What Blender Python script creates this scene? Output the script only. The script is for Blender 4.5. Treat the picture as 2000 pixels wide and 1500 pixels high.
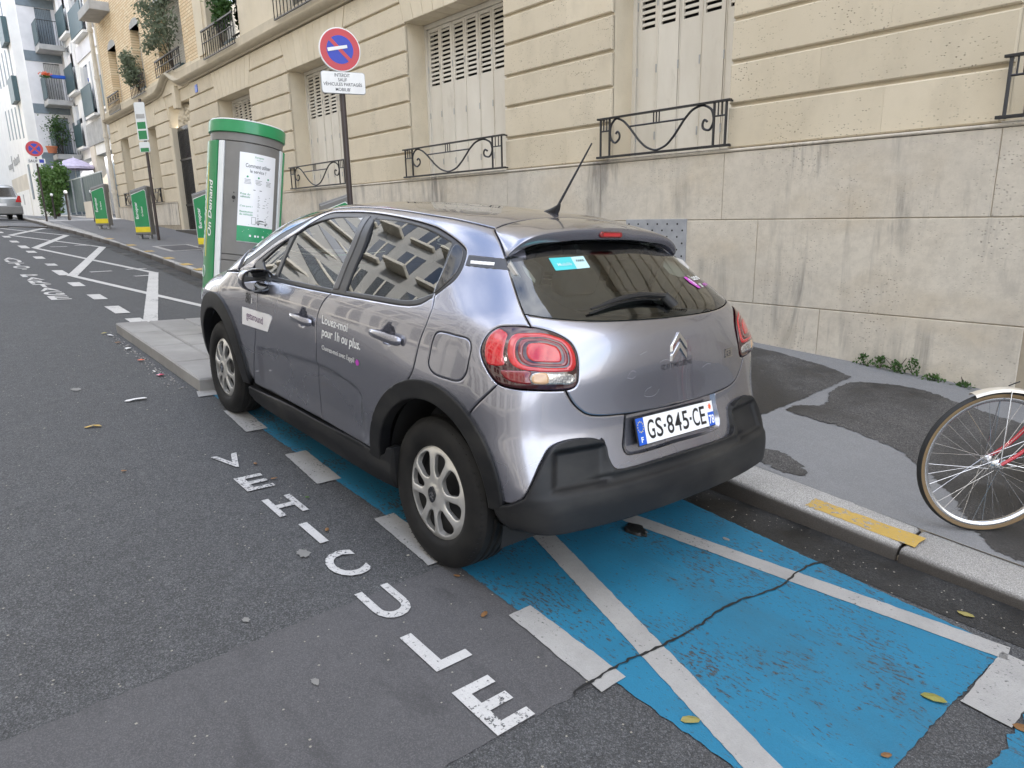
import bpy, bmesh, math, random
import numpy as np
from mathutils import Vector, Matrix
from mathutils.geometry import delaunay_2d_cdt
random.seed(7); RNG = np.random.default_rng(7)
SC = bpy.context.scene
for o in list(bpy.data.objects): bpy.data.objects.remove(o)
COL = SC.collection
# ------------------------------------------------------------------ camera
# world: X runs up the street along the facade, Y to the left (away from the stone building), Z up
CAM_R = ((-0.650436, -0.759307, -0.019631), (-0.167458, 0.168562, -0.971362), (0.740871, -0.628522, -0.236791))   # right, down, forward
CAM_P = (-2.2498, 2.2863, 1.453); CAM_LENS = 24.2887; EXPOSURE = 2.12
cam = bpy.data.cameras.new('Camera'); camo = bpy.data.objects.new('Camera', cam); COL.objects.link(camo)
cam.sensor_width = 36; cam.lens = CAM_LENS; cam.clip_start = .05; cam.clip_end = 3000
camo.matrix_world = Matrix(((CAM_R[0][0], -CAM_R[1][0], -CAM_R[2][0], CAM_P[0]),
                            (CAM_R[0][1], -CAM_R[1][1], -CAM_R[2][1], CAM_P[1]),
                            (CAM_R[0][2], -CAM_R[1][2], -CAM_R[2][2], CAM_P[2]), (0, 0, 0, 1)))
SC.camera = camo
# ------------------------------------------------------------------ sky and sun
SUN_EL, SUN_AZ = math.radians(47), math.radians(-112)      # azimuth of the sun from +X towards +Y
W = bpy.data.worlds.new('World'); SC.world = W; W.use_nodes = True
nt = W.node_tree; nt.nodes.clear()
def wn(t, **k):
    n = nt.nodes.new(t)
    for a, b in k.items(): setattr(n, a, b)
    return n
out = wn('ShaderNodeOutputWorld'); bg = wn('ShaderNodeBackground'); bg.inputs[1].default_value = .13
sky = wn('ShaderNodeTexSky', sky_type='NISHITA', sun_disc=False)
sky.sun_elevation = SUN_EL; sky.sun_rotation = math.radians(90) - SUN_AZ
tc = wn('ShaderNodeTexCoord'); mp = wn('ShaderNodeMapping'); mp.inputs['Scale'].default_value = (1.0, 1.0, 2.2)
nz = wn('ShaderNodeTexNoise'); nz.inputs['Scale'].default_value = 2.1; nz.inputs['Detail'].default_value = 7; nz.inputs['Roughness'].default_value = .58
nz.inputs['Distortion'].default_value = .25
rp = wn('ShaderNodeValToRGB'); rp.color_ramp.elements[0].position = .40; rp.color_ramp.elements[1].position = .60
mx = wn('ShaderNodeMix', data_type='RGBA'); mx.inputs['B'].default_value = (7.6, 7.7, 8.0, 1)
L = nt.links.new
L(tc.outputs['Generated'], mp.inputs['Vector']); L(mp.outputs[0], nz.inputs['Vector']); L(nz.outputs[0], rp.inputs[0])
L(rp.outputs[0], mx.inputs['Factor']); L(sky.outputs[0], mx.inputs['A']); L(mx.outputs['Result'], bg.inputs[0]); L(bg.outputs[0], out.inputs[0])
sl = bpy.data.lights.new('Sun', 'SUN'); sl.energy = 3.2; sl.angle = math.radians(1.5); sl.color = (1, .965, .91)
so = bpy.data.objects.new('Sun', sl); COL.objects.link(so)
d = Vector((math.cos(SUN_EL)*math.cos(SUN_AZ), math.cos(SUN_EL)*math.sin(SUN_AZ), math.sin(SUN_EL)))
so.rotation_euler = d.to_track_quat('Z', 'Y').to_euler()
vs = SC.view_settings; vs.view_transform = 'Standard'; vs.look = 'None'; vs.exposure = EXPOSURE; vs.gamma = 1
SC.render.engine = 'CYCLES'
# ------------------------------------------------------------------ helpers
def props(o, label=None, cat=None, group=None, kind=None):
    if label: o['label'] = label
    if cat: o['category'] = cat
    if group: o['group'] = group
    if kind: o['kind'] = kind
    return o
def thing(name, label, cat, loc=(0, 0, 0), rot=None, group=None):
    o = bpy.data.objects.new(name, None); COL.objects.link(o); o.location = loc
    o.empty_display_size = .2
    if rot is not None:
        if isinstance(rot, Matrix): o.matrix_world = Matrix.Translation(loc) @ rot.to_4x4()
        else: o.rotation_euler = rot
    return props(o, label, cat, group)
def link_mesh(name, me, mat, parent=None, loc=None):
    o = bpy.data.objects.new(name, me); COL.objects.link(o)
    if mat is not None and not me.materials: me.materials.append(mat)
    if parent is not None: o.parent = parent
    if loc is not None: o.location = loc
    return o
class MB:
    """collects polygons; build() makes one mesh object. off = origin subtracted from all points"""
    def __init__(s, off=(0, 0, 0)): s.v = []; s.f = []; s.off = np.array(off, float)
    def add(s, v, f):
        n = len(s.v); s.v += [tuple(np.array(p, float)-s.off) for p in v]; s.f += [tuple(i+n for i in q) for q in f]; return s
    def box(s, x0, x1, y0, y1, z0, z1):
        x0, x1 = min(x0, x1), max(x0, x1); y0, y1 = min(y0, y1), max(y0, y1); z0, z1 = min(z0, z1), max(z0, z1)
        return s.add([(x0,y0,z0),(x1,y0,z0),(x1,y1,z0),(x0,y1,z0),(x0,y0,z1),(x1,y0,z1),(x1,y1,z1),(x0,y1,z1)],
                     [(0,3,2,1),(4,5,6,7),(0,1,5,4),(1,2,6,5),(2,3,7,6),(3,0,4,7)])
    def prism(s, poly, fn, d0, d1, ch=0, keepx=()):
        """poly: list of 2-D points, fn(a,b,d) -> 3-D; front at d1 (chamfer ch), back at d0"""
        P = np.array(poly, float)
        ar = .5*np.sum(P[:, 0]*np.roll(P[:, 1], -1)-np.roll(P[:, 0], -1)*P[:, 1])
        if ar < 0: P = P[::-1]
        n = len(P)
        if ch:
            e = np.roll(P, -1, 0)-P; e /= np.maximum(np.linalg.norm(e, axis=1, keepdims=True), 1e-9)
            nn = np.stack([-e[:, 1], e[:, 0]], 1); m = nn+np.roll(nn, 1, 0)
            m /= np.maximum((m*np.roll(nn, 1, 0)).sum(1, keepdims=True), .35)
            Q = P+m*ch
            for kx in keepx: Q[np.abs(P[:, 0]-kx) < .004, 0] = P[np.abs(P[:, 0]-kx) < .004, 0]
            rings = [(P, d0), (P, d1-ch*np.sign(d1-d0)), (Q, d1)]
        else: rings = [(P, d0), (P, d1)]
        v = [fn(a, b, dd) for R_, dd in rings for a, b in R_]
        f = []
        for k in range(len(rings)-1):
            for i in range(n):
                j = (i+1) % n; f.append((k*n+i, k*n+j, (k+1)*n+j, (k+1)*n+i))
        f.append(tuple((len(rings)-1)*n+i for i in range(n))); f.append(tuple(reversed(range(n))))
        return s.add(v, f)
    def tube(s, path, r, n=8, closed=False, cap=True, flat=None):
        P = [Vector(p) for p in path]; m = len(P); R_ = r if hasattr(r, '__len__') else [r]*m
        rings = []; up = None
        for i, p in enumerate(P):
            a = P[(i-1) % m] if (closed or i > 0) else P[i]; b = P[(i+1) % m] if (closed or i < m-1) else P[i]
            t = (b-a).normalized()
            if up is None: up = Vector((0, 0, 1)) if abs(t.z) < .9 else Vector((1, 0, 0))
            x = t.cross(up);
            if x.length < 1e-6: x = t.cross(Vector((0, 1, 0)))
            x.normalize(); y = x.cross(t).normalized(); up = y
            rings.append([tuple(p+(x*math.cos(2*math.pi*k/n)*(flat[0] if flat else 1)+y*math.sin(2*math.pi*k/n)*(flat[1] if flat else 1))*R_[i]) for k in range(n)])
        v = [q for g in rings for q in g]; f = []
        for i in range(m if closed else m-1):
            for k in range(n):
                a, b = i*n, ((i+1) % m)*n; f.append((a+k, a+(k+1) % n, b+(k+1) % n, b+k))
        if cap and not closed: f.append(tuple(reversed(range(n)))); f.append(tuple((m-1)*n+k for k in range(n)))
        return s.add(v, f)
    def lathe(s, prof, n=24, ctr=(0, 0, 0), axis='Z', a0=0, a1=2*math.pi):
        full = abs(a1-a0-2*math.pi) < 1e-6; m = n if full else n+1; v = []; f = []
        for r, h in prof:
            for k in range(m):
                t = a0+(a1-a0)*k/n; c, q = r*math.cos(t), r*math.sin(t)
                p = {'Z': (c, q, h), 'Y': (c, h, q), 'X': (h, c, q)}[axis]
                v.append((p[0]+ctr[0], p[1]+ctr[1], p[2]+ctr[2]))
        for i in range(len(prof)-1):
            for k in range(n):
                j = (k+1) % m; q = (i*m+k, i*m+j, (i+1)*m+j, (i+1)*m+k)
                f.append(q if axis != 'Y' else q[::-1])
        return s.add(v, f)
    def build(s, name, mat, parent=None, smooth=False, bevel=0, loc=None):
        me = bpy.data.meshes.new(name); me.from_pydata(s.v, [], s.f); me.update()
        if bevel:
            bm = bmesh.new(); bm.from_mesh(me)
            es = [e for e in bm.edges if len(e.link_faces) == 2 and e.calc_face_angle(0) > .5]
            bmesh.ops.bevel(bm, geom=es, offset=bevel, segments=2, profile=.6, affect='EDGES', clamp_overlap=True); bm.to_mesh(me); bm.free()
        if smooth:
            me.shade_smooth()
            try: me.set_sharp_from_angle(angle=math.radians(38))
            except Exception: pass
        return link_mesh(name, me, mat, parent, loc)
def cr(pts, sp=.02, closed=False):
    """Catmull-Rom through the points, resampled"""
    P = np.array(pts, float); n = len(P)
    if n < 3 and not closed:
        k = max(2, int(np.linalg.norm(P[1]-P[0])/sp)+1); return P[0]+(P[1]-P[0])*np.linspace(0, 1, k)[:, None]
    out = []
    for i in range(n if closed else n-1):
        p1, p2 = P[i], P[(i+1) % n]
        p0 = P[i-1] if (closed or i > 0) else 2*p1-p2; p3 = P[(i+2) % n] if (closed or i < n-2) else 2*p2-p1
        k = max(2, int(np.linalg.norm(p2-p1)/sp)+1)
        t0, t1 = 0, np.linalg.norm(p1-p0)**.5+1e-9
        t2 = t1+np.linalg.norm(p2-p1)**.5+1e-9; t3 = t2+np.linalg.norm(p3-p2)**.5+1e-9
        t = np.linspace(t1, t2, k, endpoint=False)[:, None]
        A1 = (t1-t)/(t1-t0)*p0+(t-t0)/(t1-t0)*p1; A2 = (t2-t)/(t2-t1)*p1+(t-t1)/(t2-t1)*p2; A3 = (t3-t)/(t3-t2)*p2+(t-t2)/(t3-t2)*p3
        B1 = (t2-t)/(t2-t0)*A1+(t-t0)/(t2-t0)*A2; B2 = (t3-t)/(t3-t1)*A2+(t-t1)/(t3-t1)*A3
        out.append((t2-t)/(t2-t1)*B1+(t-t1)/(t2-t1)*B2)
    if not closed: out.append(P[-1:])
    return np.concatenate(out)
_txt = {}
def make_texts(keys):
    obs = []
    for body, bold, space, shear in keys:
        c = bpy.data.curves.new('t', 'FONT'); c.body = body; c.offset = bold; c.space_character = space; c.fill_mode = 'FRONT'; c.resolution_u = 4; c.shear = shear
        o = bpy.data.objects.new('t', c); COL.objects.link(o); obs.append(o)
    bpy.context.view_layer.update(); dg = bpy.context.evaluated_depsgraph_get()
    for o, k in zip(obs, keys):
        me = o.evaluated_get(dg).to_mesh()
        _txt[k] = (np.array([p.co[:2] for p in me.vertices]).reshape(-1, 2).copy(), [tuple(p.vertices) for p in me.polygons]); o.evaluated_get(dg).to_mesh_clear()
    for o in obs: c = o.data; bpy.data.objects.remove(o); bpy.data.curves.remove(c)
    bpy.context.view_layer.update()
make_texts([("C'est parti !", 0.01, 1, 0), ("MOBILIB'", 0.006, 1, 0), ("Ouvrez-moi avec l'appli", 0.006, 1, 0), ('-', 0, 1, 0), ('-', 0.022, 1, 0), ('4', 0.012, 1, 0), ('5', 0.012, 1, 0), ('78', 0.02, 1, 0), ('8', 0.012, 1, 0), ('88', 0.0, 1, 0), ('A', 0.022, 1, 0), ('C', 0.01, 1, 0), ('C', 0.012, 1, 0), ('C', 0.022, 1, 0), ('Comment utiliser', 0.01, 1, 0), ('E', 0.012, 1, 0), ('E', 0.022, 1, 0), ('Europcar', 0.01, 1, 0), ('Europcar', 0.02, 1, 0), ('Europcar', 0.02, 1, 0.25), ('F', 0.03, 1, 0), ('G', 0.012, 1, 0), ('G', 0.022, 1, 0), ('H', 0.022, 1, 0), ('I', 0, 1, 0), ('I', 0.01, 1, 0), ('I', 0.022, 1, 0), ('INTERDIT', 0.006, 1, 0), ('L', 0.022, 1, 0), ('Louez-moi', 0.012, 1, 0), ('Louez-moi', 0.014, 1, 0), ('Mobilib', 0.01, 1, 0), ('N', 0.01, 1, 0), ('O', 0.01, 1, 0), ('O', 0.022, 1, 0), ('On Demand', 0, 1, 0), ('On Demand', 0.02, 1, 0), ('On Demand', 0.02, 1, 0.25), ('P', 0.022, 1, 0), ('PARIS', 0.01, 1, 0), ('Prise du', 0.01, 1, 0), ('R', 0.01, 1, 0), ('R', 0.022, 1, 0), ('Restitution', 0.01, 1, 0), ('S', 0.012, 1, 0), ('SAUF', 0.006, 1, 0), ('SAUF', 0.01, 1, 0), ('T', 0.01, 1, 0), ('T', 0.022, 1, 0), ('U', 0.022, 1, 0), ('V', 0.022, 1, 0), ('VÉHICULES PARTAGÉS', 0.006, 1, 0), ('du véhicule', 0.01, 1, 0), ('g', 0.012, 1, 0), ('getaround', 0.0, 1, 0), ('getaround', 0.012, 1, 0), ('le service ?', 0.01, 1, 0), ('pour 1h ou plus.', 0.014, 1, 0), ('sur', 0.012, 1, 0), ('véhicule', 0.01, 1, 0), ('Ë', 0.01, 1, 0)])
def text2d(body, size=1, bold=0, space=1, align='LEFT', shear=0, xs=1):
    """flat text as (verts Nx2, faces)"""
    key = (body, bold, space, shear)
    if key not in _txt: make_texts([key])
    v, f = _txt[key]; v = v*size*np.array([xs, 1.])
    if len(v):
        if align == 'CENTER': v = v-np.array([(v[:, 0].min()+v[:, 0].max())/2, 0])
        elif align == 'FIT': v = v-np.array([v[:, 0].min(), 0])
    return v, f
def text_obj(name, body, fn, size, mat, parent, **k):
    v, f = text2d(body, size, **k)
    me = bpy.data.meshes.new(name); me.from_pydata([tuple(fn(a, b)) for a, b in v], [], f); me.update()
    return link_mesh(name, me, mat, parent)
def inpoly(P, poly):
    x, y = P[:, 0], P[:, 1]; c = np.zeros(len(P), bool); n = len(poly)
    for i in range(n):
        x0, y0 = poly[i]; x1, y1 = poly[i-1]
        t = ((y0 > y) != (y1 > y))
        with np.errstate(divide='ignore', invalid='ignore'):
            c ^= t & (x < (x1-x0)*(y-y0)/(y1-y0+1e-15)+x0)
    return c
def segdist(P, poly):
    A = np.array(poly); B = np.roll(A, -1, 0); d = np.full(len(P), 9.)
    for a, b in zip(A, B):
        ab = b-a; t = np.clip(((P-a)@ab)/max(ab@ab, 1e-12), 0, 1); d = np.minimum(d, np.linalg.norm(P-a-t[:, None]*ab, axis=1))
    return d
# ------------------------------------------------------------------ materials
class NT:
    def __init__(s, name):
        s.m = bpy.data.materials.new(name); s.m.use_nodes = True; s.t = s.m.node_tree; s.t.nodes.clear()
        s.o = s.n('ShaderNodeOutputMaterial'); s.b = s.n('ShaderNodeBsdfPrincipled'); s.l(s.b.outputs[0], s.o.inputs[0])
        s.tc = s.n('ShaderNodeTexCoord')
    def n(s, t, **k):
        x = s.t.nodes.new(t)
        for a, b in k.items(): setattr(x, a, b)
        return x
    def l(s, a, b): s.t.links.new(a, b)
    def vec(s, sc=(1, 1, 1), src='Object'):
        m = s.n('ShaderNodeMapping'); m.inputs['Scale'].default_value = sc; s.l(s.tc.outputs[src], m.inputs[0]); return m.outputs[0]
    def noise(s, scale, detail=4, rough=.55, sc=(1, 1, 1), dist=0, src='Object'):
        x = s.n('ShaderNodeTexNoise'); x.inputs['Scale'].default_value = scale; x.inputs['Detail'].default_value = detail
        x.inputs['Roughness'].default_value = rough; x.inputs['Distortion'].default_value = dist
        s.l(s.vec(sc, src), x.inputs['Vector']); return x.outputs[0]
    def vor(s, scale, sc=(1, 1, 1), out='Distance', feat='F1'):
        x = s.n('ShaderNodeTexVoronoi', feature=feat); x.inputs['Scale'].default_value = scale; s.l(s.vec(sc), x.inputs['Vector']); return x.outputs[out]
    def ramp(s, fac, a, b, ca=(0, 0, 0, 1), cb=(1, 1, 1, 1)):
        x = s.n('ShaderNodeValToRGB'); e = x.color_ramp.elements; e[0].position = a; e[1].position = b; e[0].color = ca; e[1].color = cb
        s.l(fac, x.inputs[0]); return x.outputs[0]
    def mix(s, fac, a, b, mode='MIX'):
        x = s.n('ShaderNodeMix', data_type='RGBA', blend_type=mode)
        for k, v in (('Factor', fac), ('A', a), ('B', b)):
            if isinstance(v, (int, float)): x.inputs[k].default_value = v
            elif isinstance(v, tuple): x.inputs[k].default_value = (*v[:3], 1)
            else: s.l(v, x.inputs[k])
        return x.outputs['Result']
    def math(s, op, a, b=0.):
        x = s.n('ShaderNodeMath', operation=op)
        for i, v in enumerate((a, b)):
            if isinstance(v, (int, float)): x.inputs[i].default_value = v
            else: s.l(v, x.inputs[i])
        return x.outputs[0]
    def bump(s, h, strength=.3, dist=.01):
        x = s.n('ShaderNodeBump'); x.inputs['Strength'].default_value = strength; x.inputs['Distance'].default_value = dist
        s.l(h, x.inputs['Height']); s.l(x.outputs[0], s.b.inputs['Normal']); return x
    def col(s, c):
        if isinstance(c, tuple): s.b.inputs['Base Color'].default_value = (*c[:3], 1)
        else: s.l(c, s.b.inputs['Base Color'])
    def set(s, **k):
        for a, v in k.items():
            i = s.b.inputs[a.replace('_', ' ')]
            if isinstance(v, (int, float, tuple)): i.default_value = v
            else: s.l(v, i)
        return s
    def rnd(s): return s.n('ShaderNodeObjectInfo').outputs['Random']
MT = {}
def simple(name, c, rough=.5, metal=0, var=.12, vscale=6, bscale=0, bstr=.1, coat=0, spec=.5, rndv=0):
    t = NT(name); n = t.noise(vscale, 5)
    k = tuple(x*(1-var*1.6) for x in c); k2 = tuple(min(1, x*(1+var)) for x in c)
    cc = t.mix(t.ramp(n, .3, .7), k, k2)
    if rndv: cc = t.mix(t.math('MULTIPLY', t.rnd(), rndv), cc, tuple(x*.45 for x in c))
    t.col(cc); t.set(Roughness=t.math('ADD', t.math('MULTIPLY', n, .15), rough-.07), Metallic=metal, Coat_Weight=coat, Coat_Roughness=.04, Specular_IOR_Level=spec)
    if bscale: t.bump(t.noise(bscale, 3), bstr, .004)
    MT[name] = t.m; return t.m
def g(v): return (v, v, v)
# car
t = NT('car_paint'); 
dust = t.ramp(t.noise(2.2, 3, .5), .35, .8)
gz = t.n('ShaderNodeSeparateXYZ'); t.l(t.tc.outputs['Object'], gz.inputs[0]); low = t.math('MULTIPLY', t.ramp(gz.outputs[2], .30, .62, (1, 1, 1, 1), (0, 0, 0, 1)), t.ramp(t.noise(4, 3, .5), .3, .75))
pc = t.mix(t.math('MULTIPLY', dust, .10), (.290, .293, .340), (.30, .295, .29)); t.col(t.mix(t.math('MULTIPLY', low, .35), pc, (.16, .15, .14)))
t.set(Metallic=.86, Roughness=t.math('ADD', t.math('ADD', t.math('MULTIPLY', dust, .03), .255), t.math('MULTIPLY', low, .12)), Coat_Weight=1., Coat_Roughness=t.math('ADD', t.math('MULTIPLY', dust, .025), .02), Coat_IOR=1.5)
MT['paint'] = t.m
t = NT('car_plastic'); n = t.noise(5, 6, .6); du = t.ramp(t.noise(2.2, 5, .6, (1, 1, 3)), .45, .8)
t.col(t.mix(du, (.009, .0095, .011), (.034, .033, .031))); t.set(Roughness=t.math('ADD', t.math('MULTIPLY', n, .2), .40), Specular_IOR_Level=.32); t.bump(t.noise(900, 2), .12, .0006); MT['plastic'] = t.m
simple('gloss_black', (.012, .012, .014), .12, coat=.6, var=.05)
simple('trim_black', (.020, .020, .022), .38, var=.1)
simple('dark_grey_strip', (.045, .045, .05), .32)
simple('chrome', (.55, .55, .56), .10, 1, var=.03)
simple('mirror_glass', (.8, .82, .84), .02, 1, var=.0)
simple('interior', (.018, .018, .019), .75)
simple('seat_fabric', (.035, .036, .04), .85, bscale=260, bstr=.3)
simple('headliner', (.42, .40, .37), .9)
simple('underbody', (.012, .012, .013), .8)
simple('white_paint', (.78, .78, .77), .45, var=.03)
simple('sticker_white', (.80, .79, .80), .35, var=.03)
simple('plate_white', (.80, .80, .80), .3, var=.03, vscale=14)
simple('plate_blue', (.008, .09, .50), .35, var=.03)
simple('black_ink', (.010, .010, .012), .4, var=.02)
simple('purple_ink', (.10, .012, .11), .4, var=.02)
simple('magenta_ink', (.45, .04, .42), .4, var=.02)
simple('teal_paper', (.06, .50, .52), .5, var=.03)
simple('pale_paper', (.45, .66, .68), .5, var=.03)
simple('orange_ink', (.75, .12, .03), .5, var=.03)
simple('disc_dark', (.02, .02, .022), .5)
t = NT('tyre'); t.col(t.mix(t.ramp(t.noise(9, 5), .4, .7), (.009, .009, .0095), (.020, .019, .018))); t.set(Roughness=.68, Specular_IOR_Level=.3); t.bump(t.noise(300, 2), .15, .001); MT['tyre'] = t.m
t = NT('hubcap'); n = t.noise(4, 5); t.col(t.mix(t.ramp(n, .35, .75), (.66, .655, .64), (.56, .54, .50))); t.set(Metallic=.6, Roughness=.34, Coat_Weight=.3); MT['hubcap'] = t.m
def glassmat(name, tint, refl=1., rough=.0, dens=0.):
    m = bpy.data.materials.new(name); m.use_nodes = True; q = m.node_tree; q.nodes.clear()
    o = q.nodes.new('ShaderNodeOutputMaterial'); tr = q.nodes.new('ShaderNodeBsdfTransparent'); gl = q.nodes.new('ShaderNodeBsdfGlossy')
    fr = q.nodes.new('ShaderNodeFresnel'); mx = q.nodes.new('ShaderNodeMixShader'); mu = q.nodes.new('ShaderNodeMath'); mu.operation = 'MULTIPLY_ADD'; mu.use_clamp = True
    fr.inputs[0].default_value = 1.52; mu.inputs[1].default_value = refl; mu.inputs[2].default_value = .03
    tr.inputs[0].default_value = (*tint, 1); gl.inputs['Roughness'].default_value = rough; gl.inputs[0].default_value = (.95, .97, 1, 1)
    q.links.new(fr.outputs[0], mu.inputs[0]); q.links.new(mu.outputs[0], mx.inputs[0]); q.links.new(tr.outputs[0], mx.inputs[1]); q.links.new(gl.outputs[0], mx.inputs[2]); q.links.new(mx.outputs[0], o.inputs[0])
    MT[name] = m; return m
glassmat('car_glass', (.48, .54, .48), 1.6)
glassmat('rear_glass', (.62, .68, .63), 1.2)
glassmat('window_glass', (.15, .17, .18), 2.2)
simple('lamp_dark', (.03, .001, .003), .08, coat=1, var=.1)
simple('lamp_red', (.46, .006, .012), .10, coat=1, var=.12, vscale=30)
simple('lamp_red_deep', (.17, .003, .007), .10, coat=1, var=.2, vscale=40)
t = NT('lamp_clear'); t.col(t.mix(t.ramp(t.vor(120), .1, .6), (.75, .72, .68), (.30, .29, .28))); t.set(Roughness=.15, Metallic=.5, Coat_Weight=1.); MT['lamp_clear'] = t.m
simple('lamp_amber', (.50, .30, .16), .15, coat=1)
simple('window_dark', (.02, .022, .025), .06, coat=.5)
simple('paint_spot', (.20, .195, .185), .85)
simple('scratch', (.50, .50, .52), .5)
simple('grit_pale', (.30, .28, .24), .9, rndv=.4)
# ground
def asphalt(name, lo, hi, bs=1., fine=260, tint=(1, 1, 1.02), patch=.25, wet=None, streak=False, crev=0):
    t = NT(name); v = t.vor(fine, out='Color'); sp = t.n('ShaderNodeSeparateColor'); t.l(v, sp.inputs[0])
    st = t.math('POWER', sp.outputs[0], 2.2); big = t.ramp(t.noise(.7, 6, .6), .3, .72); mid = t.noise(9, 5, .65)
    c = t.mix(st, tuple(lo*k for k in tint), tuple(hi*k for k in tint))
    c = t.mix(t.math('MULTIPLY', big, patch), c, tuple(lo*.75*k for k in tint)); c = t.mix(t.math('MULTIPLY', t.ramp(mid, .45, .8), .22), c, tuple(hi*1.1*k for k in tint))
    white = t.ramp(t.vor(fine*.42, out='Distance'), .05, .11, (1, 1, 1, 1), (0, 0, 0, 1))
    c = t.mix(t.math('MULTIPLY', white, t.math('MULTIPLY', sp.outputs[1], .5)), c, (.30, .29, .27))
    if crev:
        ed = t.vor(fine*.8, feat='DISTANCE_TO_EDGE'); c = t.mix(t.math('MULTIPLY', t.ramp(ed, .0, .14, (1, 1, 1, 1), (0, 0, 0, 1)), crev), c, tuple(lo*.35*k for k in tint))
    r = .82
    if streak: c = t.mix(t.math('MULTIPLY', t.ramp(t.noise(2.3, 5, .6, (1, 3.2, 1), .4), .56, .72), .5), c, tuple(lo*.5*k for k in tint))
    if wet:
        w = t.ramp(t.noise(wet, 5, .6), .42, .58); c = t.mix(w, c, tuple(lo*.5*k for k in tint)); r = t.math('SUBTRACT', .84, t.math('MULTIPLY', w, .32))
    t.col(c); t.set(Roughness=r); dd = t.vor(fine*.8); t.bump(dd, .55*bs, .004); MT[name] = t.m
asphalt('asphalt_coarse', .050, .160, 1.2, 190, (.99, 1, 1.03), crev=.85)
asphalt('asphalt_smooth', .060, .110, .3, 330, (1.03, 1, 1.035), .18, streak=True)
asphalt('asphalt_gutter', .014, .055, .7, 210, (1, .98, .96), .3, wet=1.7)
def pavement_mat():
    t = NT('pavement'); v = t.vor(300, out='Color'); sp = t.n('ShaderNodeSeparateColor'); t.l(v, sp.inputs[0])
    pale = t.mix(sp.outputs[0], (.17, .168, .165), (.25, .245, .24)); dark = t.mix(t.math('POWER', sp.outputs[0], 3.), (.040, .038, .037), (.13, .12, .11))
    # pale concrete screed shows between dark asphalt patches, stains wander
    w = t.noise(.62, 5, .55, (1, 1.5, 1), .6); m = t.ramp(w, .50, .525)
    gx = t.n('ShaderNodeSeparateXYZ'); t.l(t.tc.outputs['Object'], gx.inputs[0])
    c = t.mix(m, pale, dark); c = t.mix(t.math('MULTIPLY', t.ramp(t.noise(3., 6, .65), .4, .8), .3), c, (.10, .098, .095))
    t.col(c); t.set(Roughness=.85); t.bump(t.vor(240), .3, .003); MT['pavement'] = t.m
asphalt('pavement_dark', .034, .15, .6, 190, (1.06, 1, .95), .35, wet=.9)
asphalt('pavement_far', .11, .19, .4, 250, (1, 1, 1.03), .3)
asphalt('pavement_pale', .175, .26, .3, 320, (1.0, 1, 1.01), .22)
t = NT('granite'); v = t.vor(420, out='Color'); sp = t.n('ShaderNodeSeparateColor'); t.l(v, sp.inputs[0])
c = t.mix(t.math('POWER', sp.outputs[0], 1.4), (.20, .195, .185), (.58, .56, .53)); c = t.mix(t.math('MULTIPLY', t.ramp(t.noise(2.6, 6, .6), .4, .75), .4), c, (.19, .175, .155))
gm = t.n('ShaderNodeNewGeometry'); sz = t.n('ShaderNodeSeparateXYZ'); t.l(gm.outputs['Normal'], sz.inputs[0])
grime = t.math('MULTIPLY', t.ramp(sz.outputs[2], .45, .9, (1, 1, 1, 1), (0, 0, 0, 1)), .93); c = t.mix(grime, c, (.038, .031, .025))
t.col(c); t.set(Roughness=.8); t.bump(t.noise(160, 4), .35, .004); MT['granite'] = t.m
t = NT('paving_slab'); c = t.mix(t.ramp(t.noise(2.2, 6), .35, .7), (.22, .21, .20), (.33, .32, .305)); c = t.mix(t.math('MULTIPLY', t.rnd(), .35), c, (.20, .19, .18))
t.col(c); t.set(Roughness=.85); t.bump(t.noise(120, 4), .3, .003); MT['slab'] = t.m
def paint(name, c, worn, scale=28, under=(.075, .075, .077), dirt=.25, streak=(1, 1, 1), smear=False):
    t = NT(name)
    n = t.noise(scale, 6, .7, streak); n2 = t.noise(2.2, 4, .6); f = t.math('ADD', t.math('MULTIPLY', n, .75), t.math('MULTIPLY', n2, .35))
    mask = t.ramp(f, worn, worn+.035); d = t.math('MULTIPLY', t.ramp(t.noise(5, 6, .65), .4, .8), dirt)
    st = t.vor(230, out='Color'); sp = t.n('ShaderNodeSeparateColor'); t.l(st, sp.inputs[0])
    cc = t.mix(d, c, tuple(x*.55 for x in c)); cc = t.mix(t.math('MULTIPLY', t.math('POWER', sp.outputs[0], 2.), .22), cc, tuple(x*.6 for x in c)); un = t.mix(sp.outputs[1], tuple(x*.55 for x in under), tuple(x*1.5 for x in under))
    if smear:
        cc = t.mix(t.math('MULTIPLY', t.ramp(t.noise(1.5, 6, .65, (.5, 1.6, 1), .5), .50, .72), .55), cc, (.030, .095, .135)); cc = t.mix(t.math('MULTIPLY', t.ramp(t.noise(3.1, 6, .7, (.4, 2, 1)), .58, .75), .35), cc, (.075, .27, .38))
    t.col(t.mix(mask, un, cc)); t.set(Roughness=.7); t.bump(t.vor(200), .35, .003); MT[name] = t.m
paint('road_white', (.52, .51, .49), .43, 40, dirt=.35)
paint('road_white_dirty', (.36, .352, .34), .42, 60, dirt=.6)
paint('road_white_worn', (.52, .51, .50), .468, 70, dirt=.4)
paint('road_blue', (.012, .165, .288), .464, 88, (.045, .05, .055), .35, (.4, 1, 1), smear=True)
paint('road_ghost', (.17, .168, .165), .47, 22)
paint('road_yellow', (.50, .33, .08), .475, 34, (.26, .25, .235), .4)
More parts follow.
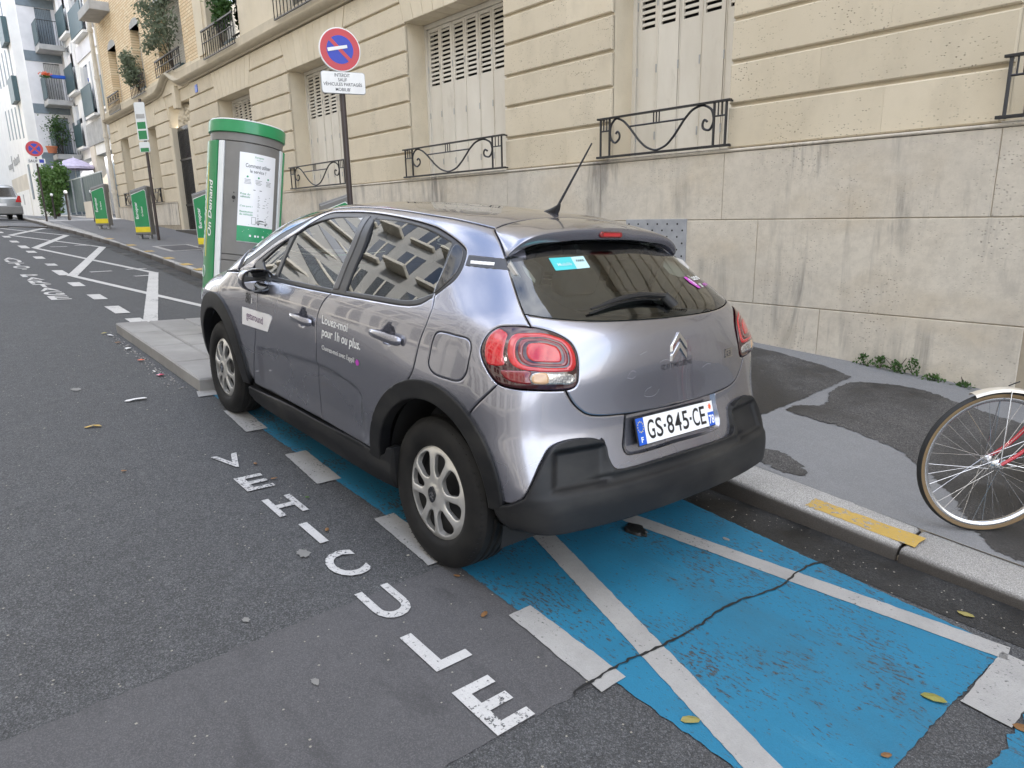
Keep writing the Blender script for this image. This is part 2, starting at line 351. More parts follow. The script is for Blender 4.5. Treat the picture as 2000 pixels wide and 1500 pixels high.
# building stone
def stone(name, c1, c2, pit=.5, stain=.2, rv=.18, pscale=55, bs=.4, stainc=(.24, .21, .16), streak=False):
    t = NT(name); big = t.ramp(t.noise(1.1, 6, .6), .3, .72); c = t.mix(big, c1, c2)
    c = t.mix(t.math('MULTIPLY', t.rnd(), rv), c, tuple(x*.72 for x in c1))
    fine = t.noise(190, 3); c = t.mix(t.math('MULTIPLY', t.ramp(fine, .4, .7), .16), c, tuple(x*.7 for x in c1))
    clus = t.ramp(t.noise(2.3, 3, .5), .40, .66); vd = t.vor(pscale*1.9, (.8, .8, 1.2)); vc = t.vor(pscale*1.9, (.8, .8, 1.2), 'Color'); vs_ = t.n('ShaderNodeSeparateColor'); t.l(vc, vs_.inputs[0]); pm = t.math('MULTIPLY', t.math('MULTIPLY', t.ramp(vd, .20, .34, (1, 1, 1, 1), (0, 0, 0, 1)), t.ramp(vs_.outputs[0], .55, .65)), clus)
    c = t.mix(t.math('MULTIPLY', pm, pit), c, tuple(x*.30 for x in c1))
    if streak:
        s1 = t.ramp(t.noise(3.4, 6, .68, (1, 1, .13), .35), .50, .74); s2 = t.ramp(t.noise(.8, 4, .6), .42, .66)
        c = t.mix(t.math('MULTIPLY', t.math('MULTIPLY', s1, s2), stain*2.2), c, stainc); c = t.mix(t.math('MULTIPLY', t.ramp(t.noise(.9, 5, .6, (1, 1, 2)), .52, .74), .35), c, (.40, .30, .17))
    else: c = t.mix(t.math('MULTIPLY', t.ramp(t.noise(2.7, 6, .6, (1, 1, .6)), .5, .8), stain), c, stainc)
    if streak:
        mo = t.ramp(t.noise(14, 6, .7), .42, .62); c = t.mix(t.math('MULTIPLY', mo, .34), c, tuple(x*.66 for x in c1)); c = t.mix(t.math('MULTIPLY', t.ramp(t.noise(.55, 4, .6), .45, .65), .42), c, (.38, .355, .32))
    t.col(c); t.set(Roughness=.9)
    h = t.math('SUBTRACT', t.math('MULTIPLY', fine, .25), pm); t.bump(h, bs, .006); MT[name] = t.m
stone('limestone', (.60, .52, .385), (.70, .62, .48), .85, .30, .34, pscale=24, bs=.6)
stone('limestone_smooth', (.62, .54, .40), (.70, .62, .48), .3, .22, pscale=34)
stone('plinth_stone', (.60, .54, .45), (.74, .68, .575), .7, 1., .2, 26, .6, (.23, .215, .195), True)
stone('cornice_stone', (.46, .40, .30), (.55, .48, .36), .4, .5, .1)
simple('mortar', (.36, .31, .235), .95)
t = NT('brickwork'); bk = t.n('ShaderNodeTexBrick'); bk.inputs['Scale'].default_value = 1; bk.inputs['Brick Width'].default_value = .23; bk.inputs['Row Height'].default_value = .075; bk.inputs['Mortar Size'].default_value = .008
bk.inputs['Color1'].default_value = (.66, .50, .30, 1); bk.inputs['Color2'].default_value = (.74, .62, .42, 1); bk.inputs['Mortar'].default_value = (.40, .28, .17, 1)
mm = t.n('ShaderNodeMapping'); mm.inputs['Rotation'].default_value = (math.radians(90), 0, 0); t.l(t.tc.outputs['Object'], mm.inputs[0]); t.l(mm.outputs[0], bk.inputs[0])
t.col(bk.outputs[0]); t.set(Roughness=.85); t.bump(bk.outputs['Fac'], -.4, .01); MT['brick'] = t.m
t = NT('shutter_paint'); c = t.mix(t.ramp(t.noise(2.4, 6, .6, (1, 1, .35)), .35, .75), (.70, .66, .58), (.60, .555, .475)); c = t.mix(t.math('MULTIPLY', t.ramp(t.noise(7, 6, .7, (1, 1, .3)), .58, .8), .5), c, (.33, .29, .23))
t.col(c); t.set(Roughness=.55); MT['shutter'] = t.m
simple('iron', (.016, .016, .018), .42, var=.2)
simple('dark_void', (.015, .014, .013), .9)
simple('render_white', (.85, .84, .81), .85, var=.05, vscale=1.2)
simple('facade_tan', (.37, .36, .335), .85, var=.1, vscale=1.)
simple('slab_pale', (.60, .56, .48), .8)
simple('render_cream', (.66, .60, .50), .85, var=.08, vscale=1.)
simple('concrete', (.42, .42, .41), .85, var=.14, vscale=2.5)
simple('slate_blue', (.17, .21, .24), .6, var=.08)
simple('teal_panel', (.045, .085, .095), .45, var=.08)
simple('marble_panel', (.72, .71, .72), .5, var=.07, vscale=1.6)
simple('pipe_cream', (.58, .53, .44), .5, var=.08)
simple('terracotta', (.45, .16, .08), .8)
simple('parasol_cloth', (.55, .50, .66), .8)
simple('fence_green', (.022, .050, .050), .5)
simple('access_panel', (.34, .35, .37), .45, var=.12, vscale=8)
# street things
simple('kiosk_grey', (.185, .18, .172), .42, var=.06)
simple('kiosk_light', (.72, .74, .74), .4, var=.03)
simple('brand_green', (.012, .215, .072), .32, var=.06, coat=.2)
simple('bright_green', (.02, .25, .09), .32, var=.05, coat=.2)
simple('brand_yellow', (.78, .62, .03), .4, var=.05)
simple('poster_white', (.80, .81, .84), .3, var=.02)
simple('poster_text', (.10, .11, .12), .5)
simple('poster_green', (.03, .30, .13), .4)
simple('sign_red', (.52, .035, .045), .35, var=.05)
simple('sign_blue', (.012, .035, .42), .35, var=.05)
simple('sign_white', (.78, .78, .77), .35, var=.04)
simple('galvanised', (.42, .43, .44), .4, .6)
simple('post_brown', (.050, .036, .034), .45, var=.15)
simple('bollard_brown', (.030, .024, .022), .4)
simple('bike_red', (.42, .008, .022), .22, coat=.7, var=.08)
simple('steel', (.62, .62, .63), .22, .95, var=.08)
simple('tyre_tan', (.19, .125, .06), .75)
simple('mudguard', (.72, .66, .56), .3, .25, coat=.5)
simple('rubber', (.018, .018, .018), .7)
simple('silver_paint', (.40, .405, .41), .3, .6, coat=1, var=.03)
simple('paper', (.68, .67, .66), .8, var=.1)
simple('tar', (.012, .012, .012), .55)
def leaf(name, c1, c2, tr=.35):
    t = NT(name); c = t.mix(t.rnd(), c1, c2); c = t.mix(t.ramp(t.noise(6, 3), .3, .7), c, tuple(x*.6 for x in c1)); t.col(c); t.set(Roughness=.55)
    q = t.n('ShaderNodeBsdfTranslucent'); t.l(c, q.inputs[0]); ms = t.n('ShaderNodeMixShader'); ms.inputs[0].default_value = tr
    t.l(t.b.outputs[0], ms.inputs[1]); t.l(q.outputs[0], ms.inputs[2]); t.l(ms.outputs[0], t.o.inputs[0]); MT[name] = t.m
leaf('leaf_green', (.055, .13, .026), (.095, .19, .04)); leaf('leaf_hedge', (.10, .20, .045), (.15, .27, .06)); leaf('leaf_olive', (.17, .21, .13), (.25, .29, .19)); leaf('leaf_yellow', (.42, .40, .10), (.5, .42, .16)); leaf('leaf_brown', (.35, .18, .07), (.3, .15, .06))
simple('bark', (.07, .05, .035), .9)
# ------------------------------------------------------------------ ground
RA, RB, FY = .05574, .04043, -3.90          # street slope, cross fall, facade plane
def gx(x): return np.where(np.asarray(x) < 27, RA*np.asarray(x), RA*27+.022*(np.asarray(x)-27))
def road_z(x, y): y = np.asarray(y, float); return gx(x)+RB*np.minimum(y, 2.6)-.02*np.maximum(y-2.6, 0)
KX = [-30, .5, 4, 7, 10, 13.7, 16.8, 22, 24.7, 26.4, 28.2, 33, 38, 90]; KY = [-.86, -.86, -1.0, -1.18, -1.36, -1.5, -1.58, -1.48, -1.3, -1.27, -1.4, -1.95, -2.4, -2.7]
def yk(x): return np.interp(x, KX, KY)
def hk(x): return np.interp(x, [-6, -1.7, -1.1, -.3, 2], [.055, .058, .070, .103, .112])
def side_z(x, y): return road_z(x, yk(x))+hk(x)+.017*(yk(x)-np.asarray(y, float))
def sheet(name, poly, zf, mat, lift=0., grid=.5, parent=None, jit=0, step=0, drop=0):
    P = np.array(poly, float)
    if step: P = cr(np.vstack([P]), step, True) if jit < 0 else np.concatenate([cr([P[i], P[(i+1) % len(P)]], step)[:-1] for i in range(len(P))])
    if jit: P = P+RNG.normal(0, abs(jit), P.shape)
    lo, hi = P.min(0), P.max(0); G = np.stack(np.meshgrid(np.arange(lo[0]+grid/2, hi[0], grid), np.arange(lo[1]+grid/2, hi[1], grid)), -1).reshape(-1, 2)
    if len(G): G = G[inpoly(G, P)]; G = G[segdist(G, P) > grid*.3] if len(G) else G
    V = np.vstack([P, G]) if len(G) else P; n = len(P)
    r = delaunay_2d_cdt([Vector(p) for p in V], [(i, (i+1) % n) for i in range(n)], [], 0, 1e-6)
    v = np.array([tuple(p) for p in r[0]]); fc = np.array([tuple(q) for q in r[2]])
    cen = v[fc].mean(1); fc = fc[inpoly(cen, P)]
    e1 = v[fc[:, 1]]-v[fc[:, 0]]; e2 = v[fc[:, 2]]-v[fc[:, 0]]; fl = (e1[:, 0]*e2[:, 1]-e1[:, 1]*e2[:, 0]) < 0; fc[fl] = fc[fl][:, ::-1]
    z = zf(v[:, 0], v[:, 1])+lift
    me = bpy.data.meshes.new(name); me.from_pydata([(a, b, c) for (a, b), c in zip(v, z)], [], [tuple(int(i) for i in q) for q in fc]); me.update()
    return link_mesh(name, me, mat, parent)
def rect(x0, x1, y0, y1): return [(x0, y0), (x1, y0), (x1, y1), (x0, y1)]
def strip(a, b, w):
    a, b = np.array(a, float), np.array(b, float); d = (b-a)/np.linalg.norm(b-a); n = np.array([-d[1], d[0]])*w/2; return [a-n, b-n, b+n, a+n]
S_ = lambda o: props(o, kind='structure')
# far base sheet out to the horizon
b_ = MB(); b_.add([(-900, -900, -60), (900, -900, -60), (900, 900, -60), (-900, 900, -60)], [(0, 1, 2, 3)]); S_(b_.build('ground', MT['asphalt_smooth']))
# road as one grid
def grid_mesh(name, xs, yfn, ny, zf, mat):
    v, f = [], []
    for x in xs:
        y0, y1 = yfn(x)
        for k in range(ny+1):
            y = y0+(y1-y0)*k/ny; v.append((x, y, float(zf(x, y))))
    for i in range(len(xs)-1):
        for k in range(ny): a = i*(ny+1)+k; f.append((a, a+ny+1, a+ny+2, a+1))
    m = MB(); m.add(v, f); return S_(m.build(name, mat))
road = grid_mesh('road', list(np.linspace(-14, 40, 82))+list(np.linspace(42, 90, 12)), lambda x: (float(yk(x))-.05, 6.5), 12, road_z, MT['asphalt_coarse'])
pav = grid_mesh('pavement', list(np.linspace(-14, 26.9, 82))+[27.4, 27.45]+list(np.linspace(28, 90, 20)), lambda x: (-4.2 if x < 27.42 else -9., float(yk(x))-.27), 10, side_z, MT['pavement_pale'])
opp = grid_mesh('far_side_pavement', list(np.linspace(-14, 90, 60)), lambda x: (6.5, 9.2), 3, lambda x, y: road_z(x, 6.5)+.1, MT['pavement_far'])
# surface patches of the pavement
def psheet(poly, mat, lift, name='pavement_patch', **k): return S_(sheet(name, poly, side_z, MT[mat], lift, .4, **k))
psheet([(4.0, -1.35), (26.8, -1.85), (26.8, -3.86), (1.3, -3.86), (1.35, -3.66), (2.2, -3.3), (2.4, -1.5)], 'pavement_far', .004, step=.2, jit=.004)
psheet([(.11, -1.62), (.105, -1.94), (.10, -2.27), (.11, -2.82), (.13, -3.37), (.43, -3.52), (.94, -3.66), (1.25, -3.67), (2.0, -3.5), (2.35, -1.6)], 'pavement_dark', .0045, step=.03, jit=.006)
psheet([(-.06, -2.48), (.05, -2.85), (.04, -3.23), (-.34, -3.43), (-.79, -3.29), (-1.3, -3.2), (-2.3, -3.1), (-3.6, -2.6), (-3.4, -1.3), (-1.7, -1.16), (-1.48, -1.18), (-1.42, -1.26), (-1.26, -1.49), (-1.11, -1.7), (-.89, -1.92), (-.69, -2.07), (-.56, -2.09), (-.41, -2.13), (-.15, -2.14), (.05, -2.17), (.04, -2.34)], 'pavement_dark', .004, step=.018, jit=-.009)
psheet([(-.15, -1.37), (-.24, -1.41), (-.39, -1.41), (-.52, -1.32), (-.57, -1.24), (-.46, -1.18), (-.34, -1.2), (-.22, -1.24)], 'pavement_dark', .004, step=.015, jit=-.008)
psheet(rect(14.0, 15.5, -2.75, -1.95), 'granite', .009, 'manhole_surround'); psheet(rect(14.12, 15.35, -2.66, -2.05), 'asphalt_smooth', .014, 'manhole_cover')
# kerb stones
kerb = MB(); xs = np.linspace(-13, 80, 160)
kv, kf = [], []
for x in xs: kv += [(x, float(yk(x))-.29, float(side_z(x, yk(x)))-.05), (x, float(yk(x))-.02, float(side_z(x, yk(x)))-.05), (x, float(yk(x))-.02, float(road_z(x, yk(x)))-.1)]
for i in range(len(xs)-1): kf += [(3*i, 3*i+1, 3*i+4, 3*i+3), (3*i+1, 3*i+2, 3*i+5, 3*i+4)]
kerb.add(kv, kf); kerb = S_(kerb.build('kerb', MT['mortar']))
def kerb_stone(x0, x1, name='kerb_stone'):
    n = 5; dz = random.uniform(-.006, .004); dy = random.uniform(-.006, .006); v, f = [], []
    q = [x0+.006]+list(np.linspace(x0+.02, x1-.02, n-2))+[x1-.006]; r_ = [.010]+[0]*(n-2)+[.010]
    for x, e in zip(q, r_):
        y = float(yk(x))+dy; zt = float(side_z(x, yk(x)))+dz-e; zb = float(road_z(x, yk(x)))-.06
        j = lambda s=.003: random.uniform(-s, s)
        v += [(x, y-.305, zt-.06), (x, y-.300+e, zt-.012), (x, y-.285+e, zt+j(.002)), (x, y-.030+j(), zt+.001), (x, y-.010+j()-e*.5, zt-.010), (x, y+j()-e*.5, zt-.030), (x, y+.004-e*.5, zb)]
    m = 7
    for i in range(n-1):
        for k in range(m-1): f.append((i*m+k, (i+1)*m+k, (i+1)*m+k+1, i*m+k+1))
    f.append(tuple(range(m))); f.append(tuple((n-1)*m+k for k in reversed(range(m))))
    b = MB(); b.add(v, f); return b.build(name, MT['granite'], kerb, smooth=True)
jx = [-9.2]
while jx[-1] < 25: jx.append(jx[-1]+ (1.0 if jx[-1] < 4 else random.choice([.95, 1.0, 1.1])))
for a_, c_ in zip(jx[:-1], jx[1:]): kerb_stone(a_, c_)
kerb_stone(jx[-1], jx[-1]+2.5); kerb_stone(jx[-1]+2.5, 60)
# low kerb across the street at the raised crossing
b_ = MB()
for k in range(6):
    y0 = -1.25+k*1.05; b_ = MB(); b_.prism([(25.2, float(road_z(25.3, y0))-.05), (25.5, float(road_z(25.3, y0))-.05), (25.5, float(road_z(25.3, y0))+.05), (25.2, float(road_z(25.3, y0))+.04)], lambda a, b, d: (a, d, b), y0+1.04, y0, .008); b_.build('kerb_stone', MT['granite'], kerb)
S_(sheet('raised_crossing', rect(25.48, 28.3, -1.2, 4), road_z, MT['pavement_far'], .045, 1.))
# surface patches of the carriageway
def rsheet(poly, mat, lift, name, **k): return S_(sheet(name, poly, road_z, MT[mat], lift, k.pop('grid', .4), **k))
rsheet([(-.03, -.55), (-.04, .8), (-.09, 1.78), (-.12, 2.4), (-.2, 4.5), (-1.1, 4.5), (-1.0, 2.2), (-.92, 1.41), (-.93, .99), (-.98, -.55)], 'asphalt_smooth', .002, 'road_patch', step=.03, jit=.004)
gut = [(x, float(yk(x))+.30) for x in np.linspace(-12, 25, 40)]+[(x, float(yk(x))-.0) for x in np.linspace(25, -12, 40)]
rsheet(gut, 'asphalt_gutter', .0025, 'gutter', jit=.008)
# parking bay
bay = rsheet([(3.1, .76), (3.1, -.60), (-.24, -.61), (-.99, -.55), (-1.72, -.49), (-1.70, -.03), (-1.69, .44), (-1.62, .80), (-.68, .785), (-.02, .76)], 'road_blue', .0045, 'parking_bay', step=.02, jit=.0022)
rsheet([(-1.865, -.46), (-1.86, .80), (-6.4, .86), (-6.4, -.5)], 'road_blue', .0045, 'parking_bay', step=.03, jit=.006)
mk = S_(sheet('road_markings', strip((-.02, .258), (-1.66, .80), .105), road_z, MT['road_white_dirty'], .0065, .3, step=.025, jit=.0013))
def mark(poly, name='painted_line', mat='road_white_dirty', lift=.0068, **k):
    k.setdefault('step', .025); k.setdefault('jit', .0013)
    return sheet(name, poly, road_z, MT[mat], lift, .6, mk, **k)
mark(strip((.9, -.03), (-.02, .258), .105)); mark(strip((.5, -.075), (-1.735, -.462), .10))
for i, (x0, x1) in enumerate([(-.98, -.485), (-.01, .50), (1.03, 1.53), (2.04, 2.55), (2.98, 3.14)]):
    mark([(x0, .725+(.02 if i < 2 else 0)), (x1, .70+(.02 if i < 2 else 0)), (x1, .83), (x0, .865)], 'lane_dash')
mark([(-1.715, -.46), (-1.715, -.03), (-1.855, -.025), (-1.86, -.45)], 'lane_dash'); mark([(-1.69, .44), (-1.66, .80), (-1.82, .82), (-1.845, .45)], 'lane_dash')
for x0, x1, y in [(6.2, 6.6, .47), (7.0, 7.6, .48), (8.25, 8.75, .47), (9.7, 10.2, .47), (11.2, 12.0, .42), (12.8, 13.2, .36), (14.2, 14.7, .36), (15.6, 16.1, .32), (16.8, 17.6, .3), (18.6, 19.2, .3), (20.4, 21., .28), (22.3, 22.9, .26)]:
    mark(rect(x0, x1, y-.07, y+.09), 'lane_dash', 'road_white')
for a_, c_ in [((5.85, -.78), (11.04, .34)), ((11.28, -.92), (16.86, .14)), ((17.1, -1.25), (21.3, .15)), ((21.46, -1.19), (24.6, .08))]: mark(strip(a_, c_, .11), 'painted_line', 'road_white', .0068)
for a_, c_ in [((5.85, .48), (11.28, -.92)), ((11.04, .36), (17.1, -1.25)), ((16.86, .14), (21.46, -1.19)), ((21.3, .15), (24.9, -1.1))]: mark(strip(a_, c_, .15), 'painted_line', 'road_white', .0088)
for x, y in [(11.6, .0), (11.9, -.62), (10.8, -.5), (17.2, -.2), (17.6, -.75)]: mark(strip((x, y), (x+.1, y-.35), .09), 'painted_dash', 'road_white_worn')
# stencilled words, one letter below the other
def road_letter(ch, xt, yc, h, w, mat='road_white_worn', parent=mk):
    v, f = text2d('E' if ch == 'É' else ch, 1, bold=.022)
    lo, hi = v.min(0), v.max(0); k = (v-(lo+hi)/2)/(hi-lo)
    if ch in 'I-': w = w*.28
    if ch == 'É': h = h*.9
    if ch == '-': h = h*.18
    X = xt-h/2+k[:, 1]*h; Y = yc-k[:, 0]*w
    me = bpy.data.meshes.new('letter'); me.from_pydata([(a, b, float(road_z(a, b))+.0068) for a, b in zip(X, Y)], [], f); me.update()
    return link_mesh('letter', me, MT[mat], parent)
for ch, xt, yc in zip('VÉHICULE', [1.71, 1.335, .99, .645, .315, -.03, -.365, -.70], [1.115, 1.12, 1.105, 1.12, 1.135, 1.145, 1.15, 1.17]): road_letter(ch, xt, yc, .225, .145)
x_ = 14.5
for ch in 'AUTO-': road_letter(ch, x_, .86, .44, .24, 'road_white'); x_ -= .55
x_ -= .3
for ch in 'PARTAGE': road_letter(ch, x_, .90, .37, .23, 'road_white'); x_ -= .45
# cracks and tar
def crack(path, w, name='crack'):
    P = cr(path, .02); P = P+np.cumsum(RNG.normal(0, .0016, P.shape), 0)*.6+RNG.normal(0, .0025, P.shape); ww = w*(.5+RNG.random(len(P))*1.0)
    d = np.gradient(P, axis=0); d /= np.linalg.norm(d, axis=1, keepdims=True); n = np.stack([-d[:, 1], d[:, 0]], 1)
    A, B = P-n*ww[:, None]/2, P+n*ww[:, None]/2; v = [(a, b, float(road_z(a, b))+.0092) for a, b in np.vstack([A, B])]; m = len(P)
    o = MB(); o.add(v, [(i, i+1, m+i+1, m+i) for i in range(m-1)]); return o.build(name, MT['tar'], mk)
crack([(-.93, .95), (-.93, .7), (-.955, .4), (-.95, .1), (-1.0, -.2), (-.985, -.45), (-1.02, -.62)], .008); crack([(-.035, .78), (-.05, .5), (-.04, .2), (-.06, -.1)], .007)
crack([(-1.90, .0), (-2.1, -.05), (-2.25, -.02), (-2.5, -.08)], .012)
def blob(name, x, y, r, h, mat, zf, lift=0., sq=1., parent=None, ang=0):
    n = 20; rr = r*(.75+.5*RNG.random(n)); a = np.linspace(0, 2*np.pi, n, endpoint=False); v = []; ca, sa = math.cos(ang), math.sin(ang)
    for q, hh in ((1, 0), (.86, h*.8), (.4, h)):
        for i in range(n):
            p, s = rr[i]*q*math.cos(a[i]), rr[i]*q*math.sin(a[i])*sq; X, Y = x+p*ca-s*sa, y+p*sa+s*ca
            v.append((X, Y, float(zf(X, Y))+lift+hh*(.7+.6*random.random() if hh else 1)))
    f = [(k*n+i, k*n+(i+1) % n, (k+1)*n+(i+1) % n, (k+1)*n+i) for k in range(2) for i in range(n)]+[tuple(2*n+i for i in range(n))]
    o = MB(); o.add(v, f); return o.build(name, MT[mat], parent, smooth=True)
blob('tar_lump', -.315, -.115, .062, .014, 'tar', road_z, .006, .75, mk)
for x, y, r, m_, nm in [(3.62, 1.53, .06, 'paint_spot', 'paint_splash'), (.38, 1.235, .045, 'paint_spot', 'paint_splash'), (.05, 1.6, .02, 'paint_spot', 'paint_splash'), (-.4, 1.55, .022, 'paint_spot', 'paint_splash'), (-.62, -.40, .022, 'paint_spot', 'paint_splash'), (-.78, -.43, .014, 'paint_spot', 'paint_splash')]:
    blob(nm, x, y, r*.8, .0006, m_, road_z, .0065, .7, mk)
# worn yellow mark on the kerb and fainter ones further up
ym = None
for x0, x1 in [(-1.25, -.74), (9.2, 9.5), (10.4, 10.7), (11.3, 11.6), (12.6, 12.9), (14.3, 14.5), (16., 16.3), (18.2, 18.6)]:
    w = .055 if x0 < 0 else .08
    P = [(x0, float(yk(x0))-.11+w), (x1, float(yk(x1))-.10+w), (x1, float(yk(x1))-.10-w), (x0, float(yk(x0))-.13-w)]
    sheet('kerb_mark', P, side_z, MT['road_yellow'], .006, .2, kerb, step=.03, jit=.002)
# paved island at the head of the bay
isl = thing('paved_island', 'raised paved island of grey slabs under the green kiosk', 'traffic island', (4.4, .0, float(road_z(4.4, 0))))
def isl_z(x, y): return road_z(x, y)+.105
def island_stone(x0, x1, y0, y1, name, mat, edge=()):
    m = MB(isl.location); c = .012; dz = random.uniform(-.003, .003); gp_ = .004
    x0, x1, y0, y1 = x0+gp_, x1-gp_, y0+gp_, y1-gp_
    zt = lambda x, y: float(isl_z(x, y))+dz
    v = [(x, y, zt(x, y)-.2) for x, y in rect(x0, x1, y0, y1)]+[(x, y, zt(x, y)-c) for x, y in rect(x0, x1, y0, y1)]+[(x, y, zt(x, y)) for x, y in rect(x0+c, x1-c, y0+c, y1-c)]
    f = [(k*4+i, k*4+(i+1) % 4, (k+1)*4+(i+1) % 4, (k+1)*4+i) for k in (0, 1) for i in range(4)]+[(8, 9, 10, 11)]
    m.add(v, f); m.build(name, mat, isl)
for a_, c_ in zip([3.12, 3.75, 4.45, 5.15], [3.75, 4.45, 5.15, 5.80]): island_stone(a_, c_, .50, .81, 'kerb_stone', MT['slab'])
for a_, c_ in zip([-1.0, -.5, 0.], [-.5, 0., .5]): island_stone(3.12, 3.42, a_, c_, 'kerb_stone', MT['slab'])
for i, x in enumerate(np.arange(3.42, 5.7, .475)):
    for y in np.arange(-1.3, .45, .36): island_stone(x, min(x+.475, 5.8), y+.0, min(y+.36, .5), 'paving_slab', MT['slab'])
b_ = MB(isl.location); b_.add([(3.13, -1.3, float(isl_z(3.13, -1.3))-.02), (5.79, -1.3, float(isl_z(5.79, -1.3))-.02), (5.79, .8, float(isl_z(5.79, .8))-.02), (3.13, .8, float(isl_z(3.13, .8))-.02)], [(0, 1, 2, 3)]); b_.build('bedding', MT['mortar'], isl)
# ------------------------------------------------------------------ stone building on the right
B0 = Vector((10, FY, 0.4))
bld = thing('stone_building', 'cream limestone apartment building with closed white shutters and grey stone plinth', 'building', B0)
OPEN = [(-2.05, -.55), (1.75, 3.25), (5.08, 7.38), (9.42, 11.68), (13.70, 15.80), (17.95, 19.90), (21.33, 22.40), (24.75, 25.90)]
X0, X1, ZC, ZL, ZS = -9., 27.35, 4.95, 4.29, 2.04
DP = .40                                             # depth of the window reveals
fr = lambda a, b, d: (a, d, b)                       # facade polygons: (x, z) with depth along Y
wall = MB(B0)
edges = [X0]+[e for o in OPEN for e in o]+[X1]; piers = [(edges[i], edges[i+1]) for i in range(0, len(edges), 2)]
BK = FY-.042
for a, b in piers: wall.box(a, b, BK-.62, BK, -1.5, ZC)
for i, (a, b) in enumerate(OPEN):
    wall.box(a, b, BK-.60, BK-.002, ZL+.01 if i != 5 else 4.62, ZC-.002)
    if i != 5: wall.box(a, b, BK-.61, BK-.001, -1.5, ZS-.03)
# reveals are the pier flanks; back of each recess
wall = wall.build('wall', MT['limestone_smooth'], bld)
NAME = 'stone_block'
def blk(poly, y=FY, d=.05, ch=.012, mat='limestone', name=NAME, par=wall, keepx=()):
    m = MB(B0); m.prism(poly, fr, y-d, y, ch, keepx); return m.build(name, MT[mat], par)
GR = [2.035, 2.432, 2.815, 3.185, 3.557, 3.893, 4.262, 4.583]     # groove centres
for a, b in piers:
    if b < -4: a = -5.5
    for k in range(7):
        z0, z1 = GR[k]+.016, GR[k+1]-.016
        if k == 0: z0 = 2.045
        L_ = b-a; n = 1 if L_ < 1.5 else 2
        cut = a+L_*(.5+(.12 if k % 2 else -.12)) if n == 2 else None
        xs_ = [a, b] if n == 1 else [a, cut, b]
        sl_ = .10 if k == 6 else 0
        for q in range(n):
            p, r = xs_[q]+(.0007 if q else 0), xs_[q+1]-(.0007 if q < n-1 else 0)
            tp = p-(0 if q else -sl_) if a > X0+4 or q else p; tr = r-(sl_ if q == n-1 else 0)
            blk([(p, z0), (r, z0), (tr, z1), (tp, z1)], keepx=([cut] if cut else []))
    # top band between the flat arches
    e0, e1 = a+.13, b-.13
    blk([(e0, GR[7]+.016), (e1, GR[7]+.016), (e1-.12, ZC-.03), (e0+.12, ZC-.03)])
for i, (a, b) in enumerate(OPEN):
    if i == 5: continue
    n = 9 if b-a > 1.9 else 7; c = (a+b)/2; w = (b-a)+.004
    for k in range(n):
        t0, t1 = -.5+k/n, -.5+(k+1)/n; gp_ = .005; kk = 1+.42*(4.95-ZL)/w*1.6
        zb = ZL-(.0 if k not in (0, n-1) else .0)
        blk([(c+t0*w+gp_, zb), (c+t1*w-gp_, zb), (c+t1*w*kk-gp_, ZC-.03), (c+t0*w*kk+gp_, ZC-.03)], d=.3, ch=.008, mat='limestone_smooth', name='voussoir')
# plinth
PF = FY+.035
def plinth_row(xs_, z0, z1, ch=.005):
    for a, b in zip(xs_[:-1], xs_[1:]): blk([(a+.0025, z0+.0025), (b-.0025, z0+.0025), (b-.0025, z1-.0025), (a+.0025, z1-.0025)], PF, .12, ch, 'plinth_stone', 'plinth_stone')
plinth_row([-8, -4.3, -2.1, -.545, 1.748, 3.36, 5.02, 7.43, 9.4, 11.75, 13.66, 15.85, 17.9], 1.372, 2.003); plinth_row([19.95, 21.4, 22.5, 24.7, 26., 27.35], 1.372, 2.003)
plinth_row([-.86, 1.35, 3.3, 5.9, 8.6, 11., 13.3, 15.6, 17.9], .577, 1.370); plinth_row([-8, -5.9, -3.6, -2.2, -.86], .64, 1.370)
plinth_row([-.86, .685, 3.0, 5.3, 7.7, 10.2], -.25, .575); plinth_row([-8, -5.9, -3.6, -1.78], -.6, .637)
m = MB(B0)
for a, b in [(-8, 17.9), (19.95, 27.35)]: m.prism([(a, 2.006), (b, 2.006), (b, 2.034), (a, 2.034)], fr, FY-.05, FY+.045, .010)
m.build('plinth_ledge', MT['plinth_stone'], bld)
m = MB(B0); m.box(-8, 17.9, FY-.09, PF-.008, -.9, 2.0); m.box(19.95, 27.35, FY-.09, PF-.008, -.9, 2.0); m.build('plinth_core', MT['mortar'], bld)
# service hatch low in the plinth and perforated access panel
m = MB(B0); m.box(-1.76, -.872, FY-.10, FY+.012, -.3, .625); h_ = m.build('service_hatch', MT['access_panel'], bld, bevel=.006)
m = MB(B0); m.box(2.15, 2.95, FY+.0, PF+.020, .70, 1.385); ap = m.build('access_panel', MT['access_panel'], bld, bevel=.003)
m = MB(B0)
for i in range(12):
    for j in range(10):
        if (i+j) % 2 == 0: m.lathe([(0, 0), (.011, 0)], 8, (2.19+i*.065, PF+.0215, .74+j*.066), 'Y')
o = m.build('perforations', MT['dark_void'], ap)
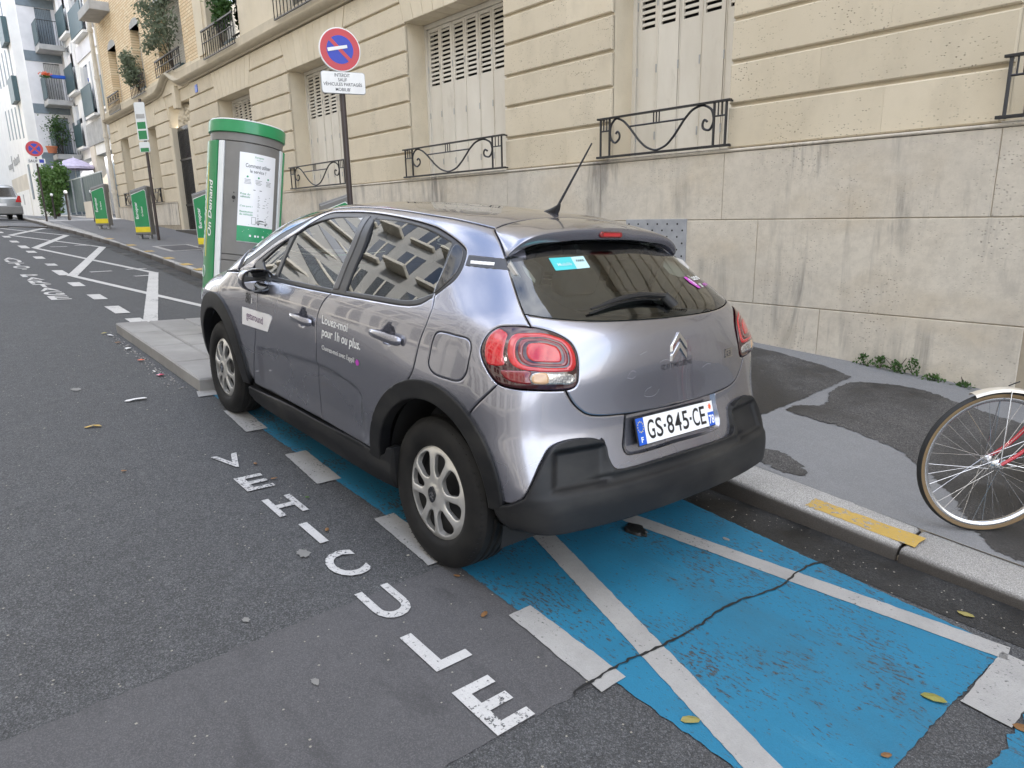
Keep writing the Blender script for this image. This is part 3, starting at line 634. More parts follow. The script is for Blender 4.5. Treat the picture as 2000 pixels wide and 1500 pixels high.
# cornice with drip moulding (runs the length of the facade, swells over the door)
pr = [(-.05, 4.94), (.03, 4.94), (.05, 4.97), (.11, 4.985), (.16, 5.03), (.17, 5.06), (.12, 5.09), (.06, 5.12), (.05, 5.30), (-.05, 5.30)]
xs_ = list(np.arange(X0, 17.6, 1.5))+list(np.linspace(17.6, 21.2, 25))+[22.5, 24, 25.5, X1]
rise = lambda x: .34*math.exp(-((x-19.35)/.62)**2) if 17.5 < x < 21.3 else 0
m = MB(B0); n = len(pr); v = []; f = []
for x in xs_:
    for d_, z in pr: v.append((x, FY+d_, z+rise(x)*(1 if z < 5.2 else .55)))
for i in range(len(xs_)-1):
    for k in range(n): q = (k+1) % n; f.append((i*n+k, (i+1)*n+k, (i+1)*n+q, i*n+q))
m.add(v, f); m.build('cornice', MT['cornice_stone'], bld, smooth=True)
m = MB(B0); m.box(17.4, 21.3, FY-.3, FY-.004, 4.92, 5.42); m.build('door_pediment', MT['limestone_smooth'], bld)
# shutters
def shutters(a, b, leaves, key, slz=3.42):
    y = FY-DP
    m = MB(B0); m.box(a-.002, b+.002, y-.16, y-.12, ZS-.02, ZL+.02); m.build('dark_recess', MT['dark_void'], bld)
    m = MB(B0); m.box(a+.001, a+.05, y-.10, y+.045, ZS, ZL+.005); m.box(b-.05, b-.001, y-.10, y+.045, ZS, ZL+.005); m.box(a+.05, b-.05, y-.1, y+.044, ZL-.06, ZL+.004); m.build('shutter_frame', MT['shutter'], bld)
    w = (b-a-.104)/leaves
    for k in range(leaves):
        p, q = a+.052+k*w+.003, a+.052+(k+1)*w-.003; dy = (.012 if k % 2 else 0)+random.uniform(-.003, .003)
        m = MB(B0); m.box(p, q, y-.012+dy, y+.012+dy, ZS+.015, slz); m.box(p, p+.045, y-.012+dy, y+.012+dy, slz+.0005, ZL-.065); m.box(q-.045, q, y-.012+dy, y+.012+dy, slz+.0005, ZL-.065); m.box(p+.046, q-.046, y-.012+dy, y+.012+dy, ZL-.11, ZL-.065)
        m.box(q-.012, q-.002, y+.0125+dy, y+.022+dy, ZS+.05, ZL-.08)
        lf = m.build('shutter_leaf', MT['shutter'], bld)
        m = MB(B0); z = slz+.03
        while z < ZL-.14:
            m.add([(p+.046, y+.010+dy, z), (q-.046, y+.010+dy, z), (q-.046, y-.012+dy, z+.034), (p+.046, y-.012+dy, z+.034), (p+.046, y+.014+dy, z+.006), (q-.046, y+.014+dy, z+.006), (q-.046, y-.008+dy, z+.040), (p+.046, y-.008+dy, z+.040)], [(0, 1, 2, 3), (4, 7, 6, 5), (0, 4, 5, 1), (2, 6, 7, 3)]); z += .062
        m.build('louvre', MT['shutter'], lf)
        m = MB(B0)
        for hz in (2.25, 2.95, 3.62): m.box(q-.006, q+.010, y+.012+dy, y+.028+dy, hz, hz+.085)
        m.build('hinge', MT['galvanised'], lf)
for i, n in ((0, 5), (1, 5), (2, 7), (3, 7), (4, 7), (6, 4), (7, 4)): shutters(*OPEN[i], n, i)
for i, (a, b) in enumerate(OPEN):
    if i == 5: continue
    m = MB(B0); m.prism([(a-.02, 2.0355), (b+.02, 2.0355), (b+.02, 2.046), (a-.02, 2.046)], fr, FY-DP-.1, FY+.036, .004); m.build('window_sill', MT['plinth_stone'], bld)
def railing(a, b, z0, z1, par=bld, y=FY+.075):
    h = z1-z0; w = b-a; F_ = lambda u, v: (b-u*w, y, z0+v*h)      # u runs left to right in the picture
    mm = MB(B0); mm.box(a-.02, b+.02, y-.022, y+.022, z1-.008, z1+.012); mm.box(a-.03, b+.03, y-.016, y+.016, z0-.012, z0+.012); t = mm.build('window_railing', MT['iron'], par, bevel=.003)
    def bar(pts, r, nm, fl=None): mm = MB(B0); mm.tube([F_(*p) for p in pts], r, 6, flat=fl); return mm.build(nm, MT['iron'], t, smooth=True)
    for u in (.015, .095, .905, .985): bar([(u, 0), (u, 1)], .013, 'post')
    for u0, u1 in ((.015, .095), (.905, .985)):
        bar([(u0, .68), (u1, .68)], .009, 'cross_bar')
        for k in (1/3, 2/3): bar([(u0+(u1-u0)*k, .68), (u0+(u1-u0)*k, 1)], .007, 'short_bar')
    cur = cr([(.150, .58), (.164, .63), (.182, .55), (.176, .42), (.146, .35), (.114, .43), (.101, .64), (.117, .86), (.155, .965), (.20, .91), (.25, .76), (.30, .55), (.36, .30), (.42, .13), (.485, .055), (.55, .12), (.61, .30), (.66, .53), (.71, .76), (.765, .92), (.82, .965), (.875, .88), (.90, .69), (.897, .50), (.870, .385), (.840, .42), (.828, .54), (.842, .63), (.860, .58)], .02)
    bar([tuple(p) for p in cur], .012, 'scroll')
    bar([(.262, .72), (.70, .72)], .010, 'cross_bar')
    for k in (.462, .484, .506): bar([(k, .72), (k, 1)], .007, 'short_bar')
    mm = MB(B0)
    for x in (a+.01, b-.01):
        for z in (z0, z1): mm.box(x-.008, x+.008, FY-.02, y, z-.008, z+.008)
    mm.build('wall_fixing', MT['iron'], t)
    return t
for a, b in ((-2.1, -.53), (1.70, 3.35), (5.03, 7.45), (9.42, 11.78), (13.66, 15.86), (21.3, 22.5), (24.7, 26.05)): railing(a, b, 2.07, 2.475)
# entrance door under its swelling cornice
dx0, dx1 = OPEN[5]
m = MB(B0); m.prism([(dx0-.02, .5), (dx0+.22, .5), (dx0+.22, 4.05), (dx0-.02, 4.05)], fr, FY-.55, FY+.02, .02); m.prism([(dx1-.22, .5), (dx1+.02, .5), (dx1+.02, 4.05), (dx1-.22, 4.05)], fr, FY-.55, FY+.02, .02); m.build('door_jamb', MT['limestone_smooth'], bld)
ar = [(dx0+.2, 4.06), (dx1-.2, 4.06)]+[(18.925+.78*math.cos(t), 4.06+.55*math.sin(t)) for t in np.linspace(.05, math.pi-.05, 14)]
m = MB(B0); m.prism(ar, fr, FY-.4, FY-.18, .02); m.build('carved_tympanum', MT['limestone'], bld)
m = MB(B0)
for k in range(26): t_ = random.uniform(.3, 2.8); r_ = random.uniform(.1, .48); m.lathe([(0, .05), (.05, .03), (.075, 0)], 7, (18.925+r_*1.4*math.cos(t_), FY-.18, 4.12+r_*math.sin(t_)), 'Y')
m.build('carving', MT['limestone_smooth'], bld, smooth=True)['kind'] = 'stuff'
m = MB(B0); m.box(18.70, 18.98, FY-.05, FY+.09, 4.45, 5.02); m.build('keystone', MT['limestone_smooth'], bld, bevel=.02)
m = MB(B0); m.box(dx0+.22, dx1-.22, FY-.19, FY-.15, .8, 4.05); dr = m.build('entrance_door', MT['gloss_black'], bld)
m = MB(B0)
for k in range(13): x = dx0+.27+k*.115; m.tube([(x, FY-.13, 1.2), (x, FY-.13, 3.95)], .012, 5)
m.box(dx0+.22, dx1-.22, FY-.149, FY-.12, 3.15, 3.2); m.box(dx0+.22, dx1-.22, FY-.149, FY-.12, 1.9, 1.96); m.build('door_grille', MT['iron'], dr)
m = MB(B0); m.box(dx0-.1, dx1+.1, FY-.5, FY+.16, .5, float(side_z(18.9, FY))+.10); m.build('door_step', MT['granite'], bld, bevel=.01)
m = MB(B0); m.box(17.06, 17.22, FY+.0, FY+.02, 4.64, 4.82); m.build('house_number_plaque', MT['plate_blue'], bld)
# upper storey
UW = [(9.65, 11.75, 5.32, 8.2), (14.0, 16.0, 5.30, 7.9), (17.85, 20.1, 5.45, 7.3), (21.8, 22.85, 5.42, 7.2), (24.85, 25.95, 5.42, 7.15)]
m = MB(B0)
m.box(X0, 9.65, FY-.5, FY-.045, 5.28, 15); m.box(11.75, 14.0, FY-.5, FY-.045, 5.28, 15); m.box(9.65, 11.75, FY-.5, FY-.05, 8.2, 15); m.box(14, 16, FY-.5, FY-.05, 7.9, 15); m.box(16.0, 16.65, FY-.5, FY-.045, 5.28, 15); m.build('upper_wall', MT['limestone_smooth'], bld)
m = MB(B0); prev = 16.65
for a, b, z0, z1 in UW[2:]:
    m.box(prev, a, FY-.5, FY-.035, 5.40, 15); m.box(a, b, FY-.5, FY-.037, z1, 15); m.box(a, b, FY-.5, FY-.036, 5.40, z0-.005); prev = b
m.box(prev, 27.1, FY-.5, FY-.035, 5.40, 15); m.build('brick_wall', MT['brick'], bld)
m = MB(B0); m.box(27.1, X1, FY-.5, FY-.02, 5.28, 15); m.box(16.655, 27.099, FY-.3, FY-.015, 5.285, 5.398); m.box(16.2, 16.78, FY-.2, FY-.012, 5.4, 15); m.build('stone_dressing', MT['limestone_smooth'], bld)
for i, (a, b, z0, z1) in enumerate(UW):
    y = FY-.28
    m = MB(B0); m.box(a-.001, b+.001, y-.06, y, z0, z1+.01); w_ = m.build('upper_window', MT['shutter'] if i in (2, 3, 4) else MT['window_glass'], bld)
    if i in (2, 3, 4):
        m = MB(B0); z = z0+.02
        while z < z1-.03: m.box(a+.03, b-.03, y+.001, y+.018, z, z+.035); z += .06
        m.build('slat_panel', MT['shutter'], w_); pass
    else:
        m = MB(B0); m.box(a-.001, b+.001, y-.5, y-.45, z0, z1); m.build('curtain', MT['headliner'], w_)
    if i >= 2:
        c = (a+b)/2; hw = (b-a)/2; P = [(c+hw*math.cos(t), z1+hw*.42*math.sin(t)) for t in np.linspace(0, math.pi, 12)]
        m = MB(B0); m.prism(P, fr, FY-.3, FY-.033, 0); m.build('arch_lunette', MT['concrete'], w_)
def balustrade(a, b, z0, z1, n, lower=.55):
    y = FY+.10; mm = MB(B0); mm.box(a, b, y-.02, y+.02, z1-.02, z1+.012); mm.box(a, b, y-.015, y+.015, z0, z0+.02); t = mm.build('balcony_railing', MT['iron'], bld)
    mm = MB(B0); mm.box(a, b, y-.012, y+.012, z0+(z1-z0)*lower, z0+(z1-z0)*lower+.015); mm.build('cross_bar', MT['iron'], t)
    for k in range(n+1): x = a+.01+(b-a-.02)*k/n; mm = MB(B0); mm.tube([(x, y, z0), (x, y, z1)], .010, 5); mm.build('baluster', MT['iron'], t)
    for k in range(0, n, 2): x = a+(b-a)*(k+.5)/n; mm = MB(B0); mm.tube([(x+.05*math.cos(q), y, z0+(z1-z0)*.78+.06*math.sin(q)) for q in np.linspace(0, 6.283, 11)[:-1]], .007, 4, closed=True); mm.build('ring', MT['iron'], t)
for a, b, z0, z1, n in ((9.6, 11.8, 5.20, 5.85, 14), (13.95, 16.05, 5.20, 5.82, 14), (17.85, 20.15, 5.40, 5.82, 12), (21.5, 23.1, 5.24, 5.76, 9), (24.72, 26.35, 5.13, 5.71, 9)): balustrade(a, b, z0, z1, n)
m = MB(B0); m.box(24.9, 26.7, FY-.05, FY+.55, 8.15, 8.42); m.build('balcony_slab', MT['concrete'], bld, bevel=.02)
# drain pipe at the corner of the stone building
dp = thing('drain_pipe', 'cream drain pipe running down the corner of the stone building', 'drain pipe', (27.42, FY+.10, float(side_z(27.4, FY))))
m = MB(dp.location); m.tube([(27.42, FY+.10, float(side_z(27.4, FY))+.02), (27.42, FY+.10, 14)], .075, 12, cap=True); m.build('pipe', MT['pipe_cream'], dp, smooth=True)
for z in (2.6, 4.55, 6.5, 8.05, 10.1): m = MB(dp.location); m.lathe([(.076, z-.07), (.095, z-.06), (.095, z+.06), (.076, z+.07)], 12, (27.42, FY+.10, 0)); m.build('collar', MT['pipe_cream'], dp, smooth=True)
# ------------------------------------------------------------------ modern apartment block, set back behind a garden
YM = -5.8; MX = Vector((40, YM, 2.2))
mod = thing('modern_apartment_block', 'modern white and slate apartment block with dark panels beyond the drain pipe', 'building', MX)
m = MB(MX); m.box(27.5, 45.0, YM-.6, YM-.06, 4.9, 20); m.build('wall', MT['render_white'], mod)
m = MB(MX); m.box(27.5, 45.0, YM-2.2, YM-1.6, 1., 4.9); m.build('ground_floor_wall', MT['slate_blue'], mod)
m = MB(MX); m.box(27.6, 41.35, YM-1.6, YM+.02, 5.39, 6.47); m.build('concrete_parapet', MT['concrete'], mod, bevel=.02)
for z0 in (9.5, 12.3, 6.75, 15.1): m = MB(MX); m.box(30, 44.95, YM-.058, YM+.0, z0-.05, z0+.62 if z0 > 7 else z0+.2); m.build('spandrel_band', MT['marble_panel'] if z0 != 6.75 else MT['slate_blue'], mod)
k_ = 0
for (x0, x1, z0, z1) in [(37.5, 40.4, 10.36, 11.6), (41.4, 43.6, 11.05, 12.2), (41.4, 43.6, 8.25, 9.5), (37.75, 40.1, 6.72, 8.02), (41.6, 43.5, 5.5, 6.6), (37.5, 40.4, 13.1, 14.4), (41.4, 43.6, 13.8, 15.), (33.6, 36.4, 10.36, 11.6), (33.6, 36.4, 6.72, 8.0), (33.6, 36.4, 13.1, 14.4)]:
    m = MB(MX); m.box(x0-.15, x1+.15, YM-.058, YM-.04, z0-.1, z1+1.1); wr = m.build('window', MT['window_glass'], mod)
    m = MB(MX); m.box(x0-.22, x0-.1, YM-.057, YM+.1, z0-.1, z1+1.1); m.box(x1+.1, x1+.22, YM-.057, YM+.1, z0-.1, z1+1.1); m.box((x0+x1)/2-.4, (x0+x1)/2+.1, YM-.056, YM+.0, z0, z1+1.1); m.build('white_jamb', MT['render_white'], wr)
    m = MB(MX); m.box(x0, x1, YM+.20, YM+.24, z0, z1); m.build('guard_panel', MT['teal_panel'], wr)
    m = MB(MX); m.box(x0+.1, x1-.1, YM-.05, YM+.22, z0-.13, z0-.01); m.build('panel_bracket', MT['render_white'], wr)
# wing that faces down the street, with balconies
XW = 45.0
m = MB(MX); m.box(XW, XW+9, -9, -4.08, 1.5, 20); m.build('wing_wall', MT['marble_panel'], mod)
for z0, z1 in ((5.36, 2.), (7.89, 7.39), (10.56, 10.05), (13.3, 12.75)): m = MB(MX); m.box(XW-.03, XW+.1, YM, -4.085, min(z0, z1), max(z0, z1)); m.build('slate_band', MT['slate_blue'], mod)
bal_items = []
for i, z in enumerate((5.07, 7.85, 10.58, 13.3)):
    m = MB(MX); m.box(XW-1.4, XW-.035, YM+.02, -4.62, z-.14, z+.12); w_ = m.build('balcony', MT['concrete'], mod, bevel=.02)
    m = MB(MX); m.box(XW-1.4, XW-.05, -4.66, -4.63, z+.2, z+1.3); m.build('side_panel', MT['teal_panel'], w_)
    m = MB(MX); m.tube([(XW-1.38, -5.78, z+1.28), (XW-1.38, -4.66, z+1.28), (XW-.05, -4.66, z+1.32)], .02, 6); m.build('hand_rail', MT['iron'], w_)
    for q in range(10): m = MB(MX); m.tube([(XW-1.38, -5.75+q*.115, z+.12), (XW-1.38, -5.75+q*.115, z+1.28)], .010, 4); m.build('baluster', MT['iron'], w_)
    m = MB(MX); m.box(XW-.012, XW-.002, -5.62, -4.88, z+.15, z+2.15); m.build('window_pane', MT['window_glass'], w_)
    m = MB(MX)
    for q in range(9): m.box(XW-.03+.004*(q % 2), XW-.014, -5.62+q*.082, -5.62+(q+.85)*.082, z+.15, z+2.1)
    m.build('blind', MT['concrete'] if i % 2 else MT['slate_blue'], w_)
m = MB(MX); m.box(40.2, 41.3, YM-.4, YM+.0, 1.5, 5.385); m.build('column', MT['render_cream'], mod, bevel=.02)
def pot(name, x, y, z, r, label, mat='terracotta', cat='plant pot'):
    o = thing(name, label, cat, (x, y, z)); mm = MB((0, 0, 0)); mm.lathe([(0, 0), (r*.75, 0), (r, r*1.1), (r*1.08, r*1.1), (r*1.08, r*1.35), (r*.9, r*1.35), (r*.88, r*1.1), (0, r*1.1)], 12); mm.build('pot_body', MT[mat], o, smooth=True); return o
m = MB(); m.box(-.10, .10, -.42, .42, 0, .16); wb = m.build('planter_box', MT['plate_blue'], None, bevel=.02, loc=(43.5, -5.3, 9.02)); props(wb, 'bright blue planter box on the middle balcony rail', 'planter')
# ------------------------------------------------------------------ white rendered building further along
YW = -3.6; WB0 = Vector((58, YW, 2.6))
wb_ = thing('white_building', 'plain white rendered building with slit windows at the end of the street', 'building', WB0)
m = MB(WB0); m.box(XW+.05, 75, -11, YW, 1.2, 30); m.build('wall', MT['render_white'], wb_)
for i in range(5):
    for zz in (6.2, 9.2, 12.2, 15.2):
        x = 46.2+i*1.5; m = MB(WB0); m.box(x, x+.5, YW-.1, YW+.004, zz+i*.10, zz+1.7+i*.10); m.build('window_slit', MT['slate_blue'], wb_)
for zz in (8.0, 10.9, 13.7): m = MB(WB0); m.box(45.2, 47.0, YW+.02, YW+.25, zz, zz+1.25); m.build('guard_panel', MT['teal_panel'], wb_)
m = MB(WB0); m.box(47.9, 55.6, YW-.3, YW+.006, 2.0, 4.38); m.build('garage_recess', MT['render_cream'], wb_)
m = MB(WB0); m.box(48.0, 55.4, YW+.0065, YW+.03, 2.0, 3.5); m.build('garage_door', MT['render_white'], wb_)
m = MB(WB0); m.box(46.3, 46.9, YW-.1, YW+.03, 2.9, 4.8); m.build('side_window', MT['slate_blue'], wb_)
m = MB(WB0)
for k, (x, w_, z0, z1) in enumerate([(55.6, .5, 5.02, 5.3), (54.9, .45, 5.02, 5.3), (54.2, .4, 5.02, 5.3), (53.5, .10, 4.8, 5.75), (52.7, .45, 5.1, 5.45), (52.0, .14, 5.1, 5.55), (51.5, .4, 5.1, 5.45), (50.8, .4, 5.15, 5.5), (50.1, .14, 5.15, 5.6)]): m.box(x-w_, x, YW, YW+.04, z0, z1)
m.build('wall_lettering', MT['concrete'], wb_)['kind'] = 'stuff'
m = MB(WB0); m.box(50.6, 50.9, YW, YW+.05, 2.7, 3.3); m.build('meter_box', MT['concrete'], wb_)
# curved building closing the view at the far left
CB0 = Vector((78, -1.5, 3.2)); cb = thing('curved_building', 'white building with rounded balconies at the far left edge', 'building', CB0)
m = MB(CB0); m.box(76, 92, -9, 1.6, 1.5, 27); m.build('wall', MT['render_white'], cb)
for i, zz in enumerate((5.4, 8.9, 12.4, 15.9, 19.4)):
    m = MB(CB0); m.lathe([(0, zz), (2.4, zz), (2.5, zz+.1), (2.5, zz+1.1), (2.3, zz+1.1), (2.3, zz+.3), (0, zz+.3)], 24, (76.2, -1.6, 0)); m.build('round_balcony', MT['render_white'], cb, smooth=True)
    m = MB(CB0); m.box(75.9, 76.05, -2.9, -.6, zz+1.2, zz+2.7); m.build('window_pane', MT['window_glass'], cb)
# ------------------------------------------------------------------ opposite side of the street (seen mirrored in the car)
OY = 9.2
def opposite(name, label, x0, x1, h, mat, nx, st, sill, wmat, slab):
    loc = Vector(((x0+x1)/2, OY, float(gx((x0+x1)/2)))); t = thing(name, label, 'building', loc); z0 = loc.z
    m = MB(loc); m.box(x0, x1, OY, OY+1, z0-3, z0+h); m.build('wall', MT[mat], t)
    w = (x1-x0)/nx
    for i in range(nx):
        for k in range(int((h-.6)/st)):
            a = x0+w*(i+.16+(.08 if slab and k % 2 else 0)); zz = z0+.8+k*st; ww = w*.62
            m = MB(loc); m.box(a, a+ww, OY-.015, OY+.1, zz, zz+st*.62); q = m.build('window', MT['window_dark'], t)
            if slab:
                dd = .50 if (i+k) % 2 else .22
                m = MB(loc); m.box(a-.12, a+ww+.12, OY-dd, OY-.016, zz-.22, zz-.02); m.build('balcony_box', MT['slab_pale'], q)
            m = MB(loc); m.box(a+ww*.46, a+ww*.54, OY-.03, OY-.0155, zz, zz+st*.62); m.build('mullion', MT['slab_pale'], q)
opposite('cream_apartment_block', 'cream apartment block with jutting slabs across the street, behind the camera', -16, 9, 16.5, 'facade_tan', 9, 2.75, .5, 'window_glass', True)
opposite('balconied_apartment_house', 'tan apartment house with jutting balconies across the street further up', 9.2, 34, 17.5, 'facade_tan', 9, 2.75, .5, 'window_glass', True)
opposite('tan_apartment_block', 'tan apartment block across the far end of the street', 34.2, 70, 14, 'render_cream', 12, 3.0, .5, 'window_glass', False)
# ------------------------------------------------------------------ the parked hatchback
TR={'dlo':[(1.28,0.991),(0.841,1.021),(0.556,1.021),(0.201,1.038),(-0.079,1.052),(-0.164,1.069),(-0.22,1.104),(-0.27,1.146),(-0.306,1.185),(-0.313,1.227),(-0.296,1.281),(-0.271,1.298),(-0.183,1.328),(-0.021,1.363),(0.125,1.382),(0.304,1.395),(0.592,1.405),(0.843,1.398),(0.995,1.384),(1.083,1.341),(1.221,1.265),(1.426,1.172),(1.557,1.097)],'fglass':[(1.227,1.265),(1.146,1.304),(1.021,1.342),(0.892,1.366),(0.62,1.38),(0.583,1.29),(0.575,1.162),(0.563,1.047),(0.867,1.03),(1.214,1.025),(1.227,1.135)],'qglass':[(1.283,1.244),(1.268,1.123),(1.259,1.037),(1.325,1.021),(1.429,1.055),(1.502,1.093),(1.412,1.159)],'rglass':[(0.494,1.378),(0.27,1.377),(0.108,1.364),(-0.046,1.34),(-0.18,1.311),(-0.197,1.231),(-0.209,1.118),(-0.127,1.086),(-0.059,1.073),(0.156,1.064),(0.434,1.051),(0.448,1.144),(0.457,1.268)],'cpanel':[(-0.207,1.31),(-0.274,1.283),(-0.293,1.244),(-0.29,1.196),(-0.251,1.144),(-0.217,1.119),(-0.21,1.219)],'gapB':[(0.555,1.025),(0.626,0.959),(0.661,0.876),(0.653,0.742),(0.668,0.531),(0.658,0.38),(0.634,0.361)],'gapC':[(-0.221,1.119),(-0.244,1.071),(-0.243,1.005),(-0.223,0.939),(-0.211,0.874),(-0.198,0.806),(-0.168,0.757),(-0.111,0.712),(-0.073,0.667)],'fuel':[(-0.313,0.984),(-0.406,0.991),(-0.457,0.987),(-0.469,0.967),(-0.467,0.916),(-0.457,0.855),(-0.434,0.829),(-0.385,0.823),(-0.314,0.828),(-0.286,0.853),(-0.287,0.896),(-0.297,0.96)],'bumpt':[(-0.575,0.39),(-0.627,0.426),(-0.657,0.456),(-0.676,0.508),(-0.7,0.583),(-0.722,0.625),(-0.758,0.64),(-0.832,0.638),(-0.869,0.628),(-0.896,0.604),(-0.905,0.551),(-0.926,0.514),(-0.966,0.502),(-1.119,0.507),(-1.356,0.513)],'bumppad':[(-0.733,0.529),(-0.743,0.603),(-0.759,0.615),(-0.846,0.602),(-0.883,0.577),(-0.91,0.506),(-0.931,0.481),(-1.11,0.462),(-1.342,0.474)],'seamT':[(-0.758,0.831),(-0.786,0.778),(-0.83,0.734),(-0.875,0.719),(-1.01,0.707)],'seamB':[(-0.569,0.854),(-0.491,0.736),(-0.47,0.689)],'lamp':[(-0.505,0.954),(-0.505,0.969),(-0.509,0.991),(-0.518,1.013),(-0.533,1.031),(-0.552,1.043),(-0.583,1.048),(-0.618,1.05),(-0.648,1.048),(-0.678,1.044),(-0.714,1.034),(-0.75,1.015),(-0.774,0.995),(-0.788,0.971),(-0.796,0.941),(-0.798,0.91),(-0.798,0.88),(-0.796,0.856),(-0.786,0.838),(-0.768,0.832),(-0.735,0.832),(-0.694,0.836),(-0.655,0.84),(-0.618,0.843),(-0.587,0.848),(-0.568,0.856),(-0.55,0.874),(-0.532,0.899),(-0.517,0.923)],'lampred':[(-0.521,0.957),(-0.521,0.993),(-0.533,1.019),(-0.554,1.034),(-0.58,1.018),(-0.579,1.001),(-0.576,0.967),(-0.578,0.938),(-0.583,0.918),(-0.569,0.913),(-0.537,0.916),(-0.526,0.935)],'lampC':[(-0.601,1.018),(-0.637,1.024),(-0.688,1.025),(-0.723,1.015),(-0.752,1.003),(-0.773,0.978),(-0.784,0.946),(-0.784,0.911),(-0.775,0.9),(-0.733,0.897),(-0.66,0.901),(-0.629,0.905),(-0.605,0.918),(-0.592,0.939),(-0.587,0.968),(-0.589,1.0)],'lampwhite':[(-0.653,0.878),(-0.657,0.891),(-0.67,0.896),(-0.708,0.895),(-0.759,0.89),(-0.777,0.884),(-0.785,0.871),(-0.781,0.859),(-0.767,0.853),(-0.725,0.856),(-0.677,0.859),(-0.66,0.861)],'lampred2':[(-0.575,0.897),(-0.614,0.9),(-0.654,0.897),(-0.65,0.88),(-0.656,0.862),(-0.624,0.862),(-0.601,0.868),(-0.586,0.879)],'tgedge':[(-0.357,1.376),(-0.436,1.331),(-0.501,1.272),(-0.569,1.177),(-0.623,1.089),(-0.646,1.051),(-0.647,1.049)],'glass':[(-0.506,1.272),(-0.538,1.291),(-0.667,1.323),(-0.933,1.34),(-1.352,1.341),(-0.925,1.069),(-0.876,1.068),(-0.789,1.071),(-0.708,1.079),(-0.623,1.089),(-0.569,1.177)],'spseam':[(-0.357,1.376),(-0.382,1.393),(-0.435,1.406),(-0.54,1.418),(-0.704,1.422)],'strip':[(-0.305,1.272),(-0.503,1.268),(-0.538,1.222),(-0.313,1.227)],'stripw':[(-0.34,1.252),(-0.46,1.252),(-0.462,1.24),(-0.345,1.24)],'decal':[(1.668,0.803),(1.233,0.817),(1.209,0.807),(1.277,0.716),(1.673,0.698)],'glassinner':[(-0.548,1.287),(-0.624,1.235),(-0.712,1.177),(-0.789,1.121),(-0.852,1.094)],'louez':[(0.597,0.885),(0.336,0.886),(0.586,0.817),(0.203,0.833),(0.582,0.747),(0.219,0.765)],'hf':[(0.954,0.851),(0.707,0.852),(0.866,0.897),(0.794,0.81)],'hr':[(0.124,0.903),(-0.113,0.902),(0.01,0.95),(-0.0,0.86)]}
AX, RH, UC = .35, .8, -.8*math.pi/2
def smax(a, b, k):
    h = np.maximum(k-np.abs(a-b), 0)/k; return np.maximum(a, b)+h*h*k/4
def spl(xs,ys,n=1500):
    xs=np.array(xs,float);ys=np.array(ys,float);N=len(xs);h=np.diff(xs)
    # pchip-like C1 with harmonic slopes (monotone)
    dl=np.diff(ys)/h;m=np.zeros(N)
    for i in range(1,N-1):
        if dl[i-1]*dl[i]>0:
            w1=2*h[i]+h[i-1];w2=h[i]+2*h[i-1];m[i]=(w1+w2)/(w1/dl[i-1]+w2/dl[i])
    m[0]=dl[0];m[-1]=dl[-1]
    X=np.linspace(xs[0],xs[-1],n);k=np.clip(np.searchsorted(xs,X)-1,0,N-2)
    t=(X-xs[k])/h[k]
    Y=ys[k]*(1+2*t)*(1-t)**2+h[k]*m[k]*t*(1-t)**2+ys[k+1]*t*t*(3-2*t)+h[k]*m[k+1]*t*t*(t-1)
    # light smoothing for curvature continuity
    s=max(3,n//45)|1;w=np.hanning(s+2)[1:-1];w/=w.sum()
    p0=2*Y[0]-Y[s//2:0:-1];p1=2*Y[-1]-Y[-2:-s//2-1:-1]
    p1=2*Y[-1]-Y[-2:-2-s//2:-1]
    Y=np.convolve(np.concatenate([p0,Y,p1]),w,'valid')
    return lambda q:np.interp(q,X,Y)
def sst(a,b,x):
    t=np.clip((x-a)/(b-a),0,1);return t*t*(3-2*t)
# half width vs height
W0=spl([.1,.20,.30,.45,.60,.75,.88,.97,1.03,1.10,1.20,1.35,1.45,1.6],
       [.74,.795,.835,.862,.872,.872,.862,.848,.830,.795,.745,.668,.612,.52])
TPF=spl([1.2,1.8,2.2,2.6,2.9,3.1,3.25,3.5],[0,.002,.006,.018,.045,.085,.14,.26])
TPR=spl([-.9,-.6,-.3,0,.3,.6,1.0],[.12,.062,.034,.016,.006,.001,0])
TPG=spl([-.9,-.4,-.1,.2,.5,.9,1.4,2.0],[.16,.095,.060,.033,.014,.002,.0,.0])
XR=spl([.1,.2,.3,.40,.47,.53,.60,.68,.78,.88,.96,1.02,1.07,1.11,1.2,1.34,1.42,1.6],
       [-.585,-.61,-.622,-.618,-.602,-.578,-.556,-.538,-.530,-.527,-.520,-.505,-.475,-.425,-.285,-.065,.06,.30])
RC=spl([.2,.5,.7,.85,1.0,1.1,1.3,1.5],[.15,.15,.17,.20,.34,.40,.40,.36])
ZT=spl([-.8,-.5,-.1,.1,.28,.6,.95,1.25,1.55,1.78,1.95,2.2,2.55,2.66,2.85,3.05,3.2,3.32,3.45],
       [1.22,1.32,1.405,1.432,1.449,1.467,1.474,1.470,1.448,1.412,1.36,1.24,1.055,1.02,.985,.935,.875,.79,.62])
RCR=spl([-.5,.2,1.2,1.8,2.4,2.7,3.3],[.11,.12,.12,.13,.12,.10,.12])
XF=spl([.1,.25,.45,.6,.72,.80,.9,1.2],[3.30,3.36,3.365,3.35,3.32,3.26,3.12,2.9])
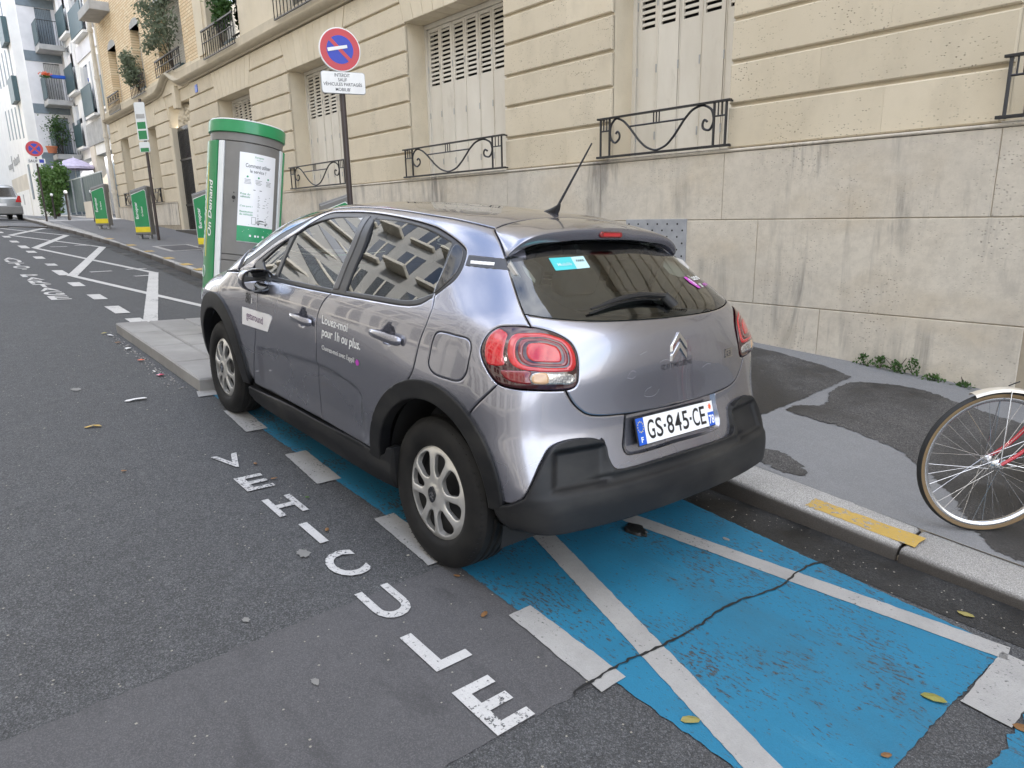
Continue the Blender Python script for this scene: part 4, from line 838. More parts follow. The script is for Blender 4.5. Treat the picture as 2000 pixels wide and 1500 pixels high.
def side(x,z):
    w=W0(z)-TPF(x)*(1)-TPR(x)
    g=sst(.98,1.3,z)
    w=w-TPG(x)*g
    # haunches round the wheel arches
    for xc,am in((0,.012),(2.54,.016)):
        w=w+am*np.exp(-((x-xc)/.42)**2)*np.exp(-((z-.62)/.22)**2)
    # lower door sculpt (shallow recess with soft edge)
    s=sst(.62,.70,x)*0+1
    zt=np.interp(x,[.45,.62,.78,1.02,1.8],[.60,.652,.668,.676,.612])
    rec=sst(.50,.60,x)*sst(1.82,1.76,x)*sst(0,-.035,z-zt)*sst(.34,.47,z)
    w=w-.016*rec
    # rear/front shoulder crease below the belt
    return w
def F(p):
    x,y,z=p[...,0],np.abs(p[...,1]),p[...,2]
    a=(y-side(x,z))
    b=(XR(z)+RC(z)*np.abs(y)**2.3*1.0-x)
    c=z-(ZT(x)-RCR(x)*y*y-.05*y**4)
    e=x-(XF(z)-.22*y**2.2)
    g=np.sqrt(1+np.where(z>1.06,1.35,0.02))
    kk=np.where(z>1.0,.20,.26)
    kk=.15+.05*sst(.75,1.1,z)
    r=smax(a,b/np.sqrt(1+1.2*sst(1.05,1.2,z)),kk)
    r=smax(r,e,.25)
    cg=c/np.sqrt(1+.35*sst(1.8,2.0,x)*sst(2.7,2.5,x))
    r=smax(r,cg,.115)
    return r

def surf_ray(u):
    u = np.asarray(u, float); ox = np.where(u < 0, AX, np.where(u > 2.25, 2.6, AX+u)); a = np.where(u < 0, u/RH, np.where(u > 2.25, (u-2.25)/RH, 0)); return ox, np.sin(a), np.cos(a)
def surf(u, z, off=0.):
    """belt surface: u runs round the car (0 = side, -1.257 = tail centre), z = height; returns points and normals"""
    ox, dx, dy = surf_ray(u); z = np.asarray(z, float); lo = np.zeros(len(z)); hi = np.full(len(z), 1.6)
    for _ in range(30):
        m = (lo+hi)/2; v = F(np.stack([ox+dx*m, dy*m, z], -1)); lo = np.where(v < 0, m, lo); hi = np.where(v < 0, hi, m)
    P = np.stack([ox+dx*lo, dy*lo, z], -1); N = grad(P); return P+N*np.asarray(off)[..., None] if np.ndim(off) else P+N*off, N
def top(x, y, off=0.):
    x, y = np.asarray(x, float), np.asarray(y, float); lo = np.full(len(x), .4); hi = np.full(len(x), 1.7)
    for _ in range(30):
        m = (lo+hi)/2; v = F(np.stack([x, y, m], -1)); lo = np.where(v < 0, m, lo); hi = np.where(v < 0, hi, m)
    P = np.stack([x, y, lo], -1); N = grad(P); return P+N*np.asarray(off)[..., None] if np.ndim(off) else P+N*off, N
def grad(p, e=.0025):
    q = np.empty(p.shape)
    for i in range(3):
        d_ = np.zeros(3); d_[i] = e; s_ = F(p+d_)-F(p-d_)
        q[..., i] = s_
    return q/np.maximum(np.linalg.norm(q, axis=-1, keepdims=True), 1e-9)
def mesh_n(name, V, Fc, N, mat, parent):
    me = bpy.data.meshes.new(name); me.from_pydata([tuple(p) for p in V], [], [tuple(int(i) for i in q) for q in Fc]); me.update(); me.shade_smooth()
    me.normals_split_custom_set_from_vertices([tuple(n) for n in N]); return link_mesh(name, me, mat, parent)
def dedupe(P, eps=.0035):
    P = np.array(P, float); o = [P[0]]
    for p in P[1:]:
        if np.linalg.norm(p-o[-1]) > eps: o.append(p)
    if np.linalg.norm(o[0]-o[-1]) < eps: o.pop()
    return np.array(o)
def loop(*segs): return dedupe(np.concatenate([np.array(s, float) for s in segs]))
def inset(P, d):
    ar = .5*np.sum(P[:, 0]*np.roll(P[:, 1], -1)-np.roll(P[:, 0], -1)*P[:, 1]); Q = P if ar > 0 else P[::-1]
    e = np.roll(Q, -1, 0)-Q; e /= np.maximum(np.linalg.norm(e, axis=1, keepdims=True), 1e-9); nn = np.stack([-e[:, 1], e[:, 0]], 1); m = nn+np.roll(nn, 1, 0)
    m /= np.maximum((m*np.roll(nn, 1, 0)).sum(1, keepdims=True), .4); return Q+m*d
def panel(name, outline, mat, parent, holes=(), off=0., thick=.014, grid=.03, mp=surf, gap=.0022, lip=.0016, mirror=False, both=False):
    P = inset(np.array(outline, float), gap) if gap else np.array(outline, float); H = [inset(np.array(h, float), -gap) if gap else np.array(h, float) for h in holes]
    lo, hi = P.min(0), P.max(0); xs = np.arange(lo[0]+grid/2, hi[0], grid); ys = np.arange(lo[1]+grid/2, hi[1], grid)
    G = np.stack(np.meshgrid(xs, ys), -1).reshape(-1, 2); keep = inpoly(G, P) & (segdist(G, P) > grid*.45) if len(G) else np.zeros(0, bool)
    for h in H: keep &= ~inpoly(G, h) & (segdist(G, h) > grid*.45)
    G = G[keep]; rings = [P]+H; A = list(rings)
    if lip:                                                       # narrow band along the edges so they can turn in
        for i, r in enumerate(rings):
            q = inset(r, .006 if i == 0 else -.006); ok = inpoly(q, P) & (segdist(q, P) > .0045)
            for h in H: ok &= ~inpoly(q, h) & (segdist(q, h) > .0045)
            A.append(q[ok])
    V = np.vstack(A+[G]); E = []; k = 0
    for r in rings: E += [(k+i, k+(i+1) % len(r)) for i in range(len(r))]; k += len(r)
    r = delaunay_2d_cdt([Vector(p) for p in V], E, [], 0, 1e-7); v = np.array([tuple(p) for p in r[0]]); fc = np.array([tuple(q) for q in r[2]])
    cen = v[fc].mean(1); kp = inpoly(cen, P)
    for h in H: kp &= ~inpoly(cen, h)
    fc = fc[kp]
    o = off(v[:, 0], v[:, 1]) if callable(off) else off
    X, N = mp(v[:, 0], v[:, 1], o)
    if callable(off):                                             # normals of the displaced skin
        e = .002; a, _ = mp(v[:, 0]+e, v[:, 1], off(v[:, 0]+e, v[:, 1])); b, _ = mp(v[:, 0]-e, v[:, 1], off(v[:, 0]-e, v[:, 1])); c, _ = mp(v[:, 0], v[:, 1]+e, off(v[:, 0], v[:, 1]+e)); d_, _ = mp(v[:, 0], v[:, 1]-e, off(v[:, 0], v[:, 1]-e))
        N2 = np.cross(a-b, c-d_); N2 /= np.maximum(np.linalg.norm(N2, axis=1, keepdims=True), 1e-12); N2 *= np.sign((N2*N).sum(1, keepdims=True)); N = N2
    nf = np.cross(X[fc[:, 1]]-X[fc[:, 0]], X[fc[:, 2]]-X[fc[:, 0]]); fl = (nf*N[fc[:, 0]]).sum(1) < 0; fc[fl] = fc[fl][:, ::-1]
    cnt = {}
    for q in fc:
        for i in range(3): a, b = int(q[i]), int(q[(i+1) % 3]); cnt[(a, b)] = 1
    bd = [(a, b) for (a, b) in cnt if (b, a) not in cnt]
    lat = np.zeros_like(X)
    for a, b in bd:
        l = np.cross(X[b]-X[a], (N[a]+N[b])/2); lat[a] += l; lat[b] += l
    ln = np.linalg.norm(lat, axis=1, keepdims=True); isb = ln[:, 0] > 1e-12; lat = np.where(ln > 1e-12, lat/np.maximum(ln, 1e-12), 0)
    N0 = N.copy()
    if lip: X = X-N*(lip*isb)[:, None]; N = np.where(isb[:, None], N+lat*.75, N); N /= np.linalg.norm(N, axis=1, keepdims=True)
    VV = [X]; NN = [N]; FF = [tuple(q) for q in fc]
    if thick:
        idx = np.where(isb)[0]; mp_ = {int(i): n for n, i in enumerate(idx)}; n0 = len(X); nb = len(idx)
        VV += [X[idx], X[idx]-N0[idx]*thick]; NN += [lat[idx], lat[idx]]
        for a, b in bd: a, b = mp_[a], mp_[b]; FF.append((n0+b, n0+a, n0+nb+a, n0+nb+b))
    X, N = np.vstack(VV), np.vstack(NN); N /= np.maximum(np.linalg.norm(N, axis=1, keepdims=True), 1e-9); outs = []
    if not mirror or both: outs.append(mesh_n(name, X, FF, N, mat, parent))
    if mirror or both: s_ = np.array([1, -1, 1]); outs.append(mesh_n(name, X*s_, [q[::-1] for q in FF], N*s_, mat, parent))
    return outs
CARM = Matrix(((0.998445, 0.003989, -0.055606), (-0.006238, 0.999167, -0.040336), (0.055399, 0.04062, 0.997638)))
car = thing('parked_car', 'silver grey five-door hatchback parked over the blue bay', 'car', (0, 0, .003), CARM)
TR['dlo'][:3] = [(1.28, 1.003), (.841, 1.013), (.556, 1.023)]; TR['fglass'][7:10] = [(.563, 1.046), (.867, 1.038), (1.214, 1.030)]
def edges_(k, *br, sp=.012):
    P = TR[k]+[TR[k][0]]; return np.concatenate([cr(P[i:j+1], sp)[:-1] for i, j in zip(br[:-1], br[1:])])
sm = lambda k, sp=.015: cr(TR[k], sp); smc = lambda k, sp=.012: cr(TR[k], sp, True)
mir = lambda P: np.stack([2*UC-np.array(P)[:, 0], np.array(P)[:, 1]], 1)[::-1]
def xu(x, y=.87): x = np.asarray(x, float); return np.where(x >= AX, np.where(x <= 2.6, x-AX, 2.25+np.arctan2(x-2.6, y)*RH), -np.arctan2(AX-x, y)*RH)
def arc(cx, r, a0, a1, n=40, zc=.305, rz=None):
    t = np.radians(np.linspace(a0, a1, n)); return np.stack([xu(cx+r*np.cos(t)), zc+(rz or r)*np.sin(t)], 1)
dlo = TR['dlo']; S = cr([(-.37, 1.377), (-.25, 1.389), (-.1, 1.401), (.1, 1.413), (.33, 1.424), (.63, 1.430), (.86, 1.424), (1.01, 1.408), (1.11, 1.366), (1.245, 1.290), (1.445, 1.197), (1.58, 1.120), (1.70, 1.058), (1.78, 1.022)], .02)
DU = cr(dlo[6:], .015); DB = cr(dlo[:7], .015)         # upper (tail to nose) and lower edge (nose to tail) of the side windows
gB, gC = sm('gapB'), sm('gapC'); lamp = smc('lamp', .01)
near = lambda P, q: int(np.argmin(np.linalg.norm(np.array(P)-np.array(q), axis=1)))
iL, iB, iS = near(lamp, (-.648, 1.048)), near(lamp, TR['seamT'][0]), near(lamp, TR['seamB'][0])
lampO = np.vstack([lamp[iS:], lamp[:iL+1]]); tge = sm('tgedge'); sB = sm('seamB'); sT = sm('seamT')
fuel = smc('fuel', .012); SB = .362
# body side: quarter panel, roof rail and windscreen pillar in one pressing
quarter = loop(S, [(1.80, 1.0), (1.70, 1.005), (1.60, 1.04)], DU[::-1], gC[:-1], arc(0, .452, 53, 139, 34), sB[::-1], lampO, tge[::-1])
panel('quarter_panel', quarter, MT['paint'], car, holes=[fuel], both=True)
fo = panel('fuel_flap', fuel, MT['paint'], car, off=-.0006)[0]
panel('flap_backing', inset(fuel, -.01), MT['trim_black'], fo, off=-.012, thick=0, gap=0, lip=0)
panel('quarter_infill', inset(fuel, -.003), MT['paint'], car, off=-.0008, mirror=True)
rdoor = loop(gB, cr([(.60, SB), (.3, SB), (.095, SB)], .03), arc(0, .452, 14, 53, 20), gC[::-1][1:], DB[::-1][DB[::-1][:, 0] < .553])
def cup(u, z):
    o_ = np.zeros(len(u))
    for xc, zc in ((1.172, .866), (.345, .918)):
        r_ = np.sqrt(((u+AX-xc)/.052)**2+((z-zc)/.050)**2); o_ = o_-.024*sst(1.0, .45, r_)
    return o_
rd = panel('rear_door', rdoor, MT['paint'], car, both=True, off=cup, grid=.016)
FD = cr([(1.485, 1.0), (1.452, .93), (1.45, .8), (1.485, .62), (1.55, .45), (1.60, SB-.02)], .02)
fdoor = loop(gB[::-1], DB[::-1][DB[::-1][:, 0] > .558], [(1.36, .998)], FD, cr([(1.58, SB-.025), (1.1, SB-.01), (.66, SB)], .03))
fd = panel('front_door', fdoor, MT['paint'], car, both=True, off=cup, grid=.016)
HL = cr([(1.70, 1.004), (1.95, .985), (2.25, .955), (2.5, .915), (2.72, .865)], .03)
FE = cr([(2.72, .865), (2.70, .78), (2.66, .66), (2.60, .56)], .03)
fend = loop([(1.60, 1.036)], HL, FE, arc(2.54, .47, 34, 168, 40), [(1.60, .36)], FD[::-1], [(1.50, 1.01)])
panel('front_wing', fend, MT['paint'], car, both=True)
CF = 2.25+.8*math.pi/2; mif = lambda P: np.stack([2*CF-np.array(P)[:, 0], np.array(P)[:, 1]], 1)[::-1]
def sym(half, m): return loop(half, m(half))
panel('front_bumper', sym(np.vstack([cr([(CF, .825), (3.2, .83), (2.9, .845), (2.72, .865)], .04), FE, cr([(2.60, .56), (2.615, .45), (2.60, .33), (2.9, .24), (CF, .22)], .04)]), mif), MT['paint'], car, grid=.05)
panel('headlamp', cr([(2.75, .83), (2.95, .80), (3.1, .745), (3.05, .70), (2.85, .69), (2.74, .75)], .02, True), MT['lamp_clear'], car, off=.006, both=True)
panel('grille', sym(np.vstack([cr([(CF, .63), (3.1, .62)], .05), cr([(3.08, .5), (3.1, .36), (CF, .36)], .05)]), mif), MT['plastic'], car, off=.006)
# tail: bumper, tailgate, glass
bt = cr(TR['bumpt'][1:-2]+[(-1.10, .503), (UC, .505)], .015)
PK = cr([(UC, .552), (-1.04, .550), (-.990, .558), (-.978, .585), (-.985, .64), (-.990, .705)], .015)
sTp = sT[sT[:, 0] > -.985]
panel('rear_bumper', sym(np.vstack([PK, sTp[::-1], lamp[iB:iS+1], sB, arc(0, .452, 142, 165, 10), bt]), mir), MT['paint'], car)
GB = cr([(-.623, 1.089), (-.708, 1.079), (-.788, 1.072), (-.90, 1.067), (-1.06, 1.065), (UC, 1.064)], .02)
tg = panel('tailgate', sym(np.vstack([GB[::-1], tge[tge[:, 1] < 1.085], lamp[iL:iB+1], sT[sT[:, 0] > -1.0], cr([(-1.01, .7065), (UC, .703)], .03)]), mir), MT['paint'], car)[0]
GT = cr([(UC, 1.347), (-1.05, 1.347), (-.888, 1.343), (-.667, 1.325), (-.56, 1.298), (-.517, 1.274)], .02); tgs = tge[(tge[:, 1] < 1.27) & (tge[:, 1] > 1.095)]
gl_half = np.vstack([GT, tgs, GB])
rg = panel('rear_window', sym(gl_half, mir), MT['rear_glass'], car, off=-.003, thick=.004, lip=0)[0]
# black printed border of the rear window, inside of the glass
GI = cr([(UC, 1.336), (-.95, 1.331), (-.70, 1.311), (-.60, 1.283), (-.59, 1.25), (-.66, 1.19), (-.75, 1.13), (-.84, 1.10), (-1.0, 1.092), (UC, 1.090)], .02)
panel('printed_border', sym(np.vstack([GT+[0, -.004], tgs+[-.004, 0], GB+[0, .004]]), mir), MT['gloss_black'], rg, holes=[sym(GI, mir)], off=-.009, thick=0, lip=0)
m = MB()                                                # number plate recess
pk_o = sym(np.vstack([PK, [(-.990, .7065)], [(UC, .703)]]), mir)
P1, N1 = surf(pk_o[:, 0], pk_o[:, 1]); P2 = P1.copy(); P2[:, 0] = np.maximum(P1[:, 0]+.012, -.523+.18*(.70-P1[:, 2])*-1); cxy = P2.mean(0); n_ = len(P1); P3 = cxy+(P2-cxy)*np.array([1, .93, .93])
m.add(np.vstack([P1, P3]), [(i, n_+i, n_+(i+1) % n_, (i+1) % n_) for i in range(n_)]+[tuple(n_+i for i in range(n_))]); m.build('plate_recess', MT['paint'], car, smooth=True)
PLM = Matrix.Translation((-.5535, 0, .632)) @ Matrix.Rotation(.345, 4, 'Y')
def plate_pt(a, b, d): return tuple(PLM @ Vector((-d, -a, b)))
m = MB(); m.prism([(-.262, -.057), (.262, -.057), (.262, .057), (-.262, .057)], plate_pt, -.004, .002, .001); npl = m.build('number_plate', MT['black_ink'], car)
m = MB(); m.prism([(-.212, -.0535), (.214, -.0535), (.214, .0535), (-.212, .0535)], plate_pt, .002, .0035); m.build('plate_face', MT['plate_white'], npl)
for a0, a1, b0, b1, mt in ((-.2585, -.2125, -.0535, .0535, 'plate_blue'), (.2145, .2585, -.0535, .006, 'plate_blue'), (.2145, .2585, .006, .0535, 'plate_white')):
    m = MB(); m.prism([(a0, b0), (a1, b0), (a1, b1), (a0, b1)], plate_pt, .002, .0036); m.build('plate_band', MT[mt], npl)
def fit_text(name, body, x0, x1, y0, y1, fn, mat, par, **k):
    v, f = text2d(body, 1, **k); lo, hi = v.min(0), v.max(0); v = (v-lo)/(hi-lo)*np.array([x1-x0, y1-y0])+np.array([x0, y0])
    me = bpy.data.meshes.new(name); me.from_pydata([tuple(fn(a, b)) for a, b in v], [], f); me.update(); return link_mesh(name, me, mat, par)
pf = lambda a, b: plate_pt(a, b, .0042)
xc = -.196
for ch, w in (('G', .044), ('S', .042), ('-', .014), ('8', .042), ('4', .044), ('5', .042), ('-', .014), ('C', .044), ('E', .038)):
    if ch == '-': fit_text('plate_hyphen', '-', xc, xc+w, -.006, .006, pf, MT['black_ink'], npl)
    else: fit_text('plate_character', ch, xc, xc+w, -.039, .039, pf, MT['black_ink'], npl, bold=.012)
    xc += w+.0085
fit_text('country_letter', 'F', -.243, -.229, -.044, -.022, pf, MT['plate_white'], npl, bold=.03); fit_text('department_number', '78', .218, .255, -.045, -.006, pf, MT['plate_white'], npl, bold=.02)
m = MB()
for k in range(12): t_ = k*math.pi/6; c_ = (-.2355+.017*math.cos(t_), .018+.021*math.sin(t_)); m.prism([(c_[0]+.0028*math.cos(q), c_[1]+.0028*math.sin(q)) for q in np.linspace(0, 6.283, 6)[:-1]], plate_pt, .0036, .0042)
m.build('euro_stars', MT['brand_yellow'], npl)
m = MB(); st_ = [(.2365+(.014 if k % 2 else .007)*math.cos(k*math.pi/8), .030+(.016 if k % 2 else .008)*math.sin(k*math.pi/8)) for k in range(16)]; m.prism(st_, plate_pt, .0036, .0043); m.build('region_emblem', MT['orange_ink'], npl)
# plastic lower bumper with raised pads and a step
sg = lambda a, b, x: sst(a, b, x)
def bump_off(u, z):
    up = 1-np.abs(np.abs(u-UC))/1.0; e = np.minimum(np.abs(u-UC), 9)
    corner = sg(.345, .375, e)*sg(.545, .515, e); pad = corner*sg(.478, .490, z)*sg(.618, .604, z)
    band = sg(.45, .36, e)*sg(.462, .475, z)*sg(.505, .49, z)
    step = sg(.468, .452, z)*sg(.62, .50, e)
    return .010+.014*sg(.70, .60, e)+.014*step-.020*pad-.008*band
bd_half = np.vstack([cr(TR['bumpt'][1:-2]+[(-1.10, .503), (UC, .505)], .012)[::-1]+[0, .004], [(-.600, .415), (-.577, .395), (-.584, .372), (-.600, .348), (-.632, .334)], cr([(-.69, .332), (-.9, .330), (UC, .332)], .03)])
rb = panel('bumper_cladding', sym(bd_half, mir), MT['plastic'], car, off=bump_off, grid=.016, thick=.03, lip=.004, gap=0)[0]
m = MB(); us = np.linspace(-.60, 2*UC+.60, 50); A1, _ = surf(us, np.full(50, .336), .012); A2 = A1.copy(); A2[:, 2] = .300; A2[:, 0] += .16; A2[:, 1] *= .90
m.add(np.vstack([A1, A2]), [(i, i+1, 51+i, 50+i) for i in range(49)]); m.build('bumper_underside', MT['plastic'], car, smooth=True)
# lamps
def lamp_off(u, z): e = (np.array([u, z]).T-np.array([-.655, .94]))/np.array([.15, .11]); return .004+.014*np.clip(1-(e**2).sum(1)**1.5, 0, 1)
for mirr in (False, True):
    tl = panel('tail_lamp', inset(lamp, .001), MT['lamp_dark'], car, off=lamp_off, thick=.03, grid=.015, lip=.003, mirror=mirr)[0]
    L2 = lambda k, d, mt, nm, gap=0., holes=(): panel(nm, smc(k, .008) if isinstance(k, str) else k, MT[mt], tl, off=lambda u, z: lamp_off(u, z)+d, thick=.003, grid=.015, lip=.0008, gap=gap, holes=holes, mirror=mirr)
    lc = smc('lampC', .008); ci = np.array([-.69, .96]); inner = lambda k: ci+(lc-ci)*k
    L2('lampred', .0012, 'lamp_red', 'side_reflector'); L2(lc, .0012, 'lamp_red', 'light_guide', holes=[inner(.80)]); L2(inner(.72), .0010, 'lamp_red_deep', 'lamp_chamber', holes=[inner(.60)]); L2(inner(.50), .0012, 'lamp_red', 'brake_reflector')
    lw = smc('lampwhite', .006); L2(lw, .0014, 'lamp_clear', 'reversing_lens'); L2('lampred2', .0012, 'lamp_red_deep', 'fog_reflector')
    L2(cr([(-.660, .866), (-.658, .885), (-.668, .893), (-.695, .893), (-.700, .862), (-.68, .860)], .006, True), .0022, 'lamp_amber', 'indicator_lens')
# side windows
for mirr in (False, True):
    fg, qg, rgl = edges_('fglass', 0, 4, 7, 9, 11), edges_('qglass', 0, 2, 3, 5, 7), edges_('rglass', 0, 4, 6, 10, 13); out_ = loop(DB[:-1], DU, [(1.60, 1.07), (1.52, 1.0)], cr([(1.45, .998), (1.30, 1.002)], .03))
    tr_ = panel('window_trim', out_, MT['trim_black'], car, holes=[fg, qg, rgl], off=-.002, thick=.012, lip=.002, gap=.001, mirror=mirr)[0]
    def flat_glass(q):
        G_ = inset(q, .01); P_, _ = surf(G_[:, 0], G_[:, 1], -.010); bs_ = lambda X: np.stack([np.ones(len(X)), X[:, 0], X[:, 2], X[:, 0]**2, X[:, 0]*X[:, 2]], 1); cf = np.linalg.lstsq(bs_(P_), P_[:, 1], rcond=None)[0]; kz_ = -.10; zm = P_[:, 2].mean()
        def mp_(u, z, off=0.):
            P_, _ = surf(u, z, -.010); P_[:, 1] = bs_(P_)@cf+kz_*((P_[:, 2]-zm)**2-.01); N_ = np.stack([-(cf[1]+2*cf[3]*P_[:, 0]+cf[4]*P_[:, 2]), np.ones(len(P_)), -(cf[2]+cf[4]*P_[:, 0]+2*kz_*(P_[:, 2]-zm))], 1); return P_, N_/np.linalg.norm(N_, axis=1, keepdims=True)
        return mp_
    for nm, q in (('front_side_window', fg), ('quarter_light', qg), ('rear_side_window', rgl)): panel(nm, inset(q, -.006), MT['car_glass'], car, mp=flat_glass(q), thick=.003, lip=0, gap=0, mirror=mirr)
    panel('pillar_cover', smc('cpanel'), MT['gloss_black'], tr_, off=.0008, thick=.003, gap=0, mirror=mirr)
    # pillar strip between the doors
    ps = loop(cr([(.60, 1.395), (.578, 1.29), (.570, 1.16), (.560, 1.04)], .03), cr([(.50, 1.045), (.515, 1.144), (.522, 1.268), (.552, 1.392)], .03)); panel('door_pillar', ps, MT['dark_grey_strip'], tr_, off=.0012, thick=.003, mirror=mirr)
    panel('roof_accent', cr([(-.314, 1.273), (-.505, 1.268)], .02).tolist()+cr([(-.537, 1.226), (-.322, 1.230)], .02).tolist(), MT['dark_grey_strip'], car, off=.0012, thick=.004, gap=0, mirror=mirr)
    panel('accent_dash', edges_('stripw', 0, 1, 2, 3, 4), MT['white_paint'], car, off=.0026, thick=.003, gap=0, mirror=mirr)
    # cladding
    def arch_off(c, ri, ro): return lambda u, z: .017
    ang = (-12, 173) ; ao = arc(0, .485, -2, 166, 50, rz=.487); ai = arc(0, .398, -4, 169, 50, rz=.410)
    panel('arch_cladding', loop(ao, [(-.60, .40), (-.578, .385)], ai[::-1]), MT['plastic'], car, off=.016, thick=.05, lip=.005, gap=.0, grid=.02, mirror=mirr)
    ao = arc(2.54, .535, 8, 178, 50, rz=.520); ai = arc(2.54, .405, 2, 180, 50, rz=.415)
    panel('arch_cladding', loop(ao, ai[::-1]), MT['plastic'], car, off=.016, thick=.05, lip=.005, gap=0, grid=.02, mirror=mirr)
    panel('sill_cladding', loop(cr([(-.075, .43), (-.02, .42), (.02, .372), (.3, .362), (.66, .350), (1.0, .345), (1.3, .334), (1.66, .312)], .03), cr([(1.70, .262), (1.66, .225), (.8, .215), (.1, .225), (-.055, .24)], .03)), MT['plastic'], car, off=lambda u, z: .012+.016*sst(.355, .31, z), thick=.04, lip=.004, gap=0, grid=.025, mirror=mirr)
# roof, windscreen, bonnet
S3, _ = surf(S[:, 0], S[:, 1]); XY = S3[:, :2]; kR = near(S, (1.035, 1.40))
ws_top = cr([tuple(XY[kR]), (1.50, .47), (1.64, .33), (1.725, .17), (1.75, 0)], .04)
fy = lambda P: (np.array(P)*np.array([1, -1]))[::-1]
ss3, _ = surf(*np.array(TR['spseam']).T); seam_r = cr(np.vstack([ss3[:3, :2], [(.152, .24), (.158, .1), (.160, 0)]]), .03)
roof_h = np.vstack([seam_r[::-1], XY[:kR+1], ws_top]); tp = lambda x, y, off=0.: top(x, y, off)
panel('roof', loop(roof_h, fy(roof_h)), MT['paint'], car, mp=tp, grid=.05, gap=.001)
cow = cr([tuple(XY[-1]), (2.26, .56), (2.42, .36), (2.50, .18), (2.53, 0)], .04)
def toward(P, d): P = np.array(P).copy(); P[:, 1] -= d; return P
wsh = np.vstack([ws_top[::-1]+[.006, 0], toward(XY[kR+1:-1], .025), cow])
panel('windscreen', loop(wsh, fy(wsh)), MT['car_glass'], car, mp=tp, grid=.06, off=-.004, lip=0, thick=.004)
ws_b = np.vstack([toward(XY[kR:-1], .0), cow[:1]]); ws_c = toward(XY[kR:-1], .028)
for mirr in (False, True): panel('windscreen_surround', loop(ws_b, ws_c[::-1]), MT['trim_black'], car, mp=tp, off=-.006, lip=0, thick=.004, gap=0, mirror=mirr)
H3, _ = surf(HL[:, 0], HL[:, 1]); hood = np.vstack([cow[::-1]+[.05, 0], H3[3:, :2], cr([tuple(H3[-1, :2]), (3.16, .35), (3.20, 0)], .05)[1:]])
panel('bonnet', loop(hood, fy(hood)), MT['paint'], car, mp=tp, grid=.05)
panel('cowl', loop(np.vstack([cow[::-1]+[.003, 0], cow+[.05, 0]]), fy(np.vstack([cow[::-1]+[.003, 0], cow+[.05, 0]]))), MT['plastic'], car, mp=tp, off=-.008, lip=0, gap=0)
up_ = loop(tge[(tge[:, 1] < 1.374) & (tge[:, 1] > 1.262)], cr([(-.60, 1.275), (-.56, 1.34), (-.48, 1.39), (-.40, 1.392)], .02))
panel('tailgate_shoulder', up_, MT['paint'], car, off=-.002, lip=0, both=True)
# spoiler
lipP = [(0, -.103, 1.398), (.10, -.100, 1.3965), (.211, -.090, 1.391), (.30, -.085, 1.383), (.393, -.081, 1.371), (.45, -.080, 1.358), (.498, -.079, 1.340), (.535, -.078, 1.313), (.562, -.076, 1.280)]
ly = cr(np.array(lipP), .02); ly = np.vstack([ly[::-1]*[-1, 1, 1], ly[1:]]); n_ = len(ly)
sy = np.interp(np.abs(ly[:, 0]), [0, .562], [0, .50])*np.sign(ly[:, 0]); sx = np.interp(np.abs(sy), np.sort(seam_r[:, 1]), seam_r[np.argsort(seam_r[:, 1]), 0])
sP, _ = top(sx, np.clip(sy, -.47, .47)); sP[:, 1] = sy*.955; sP[:, 0] -= .004
rows = []
for k, t_ in enumerate(np.linspace(0, 1, 9)):
    L3 = np.stack([ly[:, 1], ly[:, 0], ly[:, 2]], 1); q = sP*(1-t_)+L3*t_; q[:, 2] += .010*np.sin(math.pi*t_)*(1-(np.abs(ly[:, 0])/.562)**2*.4); rows.append(q)
te = cr(np.array([(.125, .471, 1.376), (.042, .508, 1.331), (-.043, .546, 1.276)]), .01); wgt = (np.abs(ly[:, 0])/.562)**10
for k, q in enumerate(rows):
    t_ = np.linspace(0, 1, len(te)); e_ = np.array([np.interp(k/8, t_, te[:, i]) for i in range(3)])
    for i in range(n_):
        if wgt[i] > .001: tgt = e_*np.array([1, np.sign(ly[i, 0])*.992, 1]); q[i] = q[i]*(1-wgt[i])+tgt*wgt[i]
L3 = rows[-1]; th = np.interp(np.abs(ly[:, 0]), [0, .3, .5, .562], [.052, .050, .034, .006])
for dx, k in ((-.004, .10), (-.002, .5), (.006, .95), (.02, 1.05), (.10, .95)):
    q = L3.copy(); q[:, 0] += dx; q[:, 2] -= th*k; rows.append(q)
m = MB(); m.add(np.vstack(rows), [(r*n_+i, r*n_+i+1, (r+1)*n_+i+1, (r+1)*n_+i) for r in range(len(rows)-1) for i in range(n_-1)]); sp_ = m.build('roof_spoiler', MT['paint'], car, smooth=True)
m = MB(); m.prism([(s_*.060+.013*math.cos(t_), .013*math.sin(t_)) for s_, r0 in ((1, -1.57), (-1, 1.57)) for t_ in np.linspace(r0, r0+3.14, 8)], lambda a, b, d: (-.100-d+.02*(b*2), a, 1.369+b), 0, .010, .003); bk_ = m.build('high_brake_lamp', MT['lamp_red_deep'], sp_, smooth=True)
m = MB(); m.prism([(s_*.048+.006*math.cos(t_), .006*math.sin(t_)) for s_, r0 in ((1, -1.57), (-1, 1.57)) for t_ in np.linspace(r0, r0+3.14, 8)], lambda a, b, d: (-.110-d+.02*(b*2), a, 1.369+b), 0, .0015); m.build('brake_element', MT['lamp_red'], bk_)
